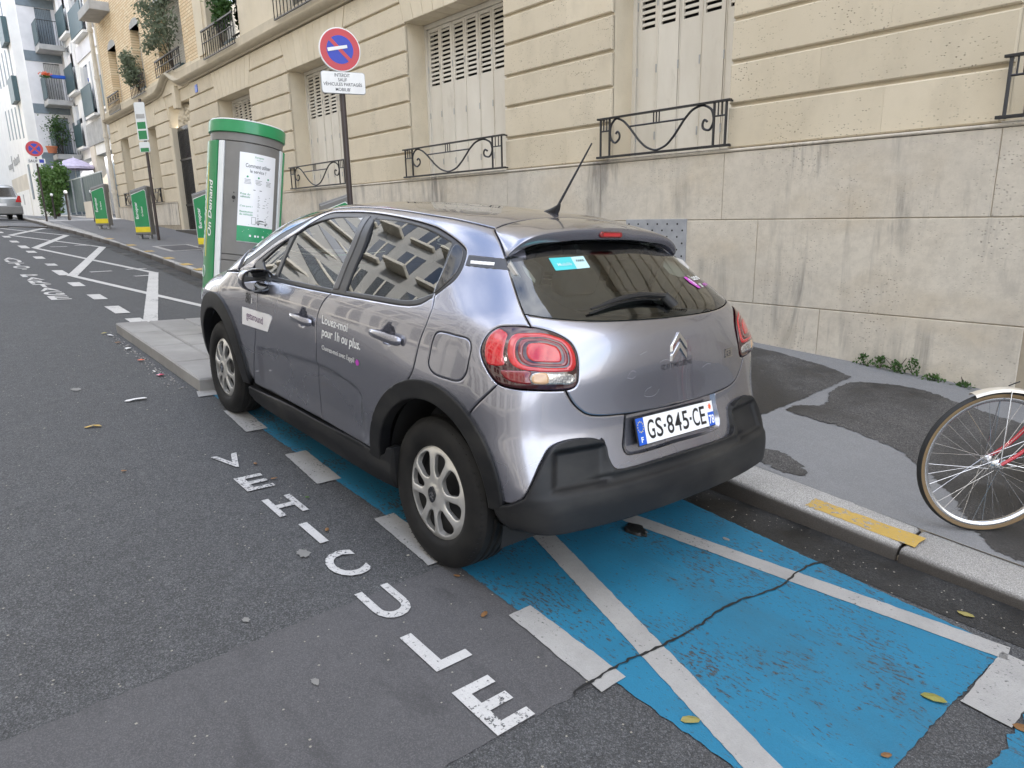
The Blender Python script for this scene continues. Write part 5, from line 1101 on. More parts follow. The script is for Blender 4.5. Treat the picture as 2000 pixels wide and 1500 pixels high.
# aerial
P_, N_ = top([.28], [0.]); az = float(P_[0, 2])
m = MB()
base = [(.345, 0, az-.002, .006, .004), (.32, 0, az+.002, .016, .010), (.28, 0, az+.008, .022, .020), (.25, 0, az+.018, .018, .026), (.235, 0, az+.030, .012, .018), (.228, 0, az+.040, .006, .010)]
for x, y, z, w_, h_ in base: m.v += [(x, w_*math.cos(t_), z+h_*math.sin(t_)-h_*.4) for t_ in np.linspace(0, 2*math.pi, 13)[:-1]]
m.f += [(i*12+k, i*12+(k+1) % 12, (i+1)*12+(k+1) % 12, (i+1)*12+k) for i in range(5) for k in range(12)]; m.f.append(tuple(60+k for k in range(12)))
ae = m.build('aerial_base', MT['plastic'], car, smooth=True)
m = MB(); m.tube([(.238, 0, az+.034), (.05, -.0, az+.305)], [.0065, .0035], 8); m.build('aerial_whip', MT['trim_black'], ae, smooth=True)
# rear wiper, emblem, badges, stickers
def rpt(u, z, off): P_, _ = surf(np.atleast_1d(np.asarray(u, float)), np.atleast_1d(np.asarray(z, float)), off); return P_
def uy(y, z, x=-.4): return -math.atan2(AX-x, y)*RH
wp = [(-.396, .415, 1.094), (-.391, .264, 1.121), (-.390, .115, 1.132), (-.403, -.007, 1.125)]
wu = cr([(uy(p[1], p[2], p[0]), p[2]) for p in wp], .03); WP = rpt(wu[:, 0], wu[:, 1], .020); WP2 = rpt(wu[:, 0], wu[:, 1]-.004, .004); n_ = len(WP); wd = np.interp(np.linspace(0, 1, n_), [0, .3, .8, 1], [.006, .016, .022, .022])
m = MB(); m.tube([tuple(p) for p in WP], list(wd), 8, flat=(1, .55)); wi = m.build('rear_wiper', MT['plastic'], car, smooth=True)
m = MB(); m.tube([tuple(p) for p in WP2[:int(n_*.95)]], .005, 5); m.build('wiper_blade', MT['rubber'], wi)
pv = rpt([uy(-.03, 1.10, -.43)], [1.10], .012)[0]; m = MB(); m.tube([tuple(WP[-1]), tuple(pv), tuple(pv+np.array([.03, 0, -.005]))], [.022, .024, .024], 10); m.build('wiper_pivot', MT['plastic'], wi, smooth=True)
def rear_map(off, y0=0., z0=0.):
    def fn(a, b): P_ = rpt([uy(y0-a, 0, -.52)], [z0+b], off); return P_[0]
    return fn
def chevron(zt):
    w, h, t_ = .056, .050, .020; return [(-w, zt-h), (0, zt), (w, zt-h), (w, zt-h-t_-.004), (0, zt-t_-.003), (-w, zt-h-t_-.004)]
def emblem(par, scale, fmap, mat, d0, d1, gap=.0):
    for zt in (.048, .008):
        m = MB(); P_ = [(a*scale, b*scale) for a, b in chevron(zt)]
        if fmap == 'tail':
            pts0 = rpt([uy(-a, 0, -.52) for a, b in P_], [.957+b for a, b in P_], d0); pts1 = rpt([uy(-a*.86, 0, -.52) for a, b in P_], [.957+(b+.01-zt*scale*.0)*.98-.008 for a, b in P_], d1)
            n_ = len(P_); m.add(np.vstack([pts0, pts1]), [(i, (i+1) % n_, n_+(i+1) % n_, n_+i) for i in range(n_)]+[(n_, n_+1, n_+4, n_+5), (n_+1, n_+2, n_+3, n_+4)])
        m.build('emblem_chevron', mat, par)
emblem(tg, 1.0, 'tail', MT['chrome'], .0, .007)
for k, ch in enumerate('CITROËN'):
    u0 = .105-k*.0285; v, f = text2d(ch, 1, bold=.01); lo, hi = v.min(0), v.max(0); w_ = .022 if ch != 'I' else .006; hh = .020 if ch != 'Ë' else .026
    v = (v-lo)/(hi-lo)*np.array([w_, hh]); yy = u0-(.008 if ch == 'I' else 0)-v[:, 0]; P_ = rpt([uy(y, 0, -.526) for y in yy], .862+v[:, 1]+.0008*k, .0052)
    me = bpy.data.meshes.new('badge_letter'); me.from_pydata([tuple(p) for p in P_], [], f); me.update(); link_mesh('badge_letter', me, MT['dark_grey_strip'], tg)  # chrome letters in dark grey: their dark shadows are put into the colour
m = MB()
for y0_, y1_, z0_, z1_ in ((-.375, -.452, .888, .894), (-.375, -.452, .856, .862), (-.375, -.382, .856, .894), (-.398, -.402, .866, .884), (-.398, -.418, .8795, .884), (-.398, -.418, .866, .8705), (-.426, -.446, .8795, .884), (-.426, -.446, .866, .8705), (-.430, -.446, .873, .877), (-.442, -.446, .866, .884)):
    q = rpt([uy(y, 0, -.50) for y in (y0_, y1_, y1_, y0_)], [z0_, z0_, z1_, z1_], .003); m.add(q, [(0, 1, 2, 3)])
m.build('model_badge', MT['chrome'], tg)
for k, pts in enumerate([[(.30, .86), (.285, .875), (.262, .872), (.258, .855), (.28, .845), (.305, .852)], [(.16, .80), (.19, .79), (.20, .77), (.17, .76), (.13, .765), (.11, .785)], [(.05, .895), (.09, .902), (.12, .895)], [(.24, .935), (.20, .945)], [(-.18, .84), (-.22, .85), (-.25, .845)]]):
    q = cr(pts, .008); P_ = rpt([uy(y, 0, -.525) for y in q[:, 0]], q[:, 1], .0012); P2_ = rpt([uy(y, 0, -.525) for y in q[:, 0]], q[:, 1]+.0006, .0012); m = MB(); n_ = len(q); m.add(np.vstack([P_, P2_]), [(i, i+1, n_+i+1, n_+i) for i in range(n_-1)]); m.build('scratch', MT['scratch'], tg)
def quad_decal(name, pts, off, mat, par, n=8):
    P_ = np.array(pts, float); g_ = np.linspace(0, 1, n); v = []
    for t_ in g_:
        for s_ in g_: v.append((P_[0]*(1-s_)+P_[1]*s_)*(1-t_)+(P_[3]*(1-s_)+P_[2]*s_)*t_)
    v = np.array(v); X = rpt(v[:, 0], v[:, 1], off); m = MB(); m.add(X, [(r*n+i, r*n+i+1, (r+1)*n+i+1, (r+1)*n+i) for r in range(n-1) for i in range(n-1)]); return m.build(name, mat, par)
sq = [(uy(.383, 0, -.123), 1.275), (uy(.204, 0, -.143), 1.284), (uy(.223, 0, -.205), 1.243), (uy(.40, 0, -.186), 1.232)]
ms_ = [tuple(np.array(sq[0])*.42+np.array(sq[1])*.58), tuple(np.array(sq[3])*.42+np.array(sq[2])*.58)]
stk = quad_decal('window_sticker', sq, -.0015, MT['pale_paper'], rg); quad_decal('sticker_field', [sq[0], ms_[0], ms_[1], sq[3]], -.0008, MT['teal_paper'], rg)
bl2 = lambda s_, t_: tuple((np.array(sq[0])*(1-s_)+np.array(sq[1])*s_)*(1-t_)+(np.array(sq[3])*(1-s_)+np.array(sq[2])*s_)*t_)
for body, s0, s1, t0, t1, mt in (('Mobilib', .12, .5, .45, .70, 'pale_paper'), ('PARIS', .68, .93, .28, .46, 'black_ink')):
    v, f = text2d(body, 1, bold=.01); lo, hi = v.min(0), v.max(0); v = (v-lo)/(hi-lo); uv = np.array([bl2(s0+(s1-s0)*a, t1-(t1-t0)*b) for a, b in v]); X = rpt(uv[:, 0], uv[:, 1], .0004)
    me = bpy.data.meshes.new('sticker_text'); me.from_pydata([tuple(p) for p in X], [], f); me.update(); link_mesh('sticker_text', me, MT[mt], rg)
hx = [(uy(-.372+.030*math.cos(t_), 0, -.29), 1.170+.026*math.sin(t_)) for t_ in np.linspace(0, 2*math.pi, 7)[:-1]]
X = rpt([p[0] for p in hx], [p[1] for p in hx], .0); m = MB(); m.add(X, [tuple(range(6))]); bdg = m.build('window_badge', MT['magenta_ink'], rg)
def rtext(nm, body, y0, z0, w_, h_, mt, off=.0012, xx=-.28, par=rg):
    v, f = text2d(body, 1, bold=.012); lo, hi = v.min(0), v.max(0); v = (v-lo)/(hi-lo)*np.array([w_, h_]); X = rpt([uy(y0-a, 0, xx) for a in v[:, 0]], z0+v[:, 1], off)
    me = bpy.data.meshes.new(nm); me.from_pydata([tuple(p) for p in X], [], f); me.update(); return link_mesh(nm, me, MT[mt], par)
rtext('badge_letter', 'g', -.362, 1.158, .018, .026, 'white_paint'); rtext('window_text', 'Louez-moi', -.402, 1.175, .125, .020, 'white_paint', xx=-.26); rtext('window_text', 'sur', -.412, 1.148, .032, .014, 'white_paint', xx=-.29); rtext('window_text', 'getaround', -.452, 1.146, .085, .018, 'magenta_ink', xx=-.27)
# side lettering (left side)
def stext(nm, body, x0, z0, w_, h_, mt, par=car, off=.0012, side=1, **k):
    v, f = text2d(body, 1, **k); lo, hi = v.min(0), v.max(0); v = (v-lo)/(hi-lo)*np.array([w_, h_]); X = rpt(xu(x0-v[:, 0]), z0+v[:, 1], off)
    me = bpy.data.meshes.new(nm); me.from_pydata([tuple(p) for p in X], [], f); me.update(); return link_mesh(nm, me, MT[mt], par)
stext('door_lettering', 'Louez-moi', .948, .872, .262, .040, 'white_paint', bold=.014); stext('door_lettering', 'pour 1h ou plus.', .940, .800, .385, .055, 'white_paint', bold=.014); stext('door_lettering', "Ouvrez-moi avec l'appli", .935, .738, .33, .032, 'white_paint', bold=.006)
m = MB(); hx = rpt(xu([.575+.017*math.cos(t_) for t_ in np.linspace(0, 6.283, 7)[:-1]]), [.752+.015*math.sin(t_) for t_ in np.linspace(0, 6.283, 7)[:-1]], .0012); m.add(hx, [tuple(range(6))]); m.build('door_emblem', MT['magenta_ink'], car)
dl = panel('door_sticker', [(xu(a), b) for a, b in [(2.018, .803), (1.9, .807), (1.75, .812), (1.60, .817), (1.568, .813), (1.561, .802), (1.59, .762), (1.625, .716), (1.7, .712), (1.85, .705), (2.022, .698), (2.02, .75)]], MT['sticker_white'], car, off=.0022, thick=.001, gap=0, lip=0, grid=.02)[0]
stext('sticker_text', 'getaround', 1.945, .732, .255, .058, 'purple_ink', dl, off=.0036, bold=.0)
stext('wing_badge', '88', 1.975, .835, .075, .062, 'black_ink', car, off=.0015, bold=.0); stext('wing_badge_dash', 'I', 1.880, .842, .008, .03, 'white_paint', car, off=.0015)
# door handles with cups
for mirr in (1, -1):
    for xc, zc in ((1.178, .856), (.352, .908)):
        def hp(x, z, o_): P_ = rpt(xu([x]), [z], o_)[0]; return (P_[0], P_[1]*mirr, P_[2])
        m = MB(); pts = [hp(xc+.118, zc+.002, .004), hp(xc+.10, zc+.004, .018), hp(xc+.05, zc+.005, .034), hp(xc-.03, zc+.005, .038), hp(xc-.08, zc+.003, .034), hp(xc-.115, zc+.0, .016), hp(xc-.122, zc, .004)]
        pts = cr(np.array(pts), .015); m.tube([tuple(p) for p in pts], list(np.interp(np.linspace(0, 1, len(pts)), [0, .1, .6, .9, 1], [.010, .015, .020, .021, .014])), 10, flat=(.55, 1)); hd = m.build('door_handle', MT['paint'], car, smooth=True)
# wing mirrors
for s_ in (1, -1):
    def mp3(x, y, z): return (x, y*s_, z)
    m = MB(); rings = []
    for x, k, yo in ((1.655, .985, 0), (1.67, 1.0, 0), (1.70, 1.02, 0), (1.75, .93, -.004), (1.79, .72, -.010), (1.815, .42, -.016), (1.822, .12, -.018)):
        rings.append([mp3(x+.02*((b_-.0)), .905+yo+(.088*abs(math.cos(t_))**.75*np.sign(math.cos(t_)))*k, 1.003+(.062*abs(math.sin(t_))**.85*np.sign(math.sin(t_)))*k+.020*math.cos(t_)*0) for t_ in np.linspace(0, 2*math.pi, 29)[:-1] for b_ in (0,)])
    v = [p for r in rings for p in r]; f = [(i*28+k, i*28+(k+1) % 28, (i+1)*28+(k+1) % 28, (i+1)*28+k) for i in range(6) for k in range(28)]+[tuple(168+k for k in range(28))]
    if s_ > 0: f = [q[::-1] for q in f]
    m.add(v, f); mh = m.build('door_mirror', MT['paint'], car, smooth=True)
    sh = lambda k, x: [mp3(x, .905+.088*abs(math.cos(t_))**.75*np.sign(math.cos(t_))*k, 1.003+.062*abs(math.sin(t_))**.85*np.sign(math.sin(t_))*k) for t_ in np.linspace(0, 2*math.pi, 29)[:-1]]
    m = MB(); m.add(sh(1.0, 1.654)+sh(1.03, 1.650)+sh(1.0, 1.644)+sh(.88, 1.646)+sh(.86, 1.655)+sh(.84, 1.73), [(i*28+k, i*28+(k+1) % 28, (i+1)*28+(k+1) % 28, (i+1)*28+k) for i in range(5) for k in range(28)]); m.build('mirror_rim', MT['gloss_black'], mh, smooth=True)
    m = MB(); g_ = sh(.865, 1.652); g_ = [(1.690-.42*(abs(p[1])-.905)+.12*(p[2]-1.003), p[1], p[2]) for p in g_]; m.add(g_, [tuple(range(28))]); m.build('mirror_glass', MT['mirror_glass'], mh)
    m = MB(); m.tube([mp3(1.70, .80, .955), mp3(1.70, .85, .945), mp3(1.705, .89, .955), mp3(1.71, .905, .975)], [.034, .032, .034, .03], 12); m.build('mirror_arm', MT['gloss_black'], mh, smooth=True)
# wheels
def wheel(cx, s_, ang=0.):
    m = MB(); w = .0975; y0 = .738
    def yo(a): return (y0+a)*s_
    prof = [(.196, -w+.022), (.206, -w+.006), (.225, -w-.002), (.262, -w-.004), (.290, -w+.002), (.306, -w+.014), (.3165, -w+.030)]
    tread = []
    for k, a in enumerate(np.linspace(-w+.030, w-.030, 25)): tread.append((.3185-(.007 if k in (5, 6, 11, 12, 17, 18) else 0)-.0025*(abs(a)/.07)**3, a))
    pr_ = prof+tread+[(r, -a) for r, a in prof[::-1]]
    m.lathe([(r, yo(a)) for r, a in pr_], 72, (cx, 0, .3125), 'Y'); ty = m.build('tyre', MT['tyre'], None, smooth=True)
    wh = ty; wh.name = 'wheel'; wh.parent = car
    m = MB()
    for k in range(72):
        t_ = 2*math.pi*k/72
        for a in (.056, .080):
            c_, q_ = math.cos(t_), math.sin(t_); rr = .3155 if a < .07 else .307
            m.add([(cx+(rr+.0005)*math.cos(t_+d_), yo(a+e_), .3125+(rr+.0005-(.004 if e_ > 0 else 0))*math.sin(t_+d_)) for d_, e_ in ((-.006, -.012), (.006, -.012), (.006, .012), (-.006, .012))], [(0, 1, 2, 3)])
    m.build('tread_groove', MT['rubber'], wh)
    # trim disc with eight openings
    R_ = .2055; O_ = np.array([(R_*math.cos(t_), R_*math.sin(t_)) for t_ in np.linspace(0, 2*math.pi, 97)[:-1]]); holes = []
    for k in range(8):
        t_ = ang+k*math.pi/4; wid = .335 if k % 2 else .215; r0, r1 = (.074, .176) if k % 2 else (.078, .172)
        P_ = [(r0, 0), (r0+.012, -wid*.75), ((r0+r1)/2, -wid*.98), (r1-.012, -wid), (r1, -wid*.72), (r1+.002, 0), (r1, wid*.72), (r1-.012, wid), ((r0+r1)/2, wid*.98), (r0+.012, wid*.75)]
        holes.append(cr([(r*math.cos(t_+a), r*math.sin(t_+a)) for r, a in P_], .008, True))
    def disc(u, z, off=0.):
        r = np.hypot(u, z); t_ = np.arctan2(z, u); face = .086+.014*np.clip(1-(r/.2)**2, 0, 1)-.010*sst(.178, .204, r)+.006*sst(.05, .03, r)
        sp = np.cos(8*(t_-ang)); face = face-.007*sst(.055, .11, r)*sst(.19, .16, r)*np.clip(sp, -1, 1)*.8
        X = np.stack([cx+u, (y0+face+off)*s_, .3125+z], 1); return X, None
    def dmap(u, z, off=0.):
        X, _ = disc(u, z, off); e = .002; a, _ = disc(u+e, z); b, _ = disc(u-e, z); c, _ = disc(u, z+e); d_, _ = disc(u, z-e); N = np.cross(c-d_, a-b); N /= np.linalg.norm(N, axis=1, keepdims=True); N *= np.sign(N[:, 1:2]*s_); return X, N
    hc = panel('wheel_trim', O_, MT['hubcap'], wh, holes=holes, mp=dmap, thick=.022, grid=.012, gap=0, lip=.002)[0]
    m = MB(); m.lathe([(0, yo(.018)), (.06, yo(.02)), (.12, yo(.015)), (.185, yo(.03)), (.196, yo(.055))], 40, (cx, 0, .3125), 'Y'); m.build('wheel_rim', MT['disc_dark'], wh, smooth=True)
    m = MB(); m.lathe([(0, yo(-.09)), (.19, yo(-.09)), (.196, yo(-.06))], 32, (cx, 0, .3125), 'Y'); m.build('inner_rim', MT['disc_dark'], wh)
    m = MB(); q = [(.032*math.cos(t_), .032*math.sin(t_)) for t_ in np.linspace(0, 2*math.pi, 7)[:-1]]
    m.prism(cr(np.array([(0, .036), (.026, .012), (.018, -.022), (0, -.036), (-.018, -.022), (-.026, .012)]), .006, True), lambda a, b, d_: (cx+a, (y0+.100+d_)*s_, .3125+b), 0, .010, .002); m.build('centre_cap', MT['gloss_black'], hc)
    m = MB()
    for z0_ in (.012, -.004): m.prism([(-.014, z0_-.012), (0, z0_), (.014, z0_-.012), (.014, z0_-.018), (0, z0_-.006), (-.014, z0_-.018)], lambda a, b, d_: (cx+a, (y0+.1105+d_)*s_, .3125+b), 0, .0012)
    m.build('cap_emblem', MT['chrome'], hc)
    return wh
wheel(0, 1, .18); wheel(2.54, 1, .55); wheel(0, -1, .3); wheel(2.54, -1, .7)
# wheel houses, floor, cabin
for cx in (0, 2.54):
    for s_ in (1, -1):
        m = MB(); m.lathe([(.405, .80*s_), (.400, .45*s_), (.05, .45*s_)], 40, (cx, 0, .325), 'Y', -.25, math.pi+.25); m.build('wheel_house', MT['underbody'], car, smooth=True)
m = MB(); m.box(-.20, 3.1, -.70, .70, .22, .26); m.build('floor_pan', MT['underbody'], car)
m = MB(); m.box(.42, 2.12, .62, .79, .20, .36); m.box(.42, 2.12, -.79, -.62, .20, .36); m.build('sill_member', MT['underbody'], car)
m = MB(); m.tube([(-.42, -.35, .27), (-.3, -.35, .27), (.5, -.2, .25)], .03, 10); m.build('exhaust', MT['galvanised'], car, smooth=True)
def cushion(name, c, sz, mat, par, rot=0.):
    m = MB(); b = bmesh.new(); bmesh.ops.create_cube(b, size=1); bmesh.ops.scale(b, vec=sz, verts=b.verts); bmesh.ops.bevel(b, geom=b.edges[:], offset=min(sz)*.38, segments=4, profile=.6, affect='EDGES')
    me = bpy.data.meshes.new(name); b.to_mesh(me); b.free(); me.shade_smooth(); o_ = link_mesh(name, me, mat, par); o_.location = c; o_.rotation_euler = (0, rot, 0); return o_
for y in (.36, -.36):
    st = cushion('front_seat', (1.30, y, .55), (.52, .48, .18), MT['seat_fabric'], car); cushion('seat_back', (-.24, 0, .30), (.16, .46, .62), MT['seat_fabric'], st, -.30); cushion('head_rest', (-.36, 0, .70), (.11, .27, .19), MT['seat_fabric'], st, -.2)
rs = cushion('rear_seat', (.55, 0, .58), (.5, 1.25, .2), MT['seat_fabric'], car); cushion('seat_back', (-.32, 0, .26), (.16, 1.24, .56), MT['seat_fabric'], rs, -.30)
for y in (.38, 0, -.38): cushion('head_rest', (-.46, y, .58), (.10, .24, .15), MT['seat_fabric'], rs, -.25)
cushion('parcel_shelf', (-.02, 0, .985), (.52, 1.15, .04), MT['interior'], car)
cushion('dashboard', (2.15, 0, .90), (.5, 1.35, .22), MT['interior'], car)
m = MB(); m.tube([(1.80+.07*math.sin(t_)*.6, .36+.185*math.cos(t_), .90+.17*math.sin(t_)) for t_ in np.linspace(0, 2*math.pi, 33)[:-1]], .015, 8, closed=True); m.tube([(1.80, .19, .90), (1.80, .53, .90)], .018, 6); m.build('steering_wheel', MT['interior'], car, smooth=True)
# inner lining keeps the cabin closed behind the panels
m = MB(); m.box(-.30, .0, -.62, .62, .42, .97); m.build('boot_lining', MT['interior'], car)
for s_ in (1, -1):
    m = MB(); m.box(.40, 2.1, .735*s_, .765*s_, .36, .985); m.build('door_lining', MT['interior'], car)
    m = MB(); m.tube([(-.1, .50*s_, 1.22), (.02, .56*s_, 1.06)], .07, 8); m.build('pillar_lining', MT['headliner'], car, smooth=True)
panel('head_lining', loop(np.array([(1.70, 0), (1.55, .40), (1.2, .52), (.6, .55), (.2, .46), (.17, 0)]), (np.array([(1.70, 0), (1.55, .40), (1.2, .52), (.6, .55), (.2, .46), (.17, 0)])*[1, -1])[::-1]), MT['headliner'], car, mp=tp, off=-.035, grid=.15, thick=0, lip=0, gap=0)
# ------------------------------------------------------------------ rental kiosk on the island
KT = Matrix.Rotation(math.radians(8.9), 3, 'X')
kz = float(isl_z(4.7, -.09)); ki = thing('rental_kiosk', 'tall round grey and green car rental kiosk with a white instruction poster', 'kiosk', (4.70, -.055, kz-.01), KT)
KR = .322; D2 = math.radians
def kseg(nm, mat, r, a0, a1, z0, z1, par=ki, th=.015, bev=True):
    m = MB(); n = max(4, int((a1-a0)/6)); pr_ = [(r-th, z0), (r-.003, z0), (r, z0+.003), (r, z1-.003), (r-.003, z1), (r-th, z1)]
    m.lathe(pr_, n, (0, 0, 0), 'Z', D2(a0), D2(a1)); c = len(pr_)
    k = n+1
    if a1-a0 < 359: m.f.append(tuple(i*k for i in range(c))); m.f.append(tuple(i*k+n for i in reversed(range(c))))
    return m.build(nm, MT[mat], par, smooth=True)
kseg('core', 'kiosk_grey', KR-.022, 0, 360, .0, 1.93)
kseg('lower_door', 'kiosk_grey', KR, 125.5, 224.5, .10, .72); kseg('sill_band', 'kiosk_grey', KR, 125.5, 224.5, .727, .775)
dk = kseg('door', 'kiosk_grey', KR, 125.5, 224.5, .782, 1.80); kseg('head_band', 'kiosk_grey', KR+.002, 60, 300, 1.807, 1.88); kseg('head_band_back', 'kiosk_grey', KR+.002, -59.5, 59.5, 1.807, 1.88)
m = MB(); m.lathe([(0, 1.99), (KR+.002, 1.99), (KR+.020, 1.985), (KR+.022, 1.975), (KR+.022, 1.885), (KR+.015, 1.88), (0, 1.88)], 64); m.f = [q[::-1] for q in m.f]; m.build('roof_band', MT['bright_green'], ki, smooth=True)
m = MB(); m.lathe([(0, 2.0), (KR+.006, 2.0), (KR+.010, 1.9905)], 64); m.f = [q[::-1] for q in m.f]; m.build('roof_plate', MT['kiosk_light'], ki)
for a0, a1 in ((114, 124.5), (225.5, 236)): kseg('light_strip', 'kiosk_light', KR+.012, a0, a1, .08, 1.80)
for a0, a1 in ((12, 113), (237, 338)):
    g_ = kseg('green_panel', 'brand_green', KR+.024, a0, a1, .235, 1.80); kseg('yellow_foot', 'brand_yellow', KR+.024, a0, a1, .07, .233, ki)
kseg('base_ring', 'galvanised', KR-.03, 0, 360, .0, .06)
def ktext(nm, body, ang, z0, h_, ln, mt, r=KR+.0255, par=ki, **k):
    v, f = text2d(body, 1, **k); lo, hi = v.min(0), v.max(0); v = (v-lo)/(hi-lo)*np.array([ln, h_]); t_ = D2(ang)-v[:, 1]/r
    me = bpy.data.meshes.new(nm); me.from_pydata([(r*math.cos(a), r*math.sin(a), z0+b) for a, b in zip(t_, v[:, 0])], [], f); me.update(); return link_mesh(nm, me, MT[mt], par)
ktext('lettering', 'On Demand', 106, .93, .062, .52, 'sign_white', bold=.02, shear=.25); ktext('lettering', 'Europcar', 89, .72, .145, .85, 'sign_white', bold=.02, shear=.25)
kseg('yellow_swoosh', 'brand_yellow', KR+.0258, 91, 92.4, .74, 1.6, ki, .001)
for z in (.72, .50, .31):
    m = MB(); m.tube([((KR+.026)*math.cos(D2(84)+.055/.4*math.cos(t_)), (KR+.026)*math.sin(D2(84)+.055/.4*math.cos(t_)), z-.12+.055*math.sin(t_)) for t_ in np.linspace(0, 6.283, 25)[:-1]], .003, 5, closed=True); m.build('ring_symbol', MT['kiosk_light'], ki)
kseg('small_print', 'kiosk_light', KR+.0253, 84, 99, .300, .309, ki, .001); kseg('small_print', 'kiosk_light', KR+.0253, 86, 97, .278, .287, ki, .001)
po = kseg('poster', 'poster_white', KR+.0035, 150, 212, .905, 1.715, ki, .003); kseg('poster_footer', 'poster_green', KR+.0042, 150, 212, .907, 1.055, ki, .003)
def ptext(body, x0, z0, w_, h_, mt='poster_text', nm='poster_text', r=KR+.0050, **k):
    v, f = text2d(body, 1, **k); lo, hi = v.min(0), v.max(0); v = (v-lo)/(hi-lo)*np.array([w_, h_]); t_ = D2(150)+(x0+v[:, 0])/r
    me = bpy.data.meshes.new(nm); me.from_pydata([(r*math.cos(a), r*math.sin(a), z0+b) for a, b in zip(t_, v[:, 1])], [], f); me.update(); return link_mesh(nm, me, MT[mt], ki)
PW = D2(54)*KR
ptext('Europcar', .135, 1.672, .085, .020, 'poster_green', bold=.01); ptext('On Demand', .150, 1.655, .055, .009, 'poster_green')
ptext('Comment utiliser', .055, 1.585, .235, .036, bold=.01); ptext('le service ?', .095, 1.540, .15, .030, bold=.01)
ptext('Prise du', .018, 1.335, .085, .018, 'poster_green', bold=.01); ptext('véhicule', .018, 1.310, .085, .018, 'poster_green', bold=.01); ptext("C'est parti !", .018, 1.222, .11, .02, 'poster_green', bold=.01); ptext('Restitution', .018, 1.175, .115, .018, 'poster_green', bold=.01); ptext('du véhicule', .018, 1.150, .115, .02, 'poster_green', bold=.01)
def pbars(rows, mt='poster_text', nm='poster_small_print'):
    m = MB(); r = KR+.0050
    for x0, z, w_, h_ in rows: q = [(r*math.cos(D2(150)+x/r), r*math.sin(D2(150)+x/r), zz) for x, zz in ((x0, z), (x0+w_, z), (x0+w_, z+h_), (x0, z+h_))]; m.add(q, [(0, 1, 2, 3)])
    o = m.build(nm, MT[mt], ki); return o
rows = []
for x0 in (.045, .145, .245):
    for k in range(4): rows.append((x0+random.uniform(0, .008), 1.475-k*.012, random.uniform(.045, .065), .0035))
for z in (1.335, 1.322, 1.30, 1.288, 1.270, 1.258, 1.246, 1.234, 1.210, 1.198, 1.165, 1.153, 1.135, 1.120, 1.108): rows.append((.175, z, random.uniform(.07, .13), .0032))
rows += [(.10, 1.068, .2, .003), (.13, 1.385, .08, .006)]
pbars(rows); pbars([(.10, 1.022, .15, .004), (.06, 1.010, .24, .004), (.05, .998, .26, .004), (.11, .958, .065, .018), (.185, .958, .065, .018)], 'poster_white', 'poster_footer_print')
m = MB(); r = KR+.005
for x0 in (.075, .175, .270): m.add([(r*math.cos(D2(150)+(x0+.009*math.cos(t_))/r), r*math.sin(D2(150)+(x0+.009*math.cos(t_))/r), 1.502+.009*math.sin(t_)) for t_ in np.linspace(0, 6.283, 13)[:-1]], [tuple(range(12))])
m.build('step_dots', MT['poster_green'], ki)
carp = [(0, .012), (.012, .012), (.018, .004), (.03, .004), (.036, .012), (.085, .012), (.091, .004), (.103, .004), (.109, .012), (.122, .014), (.120, .026), (.102, .032), (.088, .034), (.070, .046), (.035, .047), (.014, .036), (.003, .030)]
m = MB(); P_ = [(r*math.cos(D2(150)+(.165+a)/r), r*math.sin(D2(150)+(.165+a)/r), 1.072+b) for a, b in carp]; m.add(P_, [tuple(range(len(carp)))]); m.build('poster_car_print', MT['galvanised'], ki)
m = MB()
for a in (.024, .097): m.add([((r+.0006)*math.cos(D2(150)+(.165+a+.009*math.cos(t_))/r), (r+.0006)*math.sin(D2(150)+(.165+a+.009*math.cos(t_))/r), 1.080+.009*math.sin(t_)) for t_ in np.linspace(0, 6.283, 13)[:-1]], [tuple(range(12))])
q = lambda a, b: ((r+.0006)*math.cos(D2(150)+(.165+a)/r), (r+.0006)*math.sin(D2(150)+(.165+a)/r), 1.072+b)
m.add([q(.018, .035), q(.037, .044), q(.068, .043), q(.084, .034)], [(0, 1, 2, 3)]); m.build('poster_car_detail', MT['poster_text'], ki)
m = MB()
for x0, x1, z0, z1 in ((.125, .128, 1.075, 1.14), (.160, .163, 1.075, 1.14), (.125, .163, 1.138, 1.141), (.125, .163, 1.075, 1.078)): m.add([q(x-.165, z-1.072) for x, z in ((x0, z0), (x1, z0), (x1, z1), (x0, z1))], [(0, 1, 2, 3)])
m.build('poster_phone_print', MT['poster_text'], ki)
for z, rr in ((1.30, .017), (1.345, .005), (1.265, .005)): m = MB(); a_ = D2(143); c_ = (KR*math.cos(a_), KR*math.sin(a_), z); nx_ = Vector((math.cos(a_), math.sin(a_), 0)); m.tube([tuple(Vector(c_)-nx_*.003), tuple(Vector(c_)+nx_*.005)], rr, 14); m.build('lock', MT['iron'], ki)
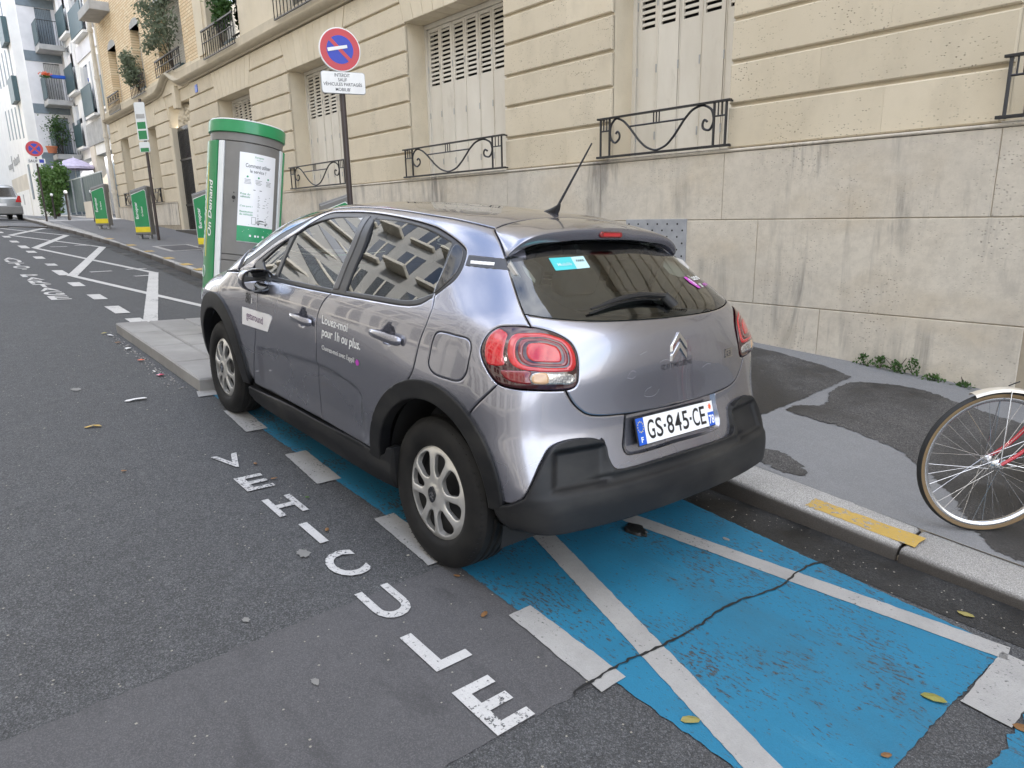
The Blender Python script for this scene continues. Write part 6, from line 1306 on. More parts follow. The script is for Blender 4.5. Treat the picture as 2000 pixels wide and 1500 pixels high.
# ------------------------------------------------------------------ charging posts along the pavement
def post_proto(label, loc, rz):
    t = thing('charging_post', label, 'charging post', loc, (0, 0, rz), 'green charging posts along the pavement'); w, d_, h = .40, .26, 1.30
    sf = lambda a, b, dd: (dd, a, b)             # front face looks along -X
    m = MB(); m.prism([(-w/2, .10), (w/2, .10), (w/2, h-.12), (-w/2+.03, h-.0), (-w/2, h-.02)], lambda a, b, dd: (dd, a, b), d_/2, -d_/2, .018); m.build('housing', MT['kiosk_grey'], t)
    m = MB(); m.prism([(-w/2-.015, h-.22), (w/2+.015, h-.30), (w/2+.015, h-.10), (-w/2+.03, h+.02), (-w/2-.015, h)], lambda a, b, dd: (dd, a, b), d_/2+.012, -d_/2+.03, .01); m.build('hood', MT['kiosk_grey'], t)
    P_ = [(-w/2+.025, .30), (w/2-.025, .30), (w/2-.025, h-.21), (-w/2+.06, h-.09), (-w/2+.025, h-.12)]; fr_ = -d_/2
    m = MB(); m.prism([(a*1.04, b+(.012 if b > .5 else -.005)) for a, b in P_], sf, fr_+.004, fr_-.004); m.build('white_border', MT['sign_white'], t)
    m = MB(); m.prism(P_, sf, fr_+.002, fr_-.007); m.build('green_face', MT['bright_green'], t)
    m = MB(); m.prism([(-w/2+.02, .165), (w/2-.02, .165), (w/2-.02, .297), (-w/2+.02, .297)], sf, fr_+.004, fr_-.007); m.build('yellow_foot', MT['brand_yellow'], t)
    for body, x0, z0, hh, ln in (('Europcar', .045, .50, .085, .42), ('On Demand', -.055, .56, .035, .24)):
        v, f = text2d(body, 1, bold=.02); lo, hi = v.min(0), v.max(0); v = (v-lo)/(hi-lo)*np.array([ln, hh]); me = bpy.data.meshes.new('lettering'); me.from_pydata([(fr_-.0085, x0+b, z0+a) for a, b in v], [], f); me.update(); link_mesh('lettering', me, MT['sign_white'], t)
    for y in (-.12, .12): m = MB(); m.box(-.06, .06, y-.03, y+.03, -.02, .105); m.build('foot', MT['galvanised'], t)
    m = MB(); m.box(d_/2-.02, d_/2+.015, -.06, .06, h-.42, h-.30); m.build('socket', MT['trim_black'], t)
    return t
def copy_tree(o, parent=None):
    c = o.copy(); COL.objects.link(c); c.parent = parent
    for ch in list(o.children): copy_tree(ch, c)
    return c
pz = lambda x, y: float(side_z(x, y))
p0 = post_proto('green and grey charging post in front of the dark entrance door of the stone building', (17.85, -2.42, pz(17.85, -2.42)), -.60)
for x, y, l in ((22.2, -2.33, 'smaller green charging post further up the street beside a bollard'), (13.5, -2.62, 'charging post half hidden behind the left edge of the kiosk'), (6.75, -2.25, 'charging post whose slanted grey hood shows above the car roof')):
    c = copy_tree(p0); c.location = (x, y, pz(x, y)); c['label'] = l
# ------------------------------------------------------------------ signs
def disc_sign(t, y, z, r, cross, x=0):
    """round sign facing -X with its centre at local (x, y, z)"""
    fy_ = lambda a, b, dd: (x-dd, y-a, z+b); circ = lambda rr, n=48: [(rr*math.cos(q), rr*math.sin(q)) for q in np.linspace(0, 2*math.pi, n+1)[:-1]]
    m = MB(); m.prism(circ(r), fy_, -.018, .006, .004); pl_ = m.build('sign_plate', MT['sign_white'], t, smooth=True)
    m = MB(); m.prism(circ(r*.945), fy_, .006, .008); m.build('red_disc', MT['sign_red'], t); m = MB(); m.prism(circ(r*.64), fy_, .008, .010); m.build('blue_disc', MT['sign_blue'], t)
    for sg_ in ((1, -1) if cross else (1,)):
        a = math.radians(-45*sg_); c_, s_ = math.cos(a), math.sin(a); w_ = r*.085 if not cross else r*.10; l_ = r*.66; P_ = [(-l_, -w_), (l_, -w_), (l_, w_), (-l_, w_)]
        m = MB(); m.prism([(p*c_-q*s_, p*s_+q*c_) for p, q in P_], fy_, .010, .0115+.0004*sg_); m.build('red_bar', MT['sign_red'], t)
    return fy_
sx_, sy_ = 5.11, -1.60; sz_ = pz(sx_, sy_)
sg1 = thing('no_parking_sign', 'round blue and red no parking sign on a dark brown pole above the car', 'road sign', (sx_, sy_, sz_), (0, 0, -.30))
m = MB(); m.tube([(0, 0, -.02), (0, 0, 2.9)], .033, 14); m.build('pole', MT['post_brown'], sg1, smooth=True)
disc_sign(sg1, .0, 2.86, .222, False, -.045)
def rrect(w_, h_, r, n=6): return [(sx*(w_/2-r)+r*math.cos(t_), sy*(h_/2-r)+r*math.sin(t_)) for sx, sy, a in ((1, 1, 0), (-1, 1, 90), (-1, -1, 180), (1, -1, 270)) for t_ in np.radians(np.linspace(a, a+90, n))]
fp_ = lambda a, b, dd: (-.042-dd, -.015-a, 2.53+b)
m = MB(); m.prism(rrect(.475, .225, .03), fp_, -.02, .004, .004); m.build('supplementary_plate', MT['galvanised'], sg1); m = MB(); m.prism(rrect(.462, .212, .026), fp_, .004, .0055); m.build('plate_face', MT['sign_white'], sg1)
for body, z0, w_ in (('INTERDIT', .058, .165), ('SAUF', .012, .095), ('VÉHICULES PARTAGÉS', -.034, .415), ("MOBILIB'", -.086, .16)): fit_text('sign_text', body, -w_/2-.01, w_/2-.01, z0, z0+(.034 if 'É' not in body else .042), lambda a, b: fp_(a, b, .0068), MT['black_ink'], sg1, bold=.006)
m = MB(); m.add([(-.0615, .135, 2.87), (-.0615, -.075, 2.91), (-.0615, -.080, 2.88), (-.0615, .130, 2.835)], [(0, 1, 2, 3)]); m.build('torn_sticker', MT['sign_white'], sg1)
sx_, sy_ = 28.0, -1.62; sg2 = thing('no_stopping_sign', 'round no stopping sign with red cross on a thin pole far up the street', 'road sign', (sx_, sy_, pz(sx_, sy_)), (0, 0, -.15))
m = MB(); m.tube([(0, 0, -.02), (0, 0, 2.75)], .03, 10); m.build('pole', MT['post_brown'], sg2, smooth=True); disc_sign(sg2, 0, 2.47, .275, True, -.04)
fp2 = lambda a, b, dd: (-.04-dd, -a, 2.06+b); m = MB(); m.prism(rrect(.52, .16, .02), fp2, -.01, .004); m.build('supplementary_plate', MT['sign_white'], sg2); fit_text('sign_text', 'SAUF', -.23, .03, -.045, .045, lambda a, b: fp2(a, b, .006), MT['black_ink'], sg2, bold=.01); m = MB(); m.prism([(.08, -.06), (.22, -.06), (.22, .06), (.08, .06)], fp2, .004, .006); m.build('blue_square', MT['sign_blue'], sg2)
sx_, sy_ = 17.15, -2.54; sg3 = thing('bay_sign', 'tall narrow white and green parking sign on a brown pole by the entrance', 'road sign', (sx_, sy_, pz(sx_, sy_)), (0, 0, -.95))
m = MB(); m.tube([(0, 0, -.02), (0, 0, 3.35)], .035, 12); m.build('pole', MT['post_brown'], sg3, smooth=True)
for z, h_ in ((2.83, .88), (2.24, .24)): fp3 = lambda a, b, dd: (-.05-dd, -a, z+b); m = MB(); m.prism(rrect(.30, h_, .04), fp3, -.01, .006, .003); m.build('sign_plate', MT['kiosk_light'], sg3)
for z0, z1, mt in ((2.42, 2.62, 'brand_green'), (2.66, 2.82, 'brand_green'), (2.13, 2.22, 'brand_green'), (2.9, 3.0, 'galvanised')): m = MB(); m.add([(-.0575, .12, z0), (-.0575, -.12, z0), (-.0575, -.12, z1), (-.0575, .12, z1)], [(0, 1, 2, 3)]); m.build('sign_print', MT[mt], sg3)
# bollards
def bollard(x, y, l, h=1.0):
    t = thing('bollard', l, 'bollard', (x, y, pz(x, y)), None, 'bollards on the far pavement'); m = MB(); m.lathe([(.055, -.02), (.055, .12), (.04, .16), (.036, h-.12), (.045, h-.10), (.045, h-.06), (.02, h-.05)], 14); m.f = [q[::-1] for q in m.f]; m.build('shaft', MT['bollard_brown'], t, smooth=True)
    m = MB(); m.lathe([(.001, h+.07)]+[(.062*math.cos(q), h+.01+.062*math.sin(q)) for q in np.linspace(1.3, -1.3, 9)]+[(.001, h-.06)], 14); m.build('white_ball', MT['sign_white'], t, smooth=True)
bollard(25.9, -2.78, 'dark bollard with a white ball top just beyond the smaller charging post'); bollard(28.6, -2.42, 'dark white-topped bollard in front of the green gate'); bollard(34.2, -2.75, 'furthest dark bollard near the parked silver car')
# ------------------------------------------------------------------ garden fence, hedge, parasol
fy0 = -4.1; fn = thing('garden_fence', 'dark green metal garden fence and gate beside the hedge', 'fence', (35, fy0, pz(35, fy0)))
m = MB(fn.location); m.box(30.6, 34.7, fy0-.15, fy0+.1, 1.2, 2.42); m.build('low_wall', MT['render_cream'], fn)
x = 30.7
while x < 38.8:
    zb = 2.425 if x < 34.7 else 2.02
    m = MB(fn.location); m.box(x, min(x+.46, 38.8), fy0-.02, fy0+.02, zb, 3.48); m.build('fence_panel', MT['fence_green'], fn); x += .48
m = MB(fn.location); m.box(30.6, 38.8, fy0-.03, fy0+.03, 3.482, 3.53); m.build('top_rail', MT['galvanised'], fn)
for x in (34.75, 37.2, 38.75): m = MB(fn.location); m.box(x-.03, x+.03, fy0+.021, fy0+.07, 1.9, 3.47); m.build('gate_post', MT['galvanised'], fn)
def foliage(name, blobs, n, size, mat, parent, seed=1, flat=.5):
    rg_ = np.random.default_rng(seed); V, Fc = [], []; w = np.array([b[3] for b in blobs], float); w /= w.sum(); cl = []
    for b in blobs:
        k = max(6, int(14*b[3])); d_ = rg_.normal(size=(k, 3)); d_ /= np.linalg.norm(d_, axis=1, keepdims=True); cl.append(np.array(b[0])+d_*np.array(b[1])*(.35+.65*rg_.random((k, 1))))
    for i in range(n):
        bi = rg_.choice(len(blobs), p=w); b = blobs[bi]; c = cl[bi][rg_.integers(len(cl[bi]))]; p = c+rg_.normal(size=3)*np.array(b[1])*b[2]
        u = rg_.normal(size=3); u /= np.linalg.norm(u); v = np.cross(u, rg_.normal(size=3)); v /= np.linalg.norm(v); s = size*(.6+.8*rg_.random()); k = len(V)
        V += [tuple(p-u*s), tuple(p+v*s*flat-u*s*.1), tuple(p+u*s), tuple(p-v*s*flat-u*s*.1)]; Fc.append((k, k+1, k+2, k+3))
    me = bpy.data.meshes.new(name); me.from_pydata(V, [], Fc); me.update(); return link_mesh(name, me, MT[mat], parent)
def stems(parent, pts, r=.02): 
    m = MB(); 
    for a, b in pts: mid = tuple((np.array(a)+np.array(b))/2+RNG.normal(0, .05, 3)); m.tube([a, mid, b], [r, r*.7, r*.35], 6)
    m.build('branches', MT['bark'], parent)
hg = thing('garden_hedge', 'dense green climbing hedge spilling over the end of the garden fence', 'hedge', (41, -3.9, 1.9))
foliage('foliage', [((-1.2, 0, 1.6), (1.6, .35, .6), .28, 2), ((1.0, .1, 1.9), (1.6, .4, .55), .28, 2), ((.6, .1, .8), (1.5, .3, .7), .28, 2), ((-1.8, 0, 2.0), (.9, .3, .4), .3, 1), ((2.3, .1, 1.2), (.8, .3, .9), .3, 1)], 7000, .085, 'leaf_hedge', hg, 3)
stems(hg, [((0, 0, 0), (.5, .1, 1.8)), ((.4, 0, 0), (-1, .1, 1.7)), ((.2, 0, 0), (1.6, 0, 1.8)), ((1., 0, 0), (2.2, 0, 1.2))], .05)
ps_ = thing('parasol', 'pale lilac parasol open above the garden fence', 'parasol', (41.5, -5.0, 1.9))
m = MB()
for k in range(8):
    a0, a1 = k*math.pi/4, (k+1)*math.pi/4; R_ = 1.05
    for (h0, r0), (h1, r1) in (((2.95, .02), (2.80, .45)), ((2.80, .45), (2.48, R_))): m.add([(r0*math.cos(a0), r0*math.sin(a0), h0), (r1*math.cos(a0), r1*math.sin(a0), h1), (r1*math.cos(a1), r1*math.sin(a1), h1), (r0*math.cos(a1), r0*math.sin(a1), h0)], [(0, 1, 2, 3)])
    m.add([(R_*math.cos(a0), R_*math.sin(a0), 2.48), (R_*math.cos(a0), R_*math.sin(a0), 2.36), (R_*math.cos(a1), R_*math.sin(a1), 2.36), (R_*math.cos(a1), R_*math.sin(a1), 2.48)], [(0, 1, 2, 3)])
m.build('canopy', MT['parasol_cloth'], ps_); m = MB(); m.tube([(0, 0, 0), (0, 0, 3.03)], .022, 8); m.build('pole', MT['sign_white'], ps_)
# shrubs in the upper windows of the stone building
def shrub(lbl, x, y, z, bl, n, mat, sd, sz=.05):
    t = thing('window_shrub', lbl, 'plant', (x, y, z)); foliage('foliage', bl, n, sz, mat, t, sd); stems(t, [((0, 0, 0), tuple(np.array(b[0]))) for b in bl], .018); m = MB(); m.box(-.3, .3, -.26, -.08, -.02, .15); m.build('planter', MT['teal_panel'], t, bevel=.015); return t
shrub('big loose grey-green shrub growing from the balcony over the entrance', 18.9, FY-.02, 5.45, [((.1, .2, 1.1), (.75, .30, .55), .30, 3), ((.6, .25, 1.55), (.7, .3, .45), .32, 2), ((-.2, .2, 2.0), (.6, .25, .5), .34, 2), ((.75, .25, .75), (.5, .2, .25), .34, 1), ((.2, .2, 2.6), (.5, .2, .4), .36, 1)], 2300, 'leaf_olive', 5)
shrub('narrow grey-green shrub in the middle brick-storey window', 22.3, FY+.02, 5.35, [((.1, .15, .45), (.45, .2, .25), .3, 2), ((.3, .18, .8), (.4, .2, .3), .34, 2)], 1300, 'leaf_olive', 6)
shrub('dark green bush behind the iron balcony nearest the sign', 15.0, FY-.03, 5.32, [((-.1, .0, .75), (.4, .12, .3), .3, 2), ((.1, .05, 1.3), (.45, .15, .5), .3, 2)], 1900, 'leaf_green', 7)
t = thing('balcony_plant', 'sparse leggy plant on the lowest balcony of the modern block', 'plant', (43.7, -4.95, 5.2)); foliage('foliage', [((0, .0, .9), (.3, .5, .5), .35, 2), ((0, .1, 1.5), (.3, .45, .5), .35, 2), ((0, .3, 1.3), (.2, .5, .3), .3, 1)], 900, .06, 'leaf_green', t, 9); stems(t, [((0, 0, 0), (0, .2, 1.6)), ((0, 0, 0), (0, -.3, 1.5)), ((0, 0, 0), (0, .6, 1.3))], .02)
pot('flower_pot', 43.55, -4.42, 5.21, .26, 'terracotta pot at the left end of the lowest balcony')
t = thing('red_geranium', 'red flowering geranium on the rail of the middle balcony', 'plant', (43.5, -4.72, 9.0)); foliage('blossom', [((0, 0, .2), (.15, .22, .1), .35, 1)], 160, .045, 'orange_ink', t, 11); foliage('foliage', [((0, 0, .08), (.15, .25, .08), .3, 1)], 150, .045, 'leaf_green', t, 12)
# weeds at the foot of the wall
for k, (x, y, h_, n, l) in enumerate([(.24, -3.83, .10, 60, 'small leafy weed at the left end of the row along the wall foot'), (.10, -3.83, .11, 70, 'taller weed second from the left against the wall foot'), (-.04, -3.82, .09, 110, 'bushy weed in the middle of the row against the wall foot'), (-.16, -3.83, .15, 70, 'tallest upright weed of the row against the wall foot'), (-.33, -3.80, .05, 90, 'low spreading broad-leaved weed right of the tallest one'), (-.55, -3.82, .04, 60, 'thin moss-like weed nearest the bicycle wheel')]):
    t = thing('wall_weed', l, 'weed', (x, y, pz(x, y)), None, 'weeds along the wall foot'); foliage('leaves', [((0, .02, h_*.3), (.07, .03, h_*.3), .4, 1), ((0, .02, h_*.75), (.03, .025, h_*.25), .4, 1)], n, .016, 'leaf_green', t, 20+k); stems(t, [((0, 0, 0), (.02, .02, h_)), ((0, 0, 0), (-.03, .02, h_*.7))], .003)
# ------------------------------------------------------------------ bicycle
bd = np.array([-.65, -.76, 0])/math.hypot(.65, .76); BX, BY = -1.385, -1.345; bz = pz(BX, BY)
bm_ = Matrix(((bd[0], bd[1], 0), (bd[1], -bd[0], 0), (0, 0, 1))); bm_ = Matrix(((bd[0], -bd[1], 0), (bd[1], bd[0], 0), (0, 0, 1)))
bike = thing('bicycle', 'red bicycle with tan-walled front wheel parked on the pavement', 'bicycle', (BX, BY, bz), bm_)
RW = .340                                                  # local: x runs from the front hub to the rear, z up
def cwheel(xc, nm):
    m = MB(); m.lathe([(RW-.028, -.010), (RW-.022, -.0155), (RW-.008, -.0155), (RW, -.006), (RW, .006), (RW-.008, .0155), (RW-.022, .0155), (RW-.028, .010)], 80, (xc, 0, RW), 'Y'); w_ = m.build(nm, MT['rubber'], bike, smooth=True)
    for s_ in (1, -1): m = MB(); m.lathe([(RW-.027, s_*.0125), (RW-.020, s_*.0165), (RW-.010, s_*.0160)], 80, (xc, 0, RW), 'Y'); m.build('tan_wall', MT['tyre_tan'], w_, smooth=True)
    m = MB(); m.lathe([(RW-.028, -.012), (RW-.036, -.0125), (RW-.046, -.007), (RW-.046, .007), (RW-.036, .0125), (RW-.028, .012)], 80, (xc, 0, RW), 'Y'); m.build('rim', MT['steel'], w_, smooth=True)
    m = MB(); m.lathe([(.006, -.055), (.014, -.05), (.014, -.038), (.024, -.034), (.024, -.028), (.011, -.024), (.011, .024), (.024, .028), (.024, .034), (.014, .038), (.014, .05), (.006, .055)], 16, (xc, 0, RW), 'Y'); m.build('hub', MT['steel'], w_, smooth=True)
    for k in range(36):
        s_ = 1 if k % 2 else -1; a = 2*math.pi*k/36; b = a+(1 if (k//2) % 2 else -1)*1.25; m = MB(); m.tube([(xc+.022*math.cos(b), s_*.031, RW+.022*math.sin(b)), (xc+(RW-.045)*math.cos(a), s_*.002, RW+(RW-.045)*math.sin(a))], .0011, 4); m.build('spoke', MT['steel'], w_)
    return w_
cwheel(0, 'front_wheel'); cwheel(1.04, 'rear_wheel')
for s_ in (.05, -.05):
    m = MB(); P_ = cr(np.array([(0, s_, RW), (.07, s_, RW+.045), (.15, s_, RW+.12), (.22, s_*.9, RW+.25), (.255, s_*.75, RW+.40)]), .03); m.tube([tuple(p) for p in P_], list(np.linspace(.008, .013, len(P_))), 10, flat=(.8, 1)); m.build('fork_blade', MT['bike_red'], bike, smooth=True)
m = MB(); m.lathe([(.004, -.065), (.009, -.065), (.009, -.055)], 10, (0, 0, RW), 'Y'); m.lathe([(.009, .055), (.009, .065), (.004, .065)], 10, (0, 0, RW), 'Y'); m.build('axle_nut', MT['steel'], bike)
tubes = [((.25, 0, .72), (.30, 0, .90), .018, 'head_tube'), ((.27, 0, .76), (.60, 0, .30), .016, 'down_tube'), ((.29, 0, .86), (.78, 0, .78), .015, 'top_tube'), ((.60, 0, .30), (.80, 0, .84), .015, 'seat_tube'), ((.60, .03, .30), (1.04, .055, RW), .009, 'chain_stay'), ((.60, -.03, .30), (1.04, -.055, RW), .009, 'chain_stay'), ((.77, .02, .76), (1.04, .055, RW), .008, 'seat_stay'), ((.77, -.02, .76), (1.04, -.055, RW), .008, 'seat_stay')]
for a, b, r, nm in tubes: m = MB(); m.tube([a, b], r, 10); m.build(nm, MT['bike_red'], bike, smooth=True)
m = MB(); m.tube([(.30, 0, .88), (.33, 0, .99), (.27, 0, 1.0)], .013, 8); m.build('stem', MT['steel'], bike, smooth=True)
m = MB(); m.tube([(.42, .28, .98), (.34, .27, 1.0), (.27, .15, 1.01), (.26, 0, 1.0), (.27, -.15, 1.01), (.34, -.27, 1.0), (.42, -.28, .98)], .011, 8); m.build('handlebar', MT['steel'], bike, smooth=True)
m = MB(); m.tube([(.80, 0, .84), (.825, 0, .92)], .012, 8); m.build('seat_post', MT['steel'], bike)
cushion('saddle', (.83, 0, .95), (.27, .17, .06), MT['interior'], bike)
m = MB(); m.lathe([(.085, -.004), (.095, 0), (.085, .004)], 30, (.60, -.045, .30), 'Y'); m.build('chain_ring', MT['steel'], bike)
for s_, a in ((1, .5), (-1, 3.64)): m = MB(); m.tube([(.60, .06*s_, .30), (.60+.17*math.cos(a), .07*s_, .30-.17*math.sin(a))], .009, 6); m.box(.60+.17*math.cos(a)-.04, .60+.17*math.cos(a)+.04, .07*s_, .15*s_, .285-.17*math.sin(a), .31-.17*math.sin(a)); m.build('crank', MT['steel'], bike)
def guard(xc, a0, a1):
    m = MB(); n = 26; v = []
    for a in np.linspace(a0, a1, n):
        for y, dr in ((-.028, -.014), (-.022, -.002), (0, .004), (.022, -.002), (.028, -.014)): v.append((xc+(RW+.016+dr)*math.cos(a), y, RW+(RW+.016+dr)*math.sin(a)))
    m.add(v, [(i*5+k, i*5+k+1, (i+1)*5+k+1, (i+1)*5+k) for i in range(n-1) for k in range(4)]); return m.build('mudguard', MT['mudguard'], bike, smooth=True)
guard(0, math.radians(112), math.radians(-12)); guard(1.04, math.radians(170), math.radians(10))
for s_ in (.03, -.03):
    m = MB(); a = math.radians(86); m.tube([(0, s_*1.9, RW), (math.cos(a)*(RW+.01), s_*.9, RW+math.sin(a)*(RW+.01))], .0024, 5); m.build('guard_stay', MT['steel'], bike)
    m = MB(); a = math.radians(-14); m.tube([(0, s_*1.9, RW), (math.cos(a)*(RW+.01), s_*.9, RW+math.sin(a)*(RW+.01))], .0024, 5); m.build('guard_stay', MT['steel'], bike)
m = MB(); a = math.radians(86); m.tube([(math.cos(a)*(RW+.025), 0, RW+math.sin(a)*(RW+.025)), (.03+.02, 0, 2*RW+.035), (.08, .01, 2*RW+.04)], .003, 5); m.build('brake_cable', MT['rubber'], bike)
# ------------------------------------------------------------------ silver car at the far end
fc = thing('far_parked_car', 'silver people carrier parked at the far left end of the street', 'car', (38.4, -1.22, float(road_z(38.4, -1.22))), (0, -.02, .05))
def loft(sec, nm, mat, par, capf=True):
    """sec: list of (x, [(y,z)...half profile bottom to top centre])"""
    m = MB(); v = []; n = None
    for x, P_ in sec: full = P_+[(-y, z) for y, z in P_[::-1]]; n = len(full); v += [(x+(0 if len(P_[0]) == 2 else 0), y, z) for y, z in full]
    f = [(i*n+k, i*n+(k+1) % n, (i+1)*n+(k+1) % n, (i+1)*n+k) for i in range(len(sec)-1) for k in range(n)]; f += [tuple(range(n))[::-1], tuple((len(sec)-1)*n+k for k in range(n))]
    m.add(v, f); return m.build(nm, mat, par, smooth=True)
hp_ = lambda w, zb, zm, zt: [(w*.93, zb), (w*.99, zb+.18), (w, zm), (w*.97, zt-.1), (w*.93, zt)]
loft([(0, hp_(.78, .35, .6, .98)), (.04, hp_(.85, .3, .6, 1.02)), (.25, hp_(.88, .25, .6, 1.04)), (1.5, hp_(.89, .22, .6, 1.0)), (3.3, hp_(.88, .22, .6, .95)), (4.0, hp_(.84, .25, .55, .82)), (4.3, hp_(.72, .3, .5, .68))], 'body', MT['silver_paint'], fc)
gh = lambda w0, w1, z0, z1: [(w0, z0), (w0*.99, z0+.05), (w1, z1-.06), (w1*.8, z1), (w1*.4, z1+.02)]
loft([(.05, gh(.80, .78, 1.0, 1.06)), (.12, gh(.80, .74, 1.0, 1.28)), (.27, gh(.82, .68, 1.0, 1.52)), (.45, gh(.83, .66, 1.0, 1.60)), (1.6, gh(.83, .66, 1.0, 1.62)), (2.4, gh(.82, .64, .98, 1.55)), (3.1, gh(.80, .62, .95, 1.15)), (3.4, gh(.78, .6, .92, .98))], 'cabin', MT['silver_paint'], fc)
m = MB(); m.add([(.030, .70, 1.06), (.030, -.70, 1.06), (.175, -.62, 1.48), (.175, .62, 1.48)], [(0, 3, 2, 1)]); m.build('rear_window', MT['gloss_black'], fc)
for s_ in (1, -1):
    m = MB(); m.add([(.35, .838*s_, 1.06), (2.9, .822*s_, 1.03), (2.3, .695*s_, 1.47), (.5, .70*s_, 1.50)], [(0, 1, 2, 3) if s_ > 0 else (3, 2, 1, 0)]); m.build('side_window', MT['gloss_black'], fc)
    m = MB(); m.prism([(.62*s_, .82), (.86*s_, .80), (.845*s_, 1.10), (.76*s_, 1.12)], lambda a, b, d_: (.10-d_, a, b), 0, .12, .01); m.build('tail_lamp', MT['lamp_red'], fc)
    m = MB(); m.prism([(.68*s_, .50), (.84*s_, .52), (.84*s_, .58), (.68*s_, .57)], lambda a, b, d_: (.1-d_, a, b), 0, .125, .004); m.build('bumper_reflector', MT['lamp_red'], fc)
    for x in (.62, 3.35):
        m = MB(); m.lathe([(.19, .70*s_), (.30, .70*s_), (.315, .73*s_), (.315, .85*s_), (.30, .875*s_), (.20, .875*s_), (.19, .86*s_), (0, .85*s_)], 28, (x, 0, .315), 'Y'); w_ = m.build('wheel', MT['tyre'], fc, smooth=True); m = MB(); m.lathe([(.0, .872*s_), (.19, .866*s_)], 20, (x, 0, .315), 'Y'); m.build('hub_cap', MT['hubcap'], w_)
m = MB(); m.prism([(-.86, .27), (.86, .27), (.87, .45), (.86, .64), (-.86, .64), (-.87, .45)], lambda a, b, d_: (.08-d_, a, b), -.2, .14, .03); m.build('rear_bumper', MT['kiosk_grey'], fc, smooth=False)
m = MB(); m.prism([(-.26, .655), (.26, .655), (.26, .765), (-.26, .765)], lambda a, b, d_: (.03-d_, a, b), 0, .06); m.build('number_plate', MT['plate_white'], fc)
# ------------------------------------------------------------------ litter
def scrap(name, lbl, x, y, pts, mat, cat='litter', h=.012, zf=road_z, lift=.008, grp=None):
    z0 = float(zf(x, y))+lift; m = MB(); n = len(pts); v = [(a, b, random.uniform(.001, h)) for a, b in pts]; cz = (sum(p[0] for p in pts)/n, sum(p[1] for p in pts)/n, h*1.3)
    m.add(v+[cz]+[(a, b, c-.0012) for a, b, c in v]+[(cz[0], cz[1], cz[2]-.0012)], [(i, (i+1) % n, n) for i in range(n)]+[(n+1+(i+1) % n, n+1+i, 2*n+1) for i in range(n)]+[(i, n+1+i, n+1+(i+1) % n, (i+1) % n) for i in range(n)])
    o = m.build(name, MT[mat], None, loc=(x, y, z0)); return props(o, lbl, cat, grp)
scrap('paper_scrap', 'crumpled white paper scrap on the asphalt left of the front wheel', 3.12, 1.25, [(-.03, -.07), (.03, -.065), (.02, .0), (.035, .05), (.0, .07), (-.025, .045), (-.015, .0)], 'paper', h=.008)
scrap('cardboard_scrap', 'tan curved cardboard scrap lying on the asphalt', 2.62, 1.60, [(-.03, -.04), (.02, -.035), (.035, .0), (.025, .05), (.0, .04), (.01, .0), (-.01, -.015)], 'road_yellow', h=.006)
scrap('cigarette_end', 'white cigarette end near the paved island corner', 3.9, .93, [(-.035, -.004), (.035, -.006), (.035, .004), (-.035, .006)], 'paper', h=.007)
def leafy(x, y, s, ang, mat, lbl, zf=road_z, lift=.008):
    P_ = [(s*(.5*math.cos(t_))*1.0, s*.26*math.sin(t_)) for t_ in np.linspace(0, 6.283, 9)[:-1]]; c_, q_ = math.cos(ang), math.sin(ang); return scrap('fallen_leaf', lbl, x, y, [(a*c_-b*q_, a*q_+b*c_) for a, b in P_], mat, 'leaf', s*.10, zf, lift, 'fallen leaves')
leafy(-1.655, .03, .075, .3, 'leaf_yellow', 'yellow-green fallen leaf on the blue paint'); leafy(-1.23, .745, .06, .9, 'leaf_yellow', 'pale slim leaf on the white diagonal line near the bottom edge'); leafy(-1.89, -.05, .08, .2, 'leaf_brown', 'brown leaf at the right bottom corner beyond the white block'); leafy(-1.66, .41, .035, 1., 'leaf_brown', 'orange leaf scrap beside the dark gap in the bay edge')
leafy(-1.55, -.62, .06, .1, 'leaf_yellow', 'pale leaf in the wet gutter below the bicycle wheel'); leafy(-.15, .82, .03, .5, 'leaf_brown', 'small brown leaf just behind the rear wheel'); leafy(-.43, .9, .04, 2., 'leaf_brown', 'curled brown leaf between the painted letters and the blue bay'); leafy(-.95, 1.95, .035, .4, 'leaf_yellow', 'yellow crumb of leaf low on the left of the road'); leafy(.9, .98, .03, .4, 'leaf_green', 'green leaf bit beside the letter I')
for k, (x, y, m_) in enumerate([(1.48, 1.02, 'leaf_brown'), (1.22, 1.02, 'leaf_brown'), (.52, 1.06, 'leaf_brown'), (1.75, 1.62, 'leaf_brown')]): leafy(x, y, .035, k*1.3, m_, ['brown leaf crumb by the painted V', 'brown leaf crumb by the painted É', 'brown leaf crumb between painted I and C', 'brown leaf crumb alone on the open asphalt'][k])
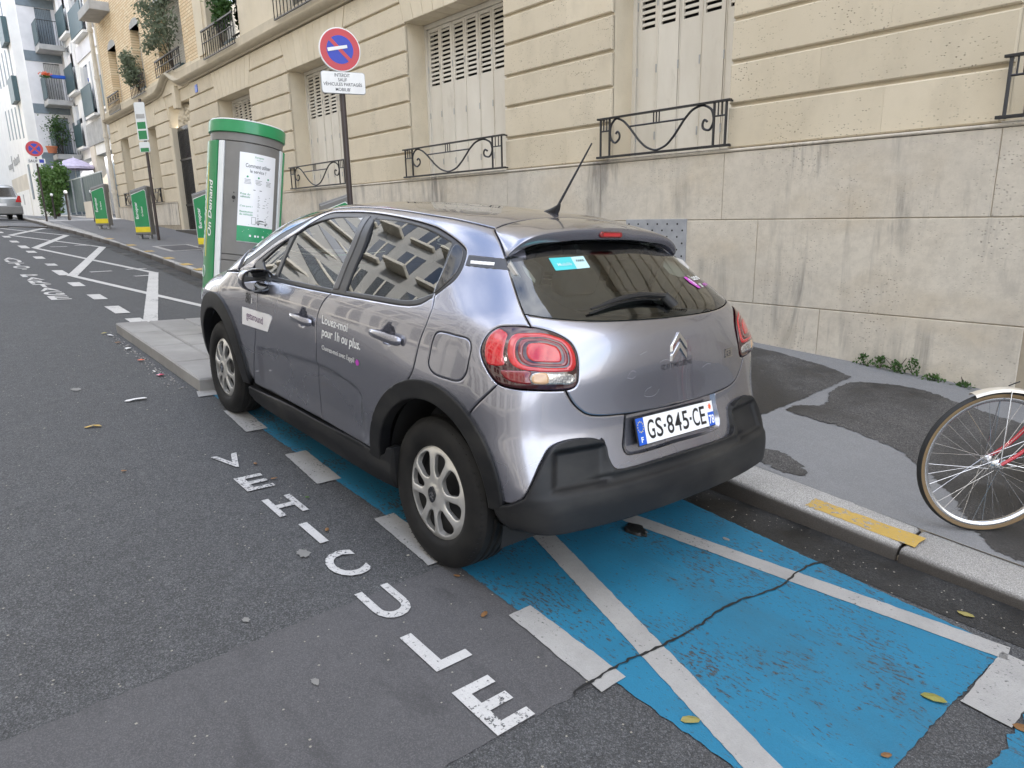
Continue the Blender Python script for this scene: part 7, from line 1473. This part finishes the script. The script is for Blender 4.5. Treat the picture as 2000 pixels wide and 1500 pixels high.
gr = MB()
for k in range(150):
    t_ = random.random(); x = 3.3+2.5*t_+random.gauss(0, .05); y = .865-.02*t_+abs(random.gauss(0, .05)); s = random.uniform(.002, .008); z = float(road_z(x, y))
    gr.lathe([(.0, s*1.2), (s*.8, s*.8), (s, 0)], 5, (x, y, z+.002))
props(gr.build('kerb_grit', MT['slab']), 'grit and crumbs swept against the paved island edge', 'grit', kind='stuff')
for k, (x, y, m_) in enumerate([(5.62, .90, 'paper'), (5.2, .92, 'leaf_brown'), (4.9, .90, 'paper'), (4.35, .92, 'orange_ink'), (3.75, .92, 'lamp_red'), (5.75, .93, 'leaf_yellow')]): scrap('litter_scrap', ['white tissue scrap at the far corner of the paved island', 'brown scrap by the island kerb next to the tissue', 'pale scrap midway along the island kerb', 'orange scrap along the island kerb', 'red wrapper scrap nearest the front wheel by the island kerb', 'yellow straw-like scrap at the far island corner'][k], x, y, [(-.018, -.024), (.022, -.018), (.018, .028), (-.018, .018)], m_, h=.012)

gr = MB()
for k in range(900):
    x = random.uniform(-2., 5.5); y = random.uniform(.75, 2.3) if random.random() < .55 else random.gauss(-.70, .10); s = random.uniform(.0012, .0035)*(1.6 if random.random() < .06 else 1)
    if y < -.84: y = -.80
    z = float(road_z(x, y))+.003; a = random.random()*6.28; c_, q_ = math.cos(a)*s*1.5, math.sin(a)*s*1.5
    gr.add([(x-c_, y-q_, z), (x+q_, y-c_, z), (x+c_, y+q_, z), (x-q_, y+c_, z), (x, y, z+s*.8)], [(0, 1, 4), (1, 2, 4), (2, 3, 4), (3, 0, 4)])
props(gr.build('road_grit', MT['grit_pale']), 'fine pale grit scattered over the asphalt and along the gutter', 'grit', kind='stuff')
# ------------------------------------------------------------------ tidy: drop degenerate faces, settle cached normals
for me in bpy.data.meshes:
    me.validate(clean_customdata=False); me.update()
bpy.context.view_layer.update()
for me in bpy.data.meshes:
    if len(me.loops): len(me.corner_normals); len(me.vertex_normals); len(me.polygon_normals); me.calc_loop_triangles()
